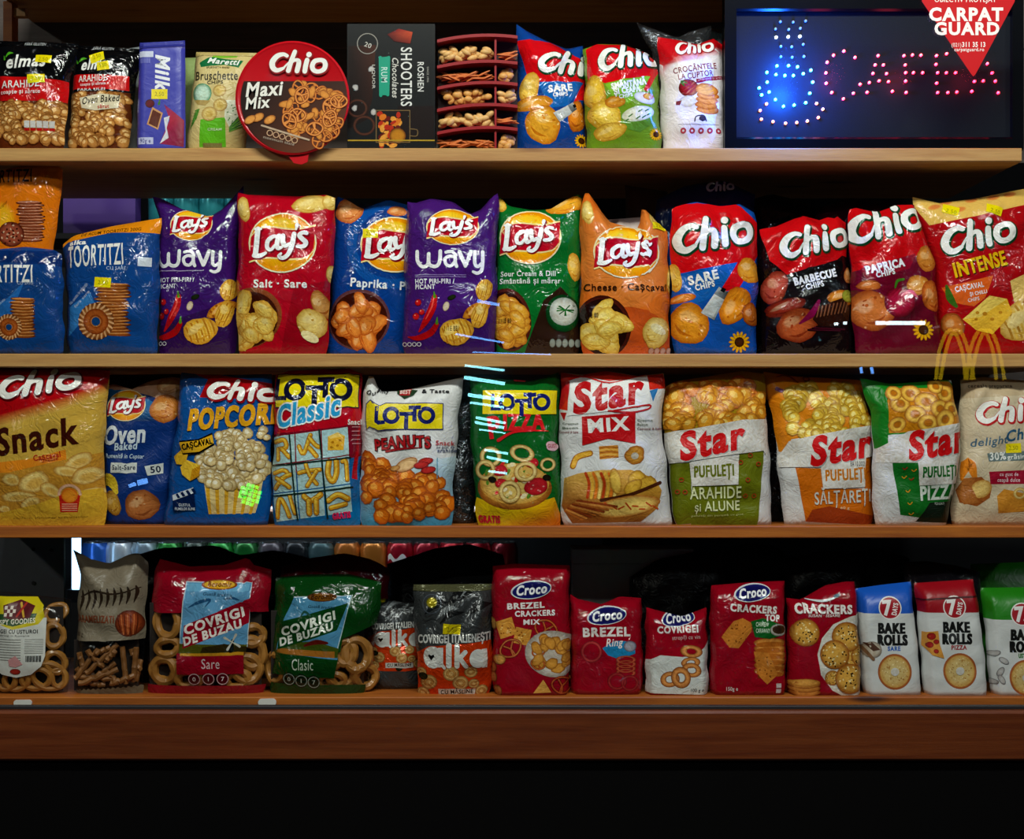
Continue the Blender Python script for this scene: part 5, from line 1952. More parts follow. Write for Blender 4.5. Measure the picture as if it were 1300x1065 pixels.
# oven baked
a = Art(0, 455, .2654)
a.P([(480, 120), (640, 130), (720, 100), (880, 80), (880, 240), (720, 180), (600, 150), (500, 160)], 'c89a7c')
a.P([(470, 150), (600, 150), (800, 240), (830, 300), (480, 300)], None, ['2a7ab0', '2a7ab0', '2a7ab0', '14386e', '14386e'])
a.part('picture')
a.chip(785, 240, 70, 66, 10, ('e09a48', 'cc7c2e', '9a5218'), 0, .04, 12)
a.chip(800, 130, 60, 40, 10, ('d8a878', 'c48c5c', 'a06a3c'))
a.chip(680, 700, 80, 76, 20, ('c88850', 'b06e38', '7a4018'), 0, .05, 8)
a.chip(540, 690, 40, 60, 20, ('d8b050', 'c09030', '8a6018'))
a.L([(440, 600), (520, 580), (560, 640)], [30, 60, 20], 'e0c83c')
a.part('lettering')
a.T('Oven', 492, 412, 700, 84, 'e8eef4', 2, 4, .2)
a.T('Baked', 545, 440, 660, 34, 'd4e4f0', 2, 4, .2)
a.T('Rumenit\u0103 in Cuptor', 498, 475, 688, 20, 'd4e4f0', 1, -1, .2)
a.R(530, 498, 658, 546, 'd8dcd8')
a.T('Salt-Sare', 538, 532, 652, 22, '14284a', 2)
a.P([(695, 515), (780, 500), (780, 550), (708, 560)], 'd8dcd8')
a.T('50', 722, 548, 772, 30, '14284a', 2, 6)
a.lays(602, 225, 92, .82)
bag('oven_chip_bag', 'dark blue oven baked chip bag behind the blue popcorn bag', 'snack bag', 3, [(480, 126), (665, 130)], [(480, 232), (560, 226), (665, 214)], [(0, 494), (.1, 486), (.35, 494), (.55, 484), (.8, 478), (1, 480)], '123f84', a, y0=.062, D=.024, seed=73, lean=.01, mat='matte', group='round-emblem chip bags')

# popcorn
a = Art(0, 455, .2654)
a.P([(865, 50), (1300, 120), (1300, 200), (950, 185), (985, 100)], 'b8141e')
a.part('picture')
a.P([(975, 560), (1270, 530), (1220, 740), (1000, 745)], 'f0dca0')
for i in range(6):
    a.P([(985 + i * 48, 590), (1005 + i * 48, 590), (1012 + i * 38, 745), (998 + i * 38, 745)], 'e8b83c')
POP = ('fbf6e4', 'ecdcae', 'b09460')
a.pile(955, 400, 1275, 610, 95, 24, POP, 12, 1.1, lambda x, y: ((x - 1115) / 165) ** 2 + ((y - 510) / 120) ** 2 < 1)
a.pile(1050, 345, 1235, 440, 30, 22, POP, 13, 1.1)
a.pile(1000, 420, 1250, 520, 40, 23, POP, 16, 1.1)
a.pile(1240, 330, 1280, 380, 3, 20, POP, 14)
a.pile(1100, 600, 1180, 640, 5, 20, POP, 15)
a.P([(835, 470), (880, 430), (905, 460), (890, 510), (845, 505)], 'f0c63c')
a.P([(865, 520), (900, 485), (965, 510), (960, 560), (915, 585), (875, 555)], 'f4cf4a')
a.P([(915, 585), (960, 560), (965, 510), (925, 530)], 'd8a024')
a.part('lettering')
a.T('POPCORN', 900, 342, 1350, 92, 'f0b428', 3, 5, .2)
a.P([(862, 395), (955, 385), (1020, 355), (1030, 415), (960, 455), (880, 460)], '1c1408')
a.P([(864, 402), (955, 393), (1020, 365), (1028, 405), (960, 445), (880, 452)], 'eab82c')
a.T('CA\u0218CAVAL', 880, 437, 1025, 26, '1c1408', 3, 12)
a.P([(822, 655), (930, 615), (940, 720), (830, 730)], '0f2c5c')
a.P([(822, 655), (930, 615), (936, 640), (826, 682)], 'dfe6ee')
for i in range(4):
    a.P([(840 + i * 26, 650 - i * 9), (852 + i * 26, 645 - i * 9), (866 + i * 26, 665 - i * 9), (852 + i * 26, 670 - i * 9)], '0f2c5c')
a.T('GUSTUL', 856, 706, 915, 13, 'dfe6ee', 1)
a.T('FILMELOR BUNE', 838, 724, 936, 12, 'dfe6ee', 1)
a.chio(975, 195, 1320, 95, -3, 'a00c18')
bag('popcorn_bag', 'blue cheese popcorn bag with a striped bucket of popcorn', 'snack bag', 3, [(465, 227), (520, 222), (665, 205)], [(465, 344), (665, 341)], [(0, 472), (.3, 476), (1, 474)], '1a62aa', a, y0=.038, D=.032, seed=75, lean=.01, wr=1.2, group='white-script chip bags')


def lotto(a, x0, y0, x1, y1, lx, ly, lw, lh, ink, frame=True):
    a.part('logo')
    if frame:
        a.R(x0 - 5, y0 - 5, x1 + 5, y1 + 5, ink)
    a.R(x0, y0, x1, y1, 'f4e01c')
    yb = ly + lh
    a.P([(lx, ly), (lx + lw * .06, ly), (lx + lw * .06, yb - lh * .2), (lx + lw * .17, yb - lh * .2), (lx + lw * .17, yb), (lx, yb)], ink)
    r = lh * .5
    for cx_ in (lx + lw * .27, lx + lw * .855):
        a.ring(cx_, ly + r, r * 1.04, r * .55, ink, ink, n=26)
    for (t0, t1, top_, bot_) in ((lx + lw * .40, lx + lw * .64, ly + lh * .30, yb + lh * .35), (lx + lw * .55, lx + lw * .77, ly - lh * .08, yb - lh * .12)):
        m_ = (t0 + t1) / 2
        a.R(t0 - 3, top_ - 3, t1 + 3, top_ + lh * .24 + 3, 'f4e01c').R(t0, top_, t1, top_ + lh * .24, ink)
        a.R(m_ - lw * .036, top_, m_ + lw * .036, bot_, ink)


# classic noughts and crosses snack
a = Art(330, 455, .2206)
a.P([(40, 700), (580, 560), (590, 980), (40, 980)], None, ['1c5a9a', '1c6aa8', '1480b8', '1a70a8'])
a.P([(40, 50), (620, 30), (570, 400), (530, 690), (560, 700), (560, 380), (40, 440)], 'c8102a')
a.part('picture')
gp = lambda i, j: (55 + i * 152 + j * 8 + (0), 455 + j * 165 - i * 20)
for i in range(3):
    for j in range(3):
        x, y = gp(i, j)
        a.P([(x, y), (x + 145, y - 20), (x + 152, y + 138), (x + 8, y + 158)], 'b8dce4')
PUF = ['d8a02c', 'f6d45a']


def puff_stroke(pts, w):
    a.L(pts, w, '8a5410')
    a.L(pts, w * .86, PUF[0])
    a.L([(x - w * .1, y - w * .12) for x, y in pts], w * .4, PUF[1])


def cell(i, j):
    x, y = gp(i, j)
    return lambda u, v: (x + 8 + u * 135, y + v * 145 - u * 14)


f = cell(0, 0); puff_stroke([f(.1, .2), f(.55, .15), f(.65, .45), f(.3, .5)], 30); puff_stroke([f(.25, .5), f(.3, .9)], 30); puff_stroke([f(.45, .5), f(.8, .85)], 28)
f = cell(1, 0); puff_stroke([f(.1, .5), f(.3, .8), f(.55, .2), f(.6, .1)], 28); puff_stroke([f(.55, .2), f(.8, .5), f(.95, .6)], 28); puff_stroke([f(.55, .6), f(.85, .95)], 30)
f = cell(2, 0)
a.P([f(.2, .25), f(.6, .12), f(.9, .3), f(.85, .85), f(.2, .8)], 'e8b83c'); a.P([f(.2, .25), f(.6, .12), f(.9, .3), f(.3, .35)], 'f4d67a')
for q in ((.4, .5), (.6, .65), (.7, .45), (.35, .7)):
    a.E(*f(*q), 8, 7, 'b8841c')
f = cell(0, 1); puff_stroke([f(.1, .3), f(.5, .2), f(.7, .4), f(.3, .55)], 26); puff_stroke([f(.1, .9), f(.5, .5), f(.8, .4)], 28); puff_stroke([f(.2, .5), f(.75, .9)], 28)
f = cell(1, 1); puff_stroke([f(.05, .4), f(.4, .35), f(.95, .35)], 26); puff_stroke([f(.35, .1), f(.5, .5), f(.8, .9)], 26); puff_stroke([f(.8, .4), f(.4, .95)], 26)
f = cell(2, 1); puff_stroke([f(.2, .1), f(.15, .6), f(.35, .9), f(.5, .6), f(.5, .1)], 34); puff_stroke([f(.75, .15), f(.9, .2), f(.95, .9)], 26)
f = cell(0, 2); puff_stroke([f(.1, .9), f(.25, .2), f(.5, .5), f(.65, .9)], 30); puff_stroke([f(.7, .1), f(.9, .8)], 26)
f = cell(1, 2); puff_stroke([f(.2, .2), f(.5, .4), f(.9, .2)], 34); puff_stroke([f(.4, .4), f(.4, .9)], 36); puff_stroke([f(.7, .4), f(.7, .9)], 34)
f = cell(2, 2); puff_stroke([f(.1, .5), f(.5, .3), f(.9, .5)], 34); puff_stroke([f(.2, .8), f(.8, .7)], 30)
a.L([(172, 440), (200, 760), (215, 930)], 9, '1c3a34', False)
a.L([(345, 410), (375, 740), (390, 920)], 9, '1c3a34', False)
a.L([(60, 620), (520, 570)], 8, '1c3a34', False)
a.L([(60, 795), (530, 740)], 8, '1c3a34', False)
lotto(a, 90, 95, 560, 280, 80, 118, 450, 125, '141a3c')
a.part('lettering')
for c_, w_ in (('f6f4f0', 4), ('38aee0', 2)):
    a.T('Classic', 95, 400, 470, 118, c_, w_, 12, .28, grow=2 if w_ == 4 else 0)
a.T('Snack', 503, 380, 580, 28, 'f4f0ec', 2)
for i in range(5):
    a.R(525, 392 + 24 * i, 565, 396 + 24 * i, 'e0a0a8')
a.T('GRATIS', 420, 925, 520, 34, 'e0306a', 3, 6)
bag('letter_snack_bag', 'red and yellow noughts-and-crosses corn snack bag', 'snack bag', 3, [(468, 346), (665, 343)], [(468, 458), (665, 456)], [(0, 476), (.15, 470), (.55, 468), (.85, 467), (1, 474)], '8a1430', a, y0=.034, D=.036, seed=77, lean=.01, group='yellow-box logo snack bags')

# peanuts
a = Art(330, 455, .2206)
a.P([(570, 640), (1150, 560), (1150, 980), (570, 980)], None, ['cfe0e6', 'cfe0e6', '1c96bc', '1c96bc'])
a.part('picture')
ORN = ('f8b050', 'ec8a22', 'a8500f')
a.pile(600, 590, 760, 760, 14, 46, ORN, 31, 1.1)
a.pile(610, 670, 1080, 920, 60, 48, ORN, 33, 1.05, lambda x, y: ((x - 850) / 250) ** 2 + ((y - 800) / 150) ** 2 < 1)
a.E(845, 610, 70, 36, 'f0d0a0', 25, 18, 'b8783c')
a.E(780, 630, 30, 16, 'e0b070', 10, 10, 'a0602c')
for (x, y) in ((955, 590), (970, 640), (930, 612)):
    a.E(x, y, 44, 20, 'd8403c', 10, 12, '8a1820')
a.R(1018, 570, 1022, 690, '4aa0b8')
a.part('lettering')
a.T('Quality', 610, 205, 735, 22, '2a2a30', 2, 2)
a.P([(780, 175), (905, 185), (880, 215), (830, 235), (785, 205)], '2c4a30')
a.P([(795, 178), (870, 178), (860, 215), (800, 215)], 'b8202c')
a.T('BEST', 800, 206, 866, 22, 'f0e8e0', 2)
a.T('& Taste', 930, 200, 1088, 20, '2a2a30', 2, 0)
for c_, w_ in (('4a1410', 4), ('b81e28', 2)):
    a.T('PEANUTS', 660, 538, 985, 62, c_, w_, 4, 0, arc=18, grow=2 if w_ == 4 else 0, dx=0 if w_ == 2 else 3)
a.L([(730, 535), (820, 518), (920, 512)], [14, 12, 4], 'a81e28')
a.T('Snack', 1010, 498, 1112, 26, 'c02030', 1, -2)
a.T('cu gust de', 1015, 516, 1112, 14, '3a4a6a', 1, -1)
a.T('arahide', 1020, 540, 1125, 22, '2a3a6a', 1, -1)
lotto(a, 616, 262, 1050, 405, 664, 280, 345, 95, '1a2a7a')
bag('peanut_puff_bag', 'white peanut puff bag with a yellow logo box, curled top corner', 'snack bag', 3, [(475, 459), (560, 457), (665, 455)], [(475, 588), (530, 582), (600, 576), (665, 574)], [(0, 494), (.05, 476), (.11, 478), (.16, 497), (.4, 496), (.7, 487), (1, 478)], 'e3e3e2', a, y0=.032, D=.036, seed=79, lean=.01, mat='matte', group='yellow-box logo snack bags', wr=1.1)
bag('foil_pack', 'crinkled silver foil bag side between the white peanut bag and the green pizza bag', 'snack bag', 3, [(470, 568), (665, 566)], [(470, 606), (665, 602)], [(0, 488), (.6, 482), (1, 480)], '6f7478', None, y0=.085, D=.03, seed=80, lean=.01, mat='silver', wr=2.2)

# pizza rings
a = Art(580, 455, .2206)
a.P([(110, 800), (300, 870), (560, 800), (620, 930), (620, 990), (100, 990)], None, ['e8c818', 'e8c818', 'e8b818', 'd8701c', 'd8701c', 'd8c018'])
a.part('picture')
a.E(330, 745, 215, 125, 'd8a048', 0, 30, '9c5a20')
a.E(330, 720, 200, 118, 'e8cf80', 0, 30, 'd8a850')
g = random.Random(5)
for k in range(60):
    t, d = g.uniform(0, 6.28), math.sqrt(g.random()) * .95
    a.E(330 + 195 * d * math.cos(t), 705 + 110 * d * math.sin(t), g.uniform(8, 22), g.uniform(6, 14), ('d8302c', '6a9a3a', 'f2e4a8', 'e0b060', 'f4ecc8')[k % 5], g.uniform(0, 90), 9)
for (x, y, q) in ((455, 735, 70), (250, 645, 44), (430, 600, 40), (255, 715, 36)):
    a.E(x, y, q, q * .7, 'd83440', 8, 16, 'a81828', .04)
    for k in range(6):
        a.E(x + q * .6 * math.cos(k), y + q * .4 * math.sin(k * 1.7), q * .1, q * .07, 'f0a0a0', 0, 6)
for (x, y, r_, sq, t) in ((195, 565, 62, .95, 0), (375, 545, 72, .68, -15), (165, 640, 58, 1, 20), (395, 650, 68, .85, 10), (520, 610, 44, .9, 0), (305, 765, 64, 1.05, 15)):
    a.ring(x, y, r_, r_ * .6, 'a8782c', 'f4e2a0', sq, t)
for (x, y) in ((515, 685), (205, 695)):
    a.E(x, y, 24, 18, '2a2418', -10, 12, '14100a')
a.part('lettering')
a.R(328, 118, 396, 134, 'd83040', rot=-3)
a.T('P', 186, 460, 262, 120, 'e0242c', 2, 8)
a.T('IZZA', 268, 412, 505, 92, 'e0242c', 3, 2)
a.L([(240, 470), (320, 425), (420, 415), (525, 418)], [20, 14, 12, 4], 'e0242c')
a.E(548, 505, 36, 28, 'e8c0c8', 0, 16, None, .08)
a.T('GUST', 522, 515, 578, 22, 'b81c3c', 2)
a.T('GRATIS', 128, 945, 250, 40, 'c81c3c', 3)
lotto(a, 150, 185, 570, 320, 196, 205, 340, 95, '1a2a7a', False)
bag('pizza_ring_bag', 'green pizza ring snack bag with a yellow logo box', 'snack bag', 3, [(470, 594), (600, 600), (665, 606)], [(470, 710), (580, 710), (665, 714)], [(0, 476), (.3, 480), (.7, 484), (1, 472)], '14702c', a, y0=.034, D=.036, seed=82, lean=.01, group='yellow-box logo snack bags')

# star mix
a = Art(580, 455, .2206)
a.P([(590, 75), (700, 95), (860, 70), (1050, 100), (1200, 85), (1210, 170), (1110, 180), (1040, 110), (880, 130), (720, 95), (640, 130), (640, 300), (590, 290)], 'd83420')
a.P([(595, 130), (650, 130), (640, 230), (595, 300)], 'c01c24')
a.P([(600, 310), (635, 312), (620, 360)], 'c01c24')
a.P([(1110, 185), (1160, 170), (1130, 250)], '3a8ac8')
a.part('picture')
a.L([(665, 620), (690, 570), (765, 545)], 36, 'b87818'); a.L([(667, 618), (692, 568), (762, 545)], 26, 'f0be48')
a.P([(815, 505), (925, 498), (930, 570), (820, 580)], 'dc9c3a')
for k in range(5):
    a.L([(820, 515 + k * 14), (870, 508 + k * 14), (926, 512 + k * 14)], 5, 'f2cc70' if k % 2 else 'a85c18')
a.E(1022, 555, 60, 52, 'e0a848', 0, 18, 'a8641c', .07)
a.E(1022, 560, 22, 20, 'd8d4cc', 0, 12)
a.P([(620, 690), (700, 660), (830, 640), (1000, 640), (1140, 690), (1180, 760), (1160, 860), (1060, 940), (660, 950), (610, 850)], None, ['d8b060', 'e0b868', 'e8c070', 'e0b050', 'd8a840', 'd0a040', 'c89040', 'a87030', '9a5c28', 'a86830'])
for k in range(8):
    x = 760 + k * 22
    a.L([(x - 20, 660), (x, 720), (x - 10, 800)], 16, ('c8501c', 'f0c050', 'e8882c', 'f6dc88')[k % 4])
a.E(910, 705, 34, 76, 'f4d268', 10, 16, 'b8842a')
for (x, y) in ((1030, 690), (1090, 720), (1010, 740)):
    a.E(x, y, 60, 40, 'ecc24c', 30, 16, 'a87a20', .07)
a.L([(830, 815), (1000, 780), (1170, 715)], 20, '5a2c10')
a.E(980, 850, 190, 60, 'f2d880', 10, 26, 'c07a30', .03)
for k in range(8):
    a.L([(850 + k * 40, 830 + (k % 3) * 18), (880 + k * 40, 850 + (k % 2) * 16)], 9, 'c85a1c')
for k in range(9):
    a.L([(630 + k * 8, 880 - 8 * k), (720 + k * 25, 930 - 10 * k)], 12, ('b87030', 'd89850', '9a4a20')[k % 3])
a.part('lettering')
a.P([(720, 335), (1025, 310), (1025, 490), (868, 460), (722, 500)], 'c8141e')
a.T('MIX', 752, 425, 990, 72, 'f4f2ee', 3, 4)
for i, t in enumerate(('Crocnut', 'Bacon', 'Ca\u0219caval & lapte')):
    a.T(t, 1036, 362 + i * 24, 1036 + (90, 60, 150)[i], 13, '8a3038' if i == 2 else '5a6a50', 1)
    a.T(t, 612 if i < 2 else 598, 382 + i * 24, 700, 13, '8a3038' if i == 2 else '5a6a50', 1)
a.part('logo')
a.L([(650, 120), (740, 105), (880, 140), (1100, 95)], [8, 8, 8, 8], 'd8201c')
a.P([(655, 125), (870, 150), (1105, 95), (1110, 260), (900, 300), (640, 330)], 'efefee')
a.L([(870, 300), (1000, 310), (1100, 290), (1095, 268), (900, 300)], 9, 'c81c24')
a.T('Star', 672, 318, 1080, 160, 'c8141c', 3, 10, .22)
bag('mixed_snack_bag', 'white and red mixed snack bag with a red ribbon', 'snack bag', 3, [(470, 712), (560, 711), (665, 714)], [(470, 846), (540, 842), (620, 850), (665, 857)], [(0, 472), (.2, 475), (.45, 470), (.75, 477), (1, 473)], 'e2e2e2', a, y0=.032, D=.038, seed=84, lean=.01, mat='matte', group='red-script snack bags', wr=1.3)


def star_logo(a, x0, yb, x1, h, rot):
    a.part('logo')
    a.T('Star', x0, yb, x1, h, 'b9b9b9', 3, rot, .24, dx=5, dy=5)
    return a.T('Star', x0, yb, x1, h, 'd8161c', 3, rot, .24)


# star puffs, olive
a = Art(830, 455, .2231)
a.P([(40, 90), (380, 80), (650, 60), (650, 360), (500, 350), (60, 430)], 'b8941c')
a.P([(90, 600), (210, 590), (218, 940), (130, 950)], '7a8218')
a.P([(480, 540), (625, 520), (600, 950), (210, 950), (218, 720), (475, 715)], '7a8218')
a.part('picture')
GP = ('fcd678', 'f0b23a', 'b87418')
a.pile(80, 120, 640, 250, 40, 42, ('f8c060', 'e8942c', 'b05c14'), 41, 1.15)
a.pile(85, 200, 640, 385, 46, 42, GP, 43, 1.2, lambda x, y: y < 420 - (x - 60) * .12)
a.P([(60, 425), (220, 400), (350, 375), (500, 348), (650, 345), (650, 480), (640, 560), (620, 525), (480, 540), (90, 600)], 'e6e6e6')
a.P([(200, 592), (480, 545), (476, 715), (218, 725)], 'e6e6e6')
for (x, y) in ((160, 690), (490, 590), (545, 550), (590, 600), (530, 690), (520, 780), (140, 760), (180, 760), (570, 780)):
    a.ring(x, y, 14, 8, 'a8401c', 'b8501c', n=10)
a.part('lettering')
a.T('PUFULE\u021aI', 228, 675, 456, 62, '7a8218', 2, 3)
a.T('ARAHIDE', 208, 800, 498, 64, 'e8ecc0', 1, 2)
a.T('\u0219i', 232, 870, 270, 44, 'e8ecc0', 1, 2)
a.T('ALUNE', 290, 868, 490, 54, 'e8ecc0', 1, 2)
a.T('pufule\u021bi din porumb cu gust', 215, 900, 510, 11, 'c8cc90', 0, 2)
star_logo(a, 150, 578, 520, 145, 12)
bag('corn_puff_bag', 'olive green and white corn puff bag, peanut flavour', 'snack bag', 3, [(470, 844), (560, 846), (665, 858)], [(470, 974), (600, 980), (665, 984)], [(0, 492), (.1, 484), (.5, 476), (.8, 470), (1, 474)], 'dedede', a, y0=.05, D=.038, seed=86, lean=.01, mat='matte', group='red-script snack bags', wr=1.3)
# star puffs, orange
a = Art(830, 455, .2231)
a.P([(630, 60), (1190, 110), (1250, 200), (1260, 380), (780, 460), (770, 545), (720, 530)], 'e8941c')
a.P([(805, 620), (945, 625), (960, 740), (1200, 740), (1210, 565), (1270, 555), (1270, 940), (865, 930)], 'd87a14')
a.P([(865, 930), (900, 860), (1000, 840), (1270, 900), (1270, 950)], 'a8481a')
a.part('picture')
YP = ('fcec9c', 'f0cf54', 'b88e22')
a.pile(770, 140, 1230, 260, 40, 36, YP, 45, 1.1, lambda x, y: y > 130 + abs(x - 1000) * .15)
a.pile(760, 240, 1245, 440, 70, 36, YP, 47, 1.1, lambda x, y: y < 470 - (x - 770) * .14)
a.L([(710, 105), (770, 98), (830, 140)], [4, 10, 4], '8a3a14')
a.ring(880, 118, 22, 14, '8a3a14', '9a4a18', .6)
a.P([(705, 160), (745, 180), (735, 195), (700, 180)], '8a4a8a')
a.P([(770, 470), (900, 440), (1130, 395), (1250, 380), (1260, 555), (1000, 610), (900, 615), (730, 620), (720, 560)], 'e6e6e6')
a.P([(945, 612), (1208, 562), (1200, 730), (960, 740)], 'e6e6e6')
a.part('lettering')
a.T('PUFULE\u021aI', 972, 695, 1210, 60, 'd88a20', 2, 3)
a.T('S\u0102L\u021a\u0102RE\u021aI', 912, 830, 1240, 68, 'dfe0d8', 1, 3)
a.part('date_print').T('BA 10 2022', 1110, 612, 1200, 26, '3a3a3a', 1)
a.T('60 g', 1060, 856, 1112, 14, 'e8d8b8', 0)
star_logo(a, 885, 608, 1245, 150, 9)
bag('corn_puff_bag', 'orange and white corn puff bag, pretzel flavour', 'snack bag', 3, [(465, 971), (560, 988), (665, 996)], [(465, 1094), (540, 1110), (665, 1111)], [(0, 471), (.3, 477), (1, 482)], 'dedede', a, y0=.058, D=.034, seed=88, lean=.01, mat='matte', group='red-script snack bags', wr=1.4)
bag('foil_pack', 'dark crinkled foil side between the olive and orange corn puff bags', 'snack bag', 3, [(470, 965), (665, 970)], [(470, 1000), (665, 1005)], [(0, 478), (1, 480)], '3c4044', None, y0=.13, D=.03, seed=89, lean=.01, mat='silver', wr=2.2)
# star puffs, green
a = Art(1070, 455, .2207)
a.P([(120, 110), (290, 130), (640, 120), (690, 180), (690, 400), (260, 440), (255, 520), (190, 520), (180, 300)], '1c8a2c')
a.P([(280, 600), (420, 598), (436, 731), (670, 722), (690, 545), (700, 950), (330, 900)], '1c7a2c')
a.P([(420, 940), (500, 830), (660, 820), (640, 950)], '1a2a1c')
a.part('picture')
RP = [(330, 260, 62), (400, 200, 60), (480, 250, 66), (600, 200, 60), (560, 290, 64), (640, 290, 56), (410, 320, 62), (310, 380, 52), (480, 370, 60), (590, 350, 66), (300, 200, 50), (550, 160, 50)]
a.P([(260, 240), (300, 170), (500, 170), (540, 130), (640, 130), (690, 200), (690, 390), (420, 420), (265, 430)], 'd8941c')
for (x, y, q) in RP:
    a.ring(x, y, q, q * .34, 'a8641a', 'fad060', .85, x % 40)
    a.E(x, y, q * .32, q * .27, 'c8801c', 0, 10)
a.P([(200, 520), (370, 420), (690, 370), (690, 560), (640, 590), (200, 600)], 'e6e6e6')
a.P([(420, 596), (690, 548), (672, 720), (435, 730)], 'e6e6e6')
for (x, y) in ((350, 630), (400, 640), (350, 680), (380, 830), (390, 890), (390, 690), (370, 760)):
    a.L([(x - 12, y), (x, y + 8), (x + 12, y - 4)], 6, 'd8a02c' if y % 3 else 'a8301c')
a.part('lettering')
a.T('PUFULE\u021aI', 448, 682, 662, 58, '1c7a2c', 2, 2)
a.T('PIZZA', 440, 815, 668, 78, 'e4ece0', 2, 3)
a.T('PIZZA ALIANTA', 530, 842, 590, 14, 'c8d0c4', 0)
star_logo(a, 370, 582, 720, 150, 9)
bag('corn_puff_bag', 'green and white corn puff bag, pizza flavour', 'snack bag', 3, [(478, 1096), (520, 1110), (665, 1113)], [(478, 1214), (540, 1224), (600, 1222), (665, 1206)], [(0, 479), (.3, 487), (.7, 484), (1, 482)], 'dedede', a, y0=.032, D=.038, seed=91, lean=.01, mat='matte', group='red-script snack bags', wr=1.4)
# cream delight chips
a = Art(1070, 455, .2207)
a.P([(690, 100), (1060, 100), (1060, 210), (700, 230)], 'cdb898')
a.part('picture')
a.L([(690, 700), (720, 600), (760, 700)], [10, 60, 20], 'e8942a')
a.P([(700, 690), (790, 680), (850, 740), (840, 800), (770, 850), (680, 830), (665, 760)], 'a8642c')
a.E(790, 750, 62, 50, 'ecd088', 30, 18, 'c8964a')
a.P([(700, 690), (760, 680), (740, 740), (780, 830), (700, 840), (668, 770)], 'b8783c')
a.P([(880, 790), (920, 750), (1060, 780), (1060, 880), (890, 890)], 'd89a3c')
a.ring(1010, 775, 40, 22, 'c89a3c', 'f2dc98', .85)
a.P([(830, 650), (1060, 640), (1060, 720), (840, 722)], 'b01c40')
a.part('lettering')
a.T('cereale preparate', 735, 168, 990, 22, '5a4a3c', 1)
a.T('cu gust de', 890, 674, 1000, 20, 'f0d8dc', 1)
a.T('ceap\u0103 dulce', 878, 708, 1010, 22, 'f0d8dc', 1)
a.T('delight', 735, 510, 940, 44, '5a7a90', 1, 7, .25)
a.T('Chips', 925, 480, 1150, 60, '3a6a8a', 2, 10, .25)
a.P([(820, 545), (1060, 530), (1060, 585), (830, 592)], '7a8a88')
a.T('30%', 834, 584, 932, 42, 'f0f0ea', 2, 3)
a.T('gr\u0103simi', 938, 580, 1060, 26, 'f0f0ea', 1, 3)
a.chio(755, 385, 1160, 150, 4, 'c81420')
a.chio(755, 385, 1160, 150, 4, 'c81420')
a.sticker(972, 515, 88, 54, 2)
bag('onion_chip_bag', 'cream coloured onion chip bag at the right edge of the third shelf', 'snack bag', 3, [(475, 1225), (560, 1222), (665, 1210)], [(475, 1325), (665, 1325)], [(0, 482), (.3, 478), (1, 484)], 'd8c8ac', a, y0=.05, D=.036, seed=93, lean=.01, mat='matte', group='white-script chip bags')


# ================================================================== lowest shelf
M['pretzel'] = plain('baked_ring', 'a8722f', .45, noise=.35, scale=60, bump=.3, coat=.2)
M['stick_b'] = plain('caramel_stick', '8a5a2c', .5, noise=.35, scale=70, bump=.4)
M['inside_dark'] = plain('pouch_inside', '1a0e08', .7)


def film_y(root, sh, px_, py_):
    """depth of a pouch's front film behind photo point px, py"""
    u, v = sh.uv(np.array([float(px_)]), np.array([float(py_)]))
    i = int(np.clip(round(float(u[0]) * sh.nu), 0, sh.nu))
    j = int(np.clip(round(float(v[0]) * sh.nv), 0, sh.nv))
    return float(sh.P[i, j, 1]) + root.location.y


def rings_inside(root, sh, spots, mat='pretzel'):
    """baked rings lying against the clear window of a pouch: (px, py, R px, squash, tilt, tube px)"""
    for (px_, py_, R_, sq, t, w_) in spots:
        k = sy_(.03)
        w_ = w_ * 1.2
        ext = R_ * math.hypot(math.sin(t), sq * math.cos(t)) + w_ * 1.15
        py_ = min(py_, 880.5 - ext)
        pts = []
        for i in range(22):
            a_ = 2 * math.pi * i / 22
            x, z = R_ * math.cos(a_), R_ * sq * math.sin(a_)
            dx, dz = x * math.cos(t) - z * math.sin(t), x * math.sin(t) + z * math.cos(t)
            yy = film_y(root, sh, px_ + dx, py_ - dz) + w_ * k * 1.25 + .001
            pts.append((dx * k, yy, dz * k))
        ys = np.array([p[1] for p in pts])
        F = np.fft.rfft(ys)
        F[3:] = 0
        ys = np.fft.irfft(F, 22)
        y = float(ys.mean())
        pts = [(p[0], float(q) - y, p[2]) for p, q in zip(pts, ys)]
        m = MB().tube(pts, [w_ * k * (1 + .12 * math.sin(i * 1.3)) for i in range(22)], 8, True)
        m.build('baked_ring', M[mat], root, True, ((px_ - PX) * k - root.location.x, y - root.location.y, (PY - py_) * k - root.location.z))


def pouch_back(root, x0, x1, y0_, y):
    """dark rear film of a see-through pouch"""
    k = sy_(y)
    MB().box((x0 - PX) * k - root.location.x, (x1 - PX) * k - root.location.x, y - root.location.y, y - root.location.y + .002, .004, (PY - y0_) * k - root.location.z, b=.0006).build('rear_film', M['inside_dark'], root)


# clear ring pouch
a = Art(0, 670, .2692)
a.part('label')
lab = [(-60, 430), (215, 425), (216, 600), (200, 650), (150, 690), (80, 705), (10, 690), (-60, 640)]
a.P(lab, 'dcdcd6')
a.P([(-60, 330), (150, 335), (195, 370), (205, 420), (180, 455), (60, 480), (-60, 440)], 'dccb1c')
a.P([(-60, 440), (-10, 450), (60, 466), (160, 440), (170, 405), (-60, 410)], '2c5a2c')
a.P([(5, 370), (80, 345), (155, 372), (140, 425), (80, 440), (15, 425)], '6a1424')
for i in range(4):
    for j in range(3):
        if (i + j) % 2 == 0:
            a.R(14 + i * 13, 372 + j * 16, 27 + i * 13, 388 + j * 16, 'e8dcd0')
a.L([(85, 360), (110, 420)], 10, 'd8b040').L([(110, 360), (75, 420)], 10, 'b8342c')
a.part('lettering')
a.T('CRISPY GOODIES', -45, 462, 168, 22, 'f0ecd8', 2, 4)
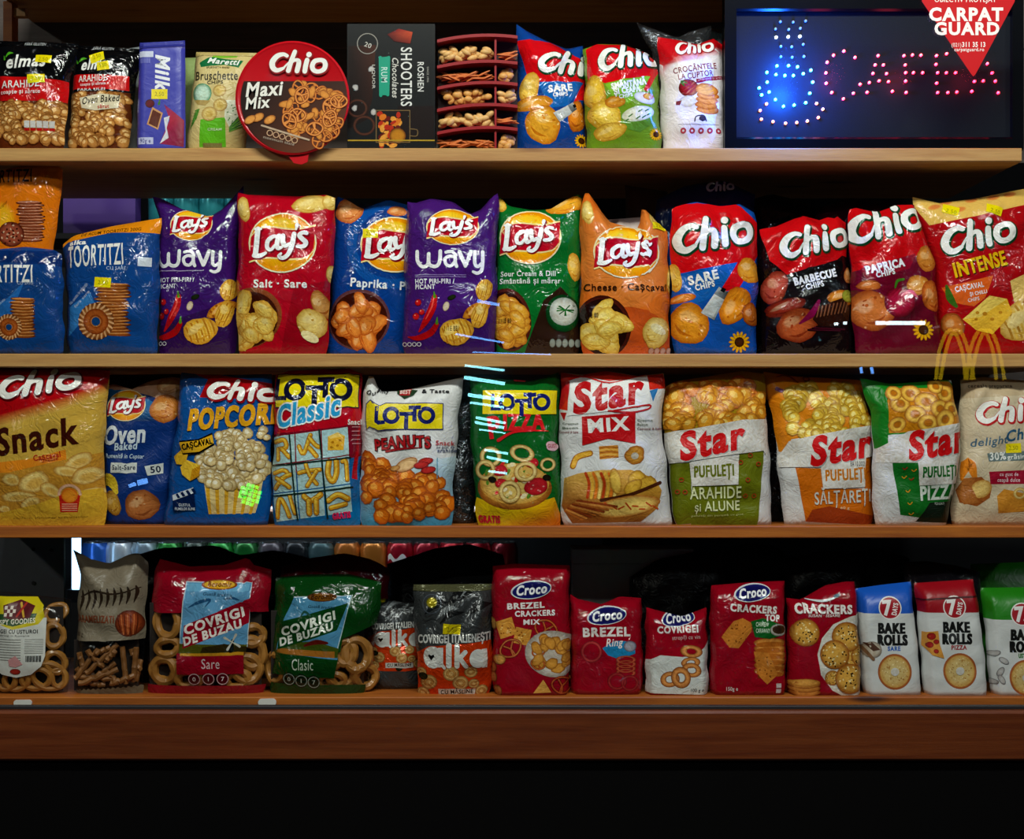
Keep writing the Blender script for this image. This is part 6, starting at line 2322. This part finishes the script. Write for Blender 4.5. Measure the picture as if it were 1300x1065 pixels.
a.T('COVRIGEI CU USTUROI', -70, 497, 180, 17, '14140f', 2)
a.T('fabricat in Romania', -10, 512, 142, 9, '3a3a34', 0)
for i in range(9):
    a.R(-40, 524 + i * 12, 105, 527 + i * 12, '8a8a84')
    a.R(122, 524 + i * 8, 206, 526 + i * 8, '6a6a64')
for i in range(16):
    a.R(128 + i * 4.6, 600, 130 + i * 4.6 + (i % 3), 628, '141414')
a.P([(45, 620), (80, 600), (115, 640), (80, 655), (50, 650)], 'd8a0a0')
a.E(78, 675, 26, 14, 'b83a2c', 0, 12, '7a1c14')
rt, sh = bag('ring_pouch', 'clear pouch of small bread rings with a yellow and white label', 'snack bag', 4, -20, [(745, 82), (885, 84)], [(0, 752), (.5, 758), (1, 764)], 'ffffff', a, y0=.05, D=.034, seed=101, bmat=M['clear_film'], mat='paper', body='clear_film')
rings_inside(rt, sh, [(66, 808, 10, 1.4, .1, 3.6), (68, 842, 10, 1.3, .4, 3.6), (45, 862, 18, .7, .2, 3.4), (60, 868, 20, .8, -.4, 3.4), (20, 870, 16, .8, .3, 3.2), (5, 862, 14, 1, 0, 3.2), (72, 862, 8, 1.5, .1, 3), (66, 780, 12, .8, .5, 3)])
pouch_back(rt, -18, 80, 770, .046)

# caramelised sticks
a = Art(0, 670, .2692)
a.P([(290, 100), (720, 100), (720, 525), (330, 535)], '8d8270')
zig = [(335 + i * 12, 530 - i * .6 + (8 if i % 2 else 0)) for i in range(30)]
a.P([(320, 430)] + zig + [(700, 430)], '8d8270')
zig = [(340 + i * 12, 765 - i * .8 + (8 if i % 2 else 0)) for i in range(28)]
a.P(zig + [(680, 820), (340, 820)], '7c705c')
a.part('lettering')
for i in range(9):          # crumpled, unreadable brand script
    a.L([(372 + i * 32, 392 - i * 5), (384 + i * 32, 345 - i * 5), (378 + i * 32, 300 - i * 3)], [5, 15, 6], '3a2c20')
a.L([(375, 330), (440, 300), (540, 312), (650, 285)], [6, 10, 8, 5], '3a2c20')
a.T('CARAMELIZATI', 340, 446, 545, 32, '8a4a2c', 2, 0)
a.T('300 g', 345, 512, 388, 18, '4a3c2c', 1)
a.part('picture')
a.E(607, 450, 60, 62, 'a8542c', 0, 22, '5a2410')
for i in range(7):
    a.L([(560 + i * 14, 410), (565 + i * 13, 450), (575 + i * 10, 500)], 5, 'c87a4a' if i % 2 else '6a2c14')
rt, sh = bag('stick_pouch', 'taupe pouch of caramelised sticks with a clear lower window', 'snack bag', 4, [(700, 84), (730, 95), (885, 90)], [(700, 182), (885, 178)], [(0, 700), (.2, 712), (.45, 718), (.75, 706), (.86, 704), (1, 716)], '8d8270', a, y0=.048, D=.034, seed=103, bmat=M['clear_film'], mat='matte', body='clear_film', wr=1.4)
g = random.Random(4)
k = sy_(.034)
for (x0, y0_, x1, y1_) in ((95, 862, 125, 825), (110, 855, 150, 818), (100, 868, 150, 850), (98, 858, 142, 862), (155, 822, 160, 868), (172, 824, 168, 866), (120, 830, 140, 822), (96, 850, 118, 858), (130, 845, 150, 868), (165, 826, 176, 852), (100, 830, 108, 856), (112, 826, 132, 846), (136, 838, 148, 826), (104, 866, 132, 870), (140, 868, 170, 858), (118, 862, 146, 842), (170, 868, 176, 840)):
    n = 9
    pts = [((x0 + (x1 - x0) * i / n - PX) * k, (0.0015 * math.sin(i * 2.2)), (PY - (y0_ + (y1_ - y0_) * i / n)) * k + .002 * math.cos(i * 2.2)) for i in range(n + 1)]
    c0 = pts[0]
    MB().tube([(p[0] - c0[0], p[1], p[2] - c0[2]) for p in pts], .0052, 8).build('twisted_stick', M['stick_b'], rt, True, (c0[0] - rt.location.x, film_y(rt, sh, (x0 + x1) / 2, (y0_ + y1_) / 2) + .0085 + g.uniform(0, .004) - rt.location.y, c0[2] - rt.location.z))
pouch_back(rt, 94, 176, 812, .046)

# big ring pouches


a = Art(0, 670, .2692)
C1 = '9c0f2a'
a.P([(700, 150), (1280, 150), (1260, 405), (1165, 395), (860, 400), (705, 405)], C1)
a.P([(650, 745), (1250, 745), (1250, 830), (650, 830)], C1)
a.P([(835, 590), (1150, 600), (1148, 690), (835, 690)], C1)
a.part('label')
a.P([(872, 258), (1180, 262), (1165, 560), (850, 545)], '6aa0c4')
a.P([(880, 265), (1172, 268), (1168, 300), (876, 300)], '7ab4d4')
a.L([(872, 258), (1180, 262), (1165, 560), (850, 545)], 5, 'c8d4d8', False, True)
a.P([(848, 545), (1165, 550), (1160, 585), (845, 590)], '5a5a1c')
a.P([(960, 560), (1060, 545), (1100, 555), (1165, 560), (1160, 585), (950, 585)], '3a3012')
a.P([(855, 590), (1150, 585), (1150, 600), (850, 602)], 'c8942a')
a.P([(870, 460), (1180, 330), (1170, 450), (862, 570)], C1)
a.E(1032, 270, 86, 24, 'c8901c', 0, 20, '8a1c14')
a.E(1032, 270, 74, 18, 'e8b42c', 0, 20)
a.part('lettering')
a.T('Boromir', 975, 279, 1090, 22, '7a1414', 2, 0, .15)
a.T('Gust\u0103 tradi\u021bia', 955, 318, 1095, 14, '1c3a5a', 1, -3, .2)
a.L([(890, 375), (940, 350), (990, 340), (970, 370)], [4, 16, 12, 4], '2c5a80')
a.L([(1060, 335), (1100, 330), (1130, 340)], [4, 12, 4], '2c5a80')
a.T('COVRIGI', 874, 503, 1172, 42, 'f0e8e0', 3, 18, .15)
a.T('DE BUZAU', 868, 556, 1160, 37, 'f0e8e0', 3, 18, .15)
a.L([(1090, 575), (1098, 530)], [26, 14], '14100c')
for t in (.5, 2.1, 3.7, 5.2):
    a.L([(1095, 538), (1095 + 40 * math.cos(t), 538 + 40 * math.sin(t))], [4, 12], 'c8c4b8')
a.T('Sare', 952, 662, 1040, 46, 'e0c8c8', 0)
a.part('nutrition_marks')
for i in range(3):
    a.E(918 + 66 * i, 712, 30, 30, '5a0c1c', 0, 18)
    a.ring(918 + 66 * i, 712, 28, 24, 'c0a0a0', 'd0b0b0')
    a.T('017'[i], 910 + 66 * i, 722, 926 + 66 * i, 20, 'e0d0d0', 1)
rt, sh = bag('large_ring_pouch', 'dark red pouch of large bread rings with a blue windmill label', 'snack bag', 4, [(700, 190), (885, 182)], [(700, 341), (885, 334)], [(0, 724), (.03, 712), (.3, 722), (.6, 720), (.8, 710), (.85, 720), (1, 726)], C1, a, y0=.05, D=.038, seed=105, bmat=M['clear_film'], mat='gloss', body='clear_film', group='large ring pouches', wr=1.2)
rings_inside(rt, sh, [(211, 790, 15, 1.25, .1, 5), (207, 852, 15, 1.0, 0, 5.6), (318, 830, 13, 1.4, .2, 5), (312, 850, 15, 1.1, .5, 4.8), (300, 864, 14, .7, .3, 4.8), (320, 808, 11, 1.0, 0, 4.6), (212, 822, 14, .7, .2, 4.4), (240, 862, 15, .7, .1, 4.4)])
pouch_back(rt, 190, 332, 765, .048)

a = Art(330, 670, .2385)
C2 = '114a1c'
a.P([(40, 240), (680, 240), (660, 500), (440, 590), (430, 660), (70, 670), (20, 600)], C2)
a.P([(50, 830), (560, 840), (560, 930), (20, 930)], C2)
a.P([(75, 665), (420, 690), (395, 800), (60, 780)], C2)
a.part('label')
a.P([(180, 370), (485, 365), (420, 620), (415, 700), (80, 660), (130, 480)], '5a94b4')
a.L([(180, 370), (485, 365), (415, 640)], 5, 'b8ccd0', False)
a.P([(80, 655), (180, 610), (300, 600), (420, 640), (415, 690), (75, 668)], '4a5a1c')
a.P([(90, 640), (400, 655), (400, 690), (85, 665)], 'a8702c')
a.L([(240, 625), (300, 605), (360, 610)], [12, 26, 14], '6a2018')
a.P([(110, 500), (470, 400), (410, 545), (90, 650)], C2)
a.E(330, 370, 80, 24, '8a5c1c', 0, 18, '4a2410')
a.part('lettering')
a.T('Boromir', 270, 380, 390, 24, '3a1c10', 2, 0, .15)
a.T('Gust\u0103 tradi\u021bia', 255, 424, 400, 14, '1c3a4a', 1, -4, .2)
a.L([(220, 470), (240, 445), (270, 465)], [6, 14, 6], '2c5a50')
a.T('COVRIGI', 114, 578, 424, 42, 'e4e8dc', 3, 18, .2)
a.T('DE BUZAU', 104, 632, 410, 38, 'e4e8dc', 3, 18, .2)
a.T('Clasic', 170, 755, 288, 60, 'd0dcc8', 0)
a.part('nutrition_marks')
for i in range(3):
    a.E(155 + 66 * i, 805 + 8 * i, 34, 38, '0c2410', 0, 18)
    a.ring(155 + 66 * i, 805 + 8 * i, 32, 27, '8a948a', '9aa49a')
    a.T('017'[i], 146 + 66 * i, 816 + 8 * i, 164 + 66 * i, 22, 'b8c0b4', 1)
rt, sh = bag('large_ring_pouch', 'dark green pouch of large bread rings with a village label', 'snack bag', 4, [(700, 347), (800, 343), (885, 340)], [(700, 486), (800, 477), (885, 465)], [(0, 736), (.3, 732), (.7, 732), (1, 742)], C2, a, y0=.05, D=.038, seed=107, bmat=M['clear_film'], mat='gloss', body='clear_film', group='large ring pouches', wr=1.4)
rings_inside(rt, sh, [(452, 832, 14, 1.35, .1, 5.4), (438, 828, 11, 1.3, 0, 4.8), (434, 856, 16, .95, .5, 5.6), (420, 872, 16, .6, .1, 4.5), (462, 866, 12, 1.1, .4, 4.6), (348, 850, 12, 1.4, 0, 4.6), (380, 868, 14, .7, .2, 4.4)])
pouch_back(rt, 344, 462, 775, .048)

# olive pretzel bites


def alka(k_, ox, oy, x0, x1, full):
    a = Art(330, 670, .2385)
    f = lambda u, v: (ox + u * k_, oy + v * k_)
    a.P([f(-100, 40), f(420, 10), f(420, 620), f(-100, 620)], '4c4f50')
    for (u, v, w_) in ((40, 160, 40), (160, 110, 60), (260, 170, 50), (120, 210, 30)):
        a.L([f(u, v), f(u + 60, v - 50), f(u + 130, v - 60)], [4, w_ * k_, 4], '232526')
    for (u, v, w_) in ((100, 190, 26), (230, 70, 18)):
        a.L([f(u, v), f(u + 60, v - 60), f(u + 120, v - 60)], [4, w_ * k_, 4], '8a8e90')
    a.P([f(-60, 400), f(60, 330), f(420, 300), f(420, 620), f(-100, 620)], 'd84a14')
    a.part('emblem')
    a.ring(*f(75, 108), 52 * k_, 46 * k_, '4a5058', '6a7078')
    a.E(*f(75, 100), 30 * k_, 28 * k_, 'b8a81c', 0, 14, '5a5a14')
    a.part('picture')
    for (u, v, q) in ((60, 520, 46), (180, 475, 44), (285, 465, 36), (230, 525, 44), (300, 530, 30), (20, 470, 30), (345, 570, 36), (30, 580, 34)):
        a.E(*f(u, v), q * k_, q * k_ * .9, 'e0bc80', 0, 16, '8a5c28')
        a.ring(*f(u, v), q * k_ * .62, q * k_ * .3, '9a6a30', 'c89a5c', .8)
    for (u, v) in ((30, 490), (210, 600)):
        a.E(*f(u, v), 26 * k_, 20 * k_, '2c3018', 0, 12, '14160c')
    a.part('lettering')
    a.R(*f(110, 558), *f(310, 596), 'd8d4cc')
    a.T('CU M\u0102SLINE', *f(122, 588), f(300, 0)[0], 22 * k_, '2a2420', 2, 2)
    a.T('COVRIGEI ITALIENE\u0218TI', *f(5, 315), f(392, 0)[0], 42 * k_, 'e8e8e4', 2, 2)
    a.part('logo')
    a.E(*f(84, 388), 54 * k_, 58 * k_, 'f0f0ea', 0, 26)
    a.R(*f(112, 335), *f(138, 440), 'f0f0ea')
    a.L([f(126, 420), f(144, 444)], 16 * k_, 'f0f0ea')
    a.L([f(168, 325), f(168, 432)], 30 * k_, 'f0f0ea')
    a.L([f(212, 325), f(212, 432)], 28 * k_, 'f0f0ea')
    a.L([f(222, 396), f(256, 358)], 24 * k_, 'f0f0ea').L([f(226, 388), f(260, 434)], 24 * k_, 'f0f0ea')
    a.E(*f(322, 394), 44 * k_, 50 * k_, 'f0f0ea', 0, 22)
    a.R(*f(342, 345), *f(368, 444), 'f0f0ea')
    a.P([f(74, 405), f(56, 382), f(62, 372), f(74, 380), f(86, 372), f(92, 382)], '1c1c1c')
    return a


a = alka(.72, 590, 315, 0, 0, 0)
bag('pretzel_bite_bag', 'small grey and orange olive pretzel bag, half hidden behind the larger one', 'snack bag', 4, [(760, 468), (885, 464)], [(760, 532), (885, 534)], [(0, 766), (.3, 762), (.7, 768), (1, 764)], '4c4f50', a, y0=.092, D=.022, seed=109, mat='foil', group='olive pretzel bags', wr=1.3)
a = alka(1.0, 838, 300, 0, 0, 1)
a.sticker(1022, 538, 92, 54, -4)
bag('pretzel_bite_bag', 'larger grey and orange olive pretzel bag with a yellow price sticker', 'snack bag', 4, [(735, 521), (885, 531)], [(735, 624), (885, 624)], [(0, 745), (1, 744)], '4c4f50', a, y0=.046, D=.034, seed=111, mat='foil', group='olive pretzel bags', seal=(.055, '6a6a4c'), wr=1.4)


def croco(a, x, y, w):
    a.part('logo')
    a.E(x, y, w * .5, w * .22, 'dfe0e4', 8, 28)
    a.E(x + w * .01, y + w * .005, w * .47, w * .195, '1a1c5a', 8, 28, '2a2c7a')
    a.T('Croco', x - w * .37, y + w * .14, x + w * .39, w * .22, '8a8aa8', 2, 6, .22, dx=2, dy=2)
    return a.T('Croco', x - w * .37, y + w * .14, x + w * .39, w * .22, 'f4f4f6', 2, 6, .22)


RED = 'a01028'
a = Art(610, 700, .2308)
a.part('picture')
for (x, y, q, t) in ((140, 420, 48, .3), (230, 465, 44, -.2)):
    c_, s_ = math.cos(t) * q, math.sin(t) * q
    a.P([(x - c_ - s_, y - c_ + s_), (x + c_ - s_, y - c_ - s_), (x + c_ + s_, y + c_ - s_), (x - c_ + s_, y + c_ + s_)], 'dca24c')
    for k in range(12):
        a.E(x + g.uniform(-.7, .7) * q, y + g.uniform(-.7, .7) * q, 5, 4, '8a4c14' if k % 2 else 'f0d08a', 0, 6)
a.pretzel(360, 425, 56, .4, '6a1c10', 'c06a3a', .26)
a.pretzel(165, 530, 54, -.5, '6a1c10', 'c8784a', .26)
a.E(400, 560, 156, 126, 'e4e0dc', -8, 32, 'a8a098')
a.E(420, 555, 118, 98, 'c8c0b8', -8, 28)
for k in range(26):
    x, y = g.uniform(280, 490), g.uniform(450, 660)
    if ((x - 390) / 110) ** 2 + ((y - 560) / 90) ** 2 < 1:
        if k % 4 == 0:
            a.pretzel(x, y, 34, k, '7a2c14', 'c8703c', .3)
        else:
            a.E(x, y, 40, 28, 'e0a850', k * 37, 14, '9a6020', .07)
a.E(105, 590, 34, 28, 'dca860', 0, 14, '8a5a28')
a.E(70, 400, 20, 34, 'dca860', 0, 14, '8a5a28')
a.P([(345, 700), (390, 770), (290, 775)], 'dcaa5c')
a.pretzel(450, 730, 52, .2, '6a1c10', 'b85a34', .28)
for (x, y) in ((75, 690), (95, 760), (70, 640)):
    a.E(x, y, 22, 30, 'b87a48', 0, 12, '6a3418')
a.part('lettering')
a.T('BREZEL', 146, 318, 354, 30, 'f0e8e4', 3, 3)
a.T('CRACKERS', 190, 357, 412, 28, 'f0e8e4', 3, 2)
a.T('MIX', 235, 400, 326, 25, 'f0e8e4', 3, 1)
croco(a, 278, 212, 225)
PACK = dict(mat='gloss', p=7, base=.85, top=.18, flat=.5, wr=.8)
bag('pretzel_pack', 'tall dark red pretzel and cracker mix pack with a white plate', 'snack pack', 4, [(718, 624), (885, 626)], [(718, 724), (885, 724)], [(0, 721), (.3, 718), (1, 720)], RED, a, y0=.044, D=.03, seed=113, group='dark red cracker packs', **PACK)
a = Art(610, 700, .2308)
a.part('picture')
a.P([(670, 530), (740, 490), (850, 500), (850, 560), (760, 590), (700, 570)], '2a8cc0')
a.E(822, 520, 36, 30, 'b0b0c0', 0, 16, '5a5a70')
a.ring(610, 550, 60, 42, '6a1020', 'c04a4c')
for i in range(4):
    a.ring(798, 665 - i * 24, 56, 36, '6a1c14', 'c8644a', .42)
a.ring(750, 710, 54, 36, '6a1420', 'a83a3c', .9)
a.ring(820, 720, 50, 34, '6a1420', 'a83a3c', .9)
a.part('lettering')
a.T('BREZEL', 562, 468, 826, 46, 'f0e8e4', 3, 1)
a.T('Ring', 688, 522, 780, 40, 'f0e8e4', 1, 3, .2)
croco(a, 694, 356, 220)
bag('pretzel_pack', 'medium dark red pretzel ring pack with a blue splash', 'snack pack', 4, [(760, 724), (885, 725)], [(760, 816), (885, 818)], [(0, 757), (.1, 763), (.45, 770), (.7, 760), (1, 762)], RED, a, y0=.05, D=.028, seed=115, group='dark red cracker packs', **PACK)
a = Art(610, 700, .2308)
a.P([(915, 600), (990, 570), (1120, 580), (1200, 560), (1258, 500), (1258, 785), (908, 775)], 'd4d6d2')
a.part('picture')
for (x, y, r_, sq, t) in ((1155, 610, 54, .55, 5), (1160, 550, 62, .55, -5), (1160, 650, 56, .7, -10), (1040, 700, 54, .8, 10), (1100, 690, 54, 1.1, 20)):
    a.ring(x, y, r_, r_ * .4, '7a3c14', 'e0a060', sq, t)
a.part('lettering')
a.T('COVRIGEI', 976, 452, 1204, 36, 'f0e8e4', 3, 2)
a.T('stropi\u021bi cu vin', 1056, 488, 1210, 22, 'e0c0c0', 0, 3)
a.T('100 g e', 1150, 768, 1228, 18, '2a2a2a', 1)
croco(a, 1092, 375, 190)
bag('pretzel_pack', 'small red and white pack of wine-sprinkled bread rings', 'snack pack', 4, [(778, 822), (885, 819)], [(778, 900), (885, 901)], [(0, 774), (.3, 780), (.6, 786), (1, 774)], RED, a, y0=.044, D=.028, seed=117, group='dark red cracker packs', **PACK)
a = Art(890, 700, .1972)
a.part('picture')
a.P([(130, 550), (210, 450), (270, 430), (325, 460), (325, 510), (240, 620), (180, 615)], 'c8863c')
for k in range(14):
    a.E(g.uniform(170, 300), g.uniform(470, 580), 6, 4, '7a4414', k * 20, 6)
for i in range(6):
    y = 770 - i * 37
    a.E(440, y, 104, 30, 'e0a052', -4 + i, 20, '9a5420')
    a.E(440, y + 12, 96, 18, 'b8702c', -4 + i, 16)
a.P([(335, 640), (430, 650), (490, 790), (420, 850), (370, 800)], 'cc883c')
for k in range(14):
    a.E(g.uniform(360, 450), g.uniform(670, 810), 6, 4, '7a4414', k * 20, 6)
a.part('lettering')
a.P([(320, 450), (400, 430), (545, 480), (550, 530), (440, 560), (345, 550)], '1c6a2c')
a.E(498, 505, 56, 38, 'd0ccc4', 0, 20, '8a847c')
a.E(500, 502, 44, 28, '3a2418', 0, 18, '5a4028')
a.T('CHIMEN', 352, 482, 432, 26, 'd8e8d0', 1)
a.T('CARAWAY', 352, 522, 440, 26, 'd8e8d0', 1)
a.T('CRACKERS', 188, 382, 492, 44, 'f0e8e4', 3, -4)
a.T('TOP', 415, 446, 508, 38, 'f0e8e4', 3, -3)
a.T('150g e', 152, 890, 232, 24, 'e8dcd8', 1)
a.R(480, 845, 512, 872, 'c8b8b8').R(480, 880, 512, 905, 'c8b8b8')
croco(a, 336, 272, 240)
bag('cracker_pack', 'dark red caraway cracker pack with a stack of square crackers', 'snack pack', 4, [(742, 905), (885, 902)], [(742, 1000), (885, 1001)], [(0, 746), (.5, 742), (1, 740)], RED, a, y0=.046, D=.03, seed=119, group='dark red cracker packs', **PACK)
a = Art(890, 700, .1972)
a.part('picture')
a.P([(1040, 405), (960, 420), (850, 470), (775, 560), (745, 660), (765, 790), (840, 890), (900, 920), (1040, 920)], 'dcdcd8')


def seeded(x, y, r_):
    a.E(x, y, r_, r_ * .98, 'e0b45c', 0, 24, '9c5a1e')
    for k in range(34):
        t, d = g.uniform(0, 6.28), math.sqrt(g.random()) * .82 * r_
        a.E(x + d * math.cos(t), y + d * math.sin(t), r_ * .075, r_ * .05, '2c1c10' if k % 2 else 'f4e4b0', g.uniform(0, 180), 6)


seeded(840, 810, 50)
seeded(970, 680, 60)
seeded(1030, 670, 70)
seeded(672, 522, 90)
seeded(935, 548, 96)
seeded(855, 660, 94)
seeded(955, 815, 98)
for i in range(3):
    a.E(665, 900 - i * 25, 96, 26, 'd89a50', 0, 20, '8a4a1c')
a.E(665, 838, 94, 24, 'e8b060', 0, 20, 'b07830')
a.part('lettering')
a.T('CRACKERS', 610, 400, 975, 52, 'f0e8e4', 3, 0)
a.T('SUSAN \u00b7 SESAME', 692, 425, 895, 17, 'e8d8d4', 1, 1, .2)
a.part('logo')
a.L([(690, 320), (780, 325), (860, 305), (900, 270)], [4, 14, 10, 4], 'e0dce0')
a.E(880, 290, 22, 10, '1c1c4a', 25, 10)
bag('cracker_pack', 'dark red sesame cracker pack with round seeded crackers', 'snack pack', 4, [(740, 1004), (885, 1001)], [(740, 1092), (885, 1096)], [(0, 762), (.2, 764), (.55, 746), (.85, 741), (1, 741)], RED, a, y0=.044, D=.03, seed=121, group='dark red cracker packs', **PACK)


def bake(a, cx, yb, h, w, capcol, ytop, ycap, flav, fcol, ring_c, x0, x1):
    a.P([(x0, ytop), (x1, ytop), (x1, ycap), (x0, ycap)], capcol)
    a.part('logo')
    q = 74
    a.E(cx, ycap - 35, q, q, 'f0ece8', 0, 28)
    a.E(cx, ycap - 35, q * .9, q * .9, 'b01028', 0, 28)
    a.T('7', cx - 44, ycap + 10, cx + 16, 88, 'f4f0ee', 3, 4)
    a.T('DAYS', cx + 38, ycap + 14, cx + 118, 30, 'f4f0ee', 2, 78)
    a.part('lettering')
    a.T('BAKE', cx - 78, yb, cx + 96, h, '10100f', 3, fatk=2.6)
    a.T('ROLLS', cx - 84, yb + h + 12, cx + 108, h, '10100f', 3, fatk=2.6)
    a.T(flav, cx - 22 if len(flav) < 5 else cx - 30, yb + h * 2 - 14, cx + 62 if len(flav) < 5 else cx + 72, 26, fcol, 3)
    a.part('picture')
    rx_c, ry_c = ring_c
    a.E(rx_c, ry_c, 108, 114, 'd8a860', 0, 34, 'a85a2c')
    a.E(rx_c, ry_c, 94, 100, 'dcc890', 0, 30, 'cfa860')
    for k in range(50):
        t, d = g.uniform(0, 6.28), g.uniform(34, 90)
        a.E(rx_c + d * math.cos(t), ry_c + d * 1.04 * math.sin(t), g.uniform(3, 7), g.uniform(2, 5), ('b88c48', 'f0e2b4', 'c8a060')[k % 3], g.uniform(0, 180), 6)
    a.E(rx_c, ry_c, 27, 26, 'd8d8d6', 0, 16)
    return a


ROLL = dict(mat='paper', p=6, base=.9, top=.2, flat=.4, wr=.6)
a = Art(1080, 700, .1971)
bake(a, 255, 526, 62, 0, '1c66c8', 190, 400, 'SARE', '1c6ac0', (276, 770), 30, 470)
a.E(135, 630, 60, 52, 'c8c0b4', 0, 18, '8a8078')
a.P([(85, 590), (130, 580), (185, 630), (140, 640)], '5a3a28')
a.L([(80, 620), (140, 690)], 20, '8a6a50')
bag('bread_roll_bag', 'white and blue salted bread roll bag', 'snack bag', 4, [(740, 1091), (885, 1098)], [(740, 1163), (885, 1174)], [(0, 750), (.5, 745), (1, 741)], 'd8d9d8', a, y0=.05, D=.032, seed=123, group='bread roll bags', **ROLL)
a = Art(1080, 700, .1971)
bake(a, 670, 518, 62, 0, 'a81024', 190, 395, 'PIZZA', 'a81024', (695, 765), 430, 880)
a.L([(455, 315), (600, 305), (860, 290)], 10, '5a0810')
a.P([(475, 520), (560, 510), (570, 600), (595, 685), (520, 665), (475, 610)], 'd8a04c')
for (x, y, q) in ((520, 545, 26), (510, 600, 22), (548, 580, 18), (545, 640, 16)):
    a.E(x, y, q, q * .9, 'b8302c', 0, 12, '7a1418')
bag('bread_roll_bag', 'white and red pizza bread roll bag', 'snack bag', 4, [(738, 1167), (885, 1176)], [(738, 1244), (800, 1252), (885, 1258)], [(0, 743), (1, 738)], 'd8d9d8', a, y0=.044, D=.032, seed=125, group='bread roll bags', **ROLL)
a = Art(1080, 700, .1971)
bake(a, 1105, 568, 64, 0, '2c8a1c', 150, 440, 'USTUROI', '2c7a1c', (1120, 808), 870, 1400)
for (x, y, t) in ((930, 655, 20), (980, 700, -30), (960, 770, 60), (915, 840, 10), (965, 820, -60)):
    a.E(x, y, 34, 18, 'c8c8cc', t, 14, '6a6a70')
bag('bread_roll_bag', 'white and green garlic bread roll bag at the right edge', 'snack bag', 4, [(745, 1253), (885, 1261)], [(745, 1340), (885, 1340)], [(0, 749), (1, 748)], 'd8d9d8', a, y0=.046, D=.032, seed=127, group='bread roll bags', **ROLL)

# ================================================================== second rank of packs, standing behind
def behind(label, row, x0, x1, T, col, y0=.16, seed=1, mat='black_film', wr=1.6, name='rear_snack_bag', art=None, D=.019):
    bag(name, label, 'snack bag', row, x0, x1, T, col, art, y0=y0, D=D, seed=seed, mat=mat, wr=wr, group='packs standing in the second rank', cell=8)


a = Art()
a.chio(897, 243, 935, 16, 4, '0a1a3a')
behind('dark blue chip bag with raised top behind the salted chips on the second shelf', 2, 835, 962, [(0, 250), (.3, 232), (.7, 226), (1, 244)], '14346e', .14, 201, 'gloss', art=a)
behind('black film bag top left of the barbecue chips, behind', 2, 952, 1052, [(0, 252), (.3, 243), (.6, 250), (1, 262)], '0c0c12', .19, 203, 'gloss')
behind('dark wine red bag behind the paprika chips', 2, 1040, 1150, [(0, 262), (.4, 248), (1, 254)], '3a0c22', .145, 205, 'gloss')
behind('dull brown snack bag behind the orange cheese chips', 2, 795, 850, [(0, 232), (.5, 236), (1, 240)], '6a5240', .2, 207, 'matte')
behind('blue and white chip bag behind the paprika chips with emblem', 2, 455, 520, [(0, 256), (.5, 254), (1, 258)], '5a7aa4', .16, 208, 'matte')
behind('white and red striped snack bag between the corners of the orange chip bag', 2, 772, 830, [(0, 276), (1, 272)], 'c8b8b0', .115, 209, 'matte')
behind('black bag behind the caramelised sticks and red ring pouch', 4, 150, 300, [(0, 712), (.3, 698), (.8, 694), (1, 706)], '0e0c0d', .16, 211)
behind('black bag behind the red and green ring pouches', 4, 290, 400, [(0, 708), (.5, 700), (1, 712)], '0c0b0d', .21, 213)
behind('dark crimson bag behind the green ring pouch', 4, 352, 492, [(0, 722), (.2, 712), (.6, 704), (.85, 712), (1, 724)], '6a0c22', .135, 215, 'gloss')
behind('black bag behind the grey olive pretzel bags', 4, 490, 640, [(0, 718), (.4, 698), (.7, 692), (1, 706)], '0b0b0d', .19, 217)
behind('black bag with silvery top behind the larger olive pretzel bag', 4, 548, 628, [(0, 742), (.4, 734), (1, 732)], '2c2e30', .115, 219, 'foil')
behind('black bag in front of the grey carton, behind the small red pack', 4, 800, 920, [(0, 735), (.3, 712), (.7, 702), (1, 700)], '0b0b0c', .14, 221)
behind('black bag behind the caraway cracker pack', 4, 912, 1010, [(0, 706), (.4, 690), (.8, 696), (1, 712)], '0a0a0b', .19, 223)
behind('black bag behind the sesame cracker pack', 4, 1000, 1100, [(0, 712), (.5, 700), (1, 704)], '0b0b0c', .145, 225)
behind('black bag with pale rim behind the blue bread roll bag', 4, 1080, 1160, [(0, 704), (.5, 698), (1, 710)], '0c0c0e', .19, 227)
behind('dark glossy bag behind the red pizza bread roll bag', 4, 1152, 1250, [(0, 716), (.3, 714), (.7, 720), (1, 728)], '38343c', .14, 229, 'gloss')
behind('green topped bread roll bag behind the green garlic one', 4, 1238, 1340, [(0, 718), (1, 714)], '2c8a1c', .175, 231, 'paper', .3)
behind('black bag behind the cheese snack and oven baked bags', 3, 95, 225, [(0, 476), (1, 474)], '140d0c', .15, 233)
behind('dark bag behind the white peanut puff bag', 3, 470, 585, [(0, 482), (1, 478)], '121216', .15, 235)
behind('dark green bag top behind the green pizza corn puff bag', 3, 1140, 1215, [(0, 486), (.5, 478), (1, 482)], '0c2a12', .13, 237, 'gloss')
print('PRINT TRIANGLES', TRI_COUNT[0])
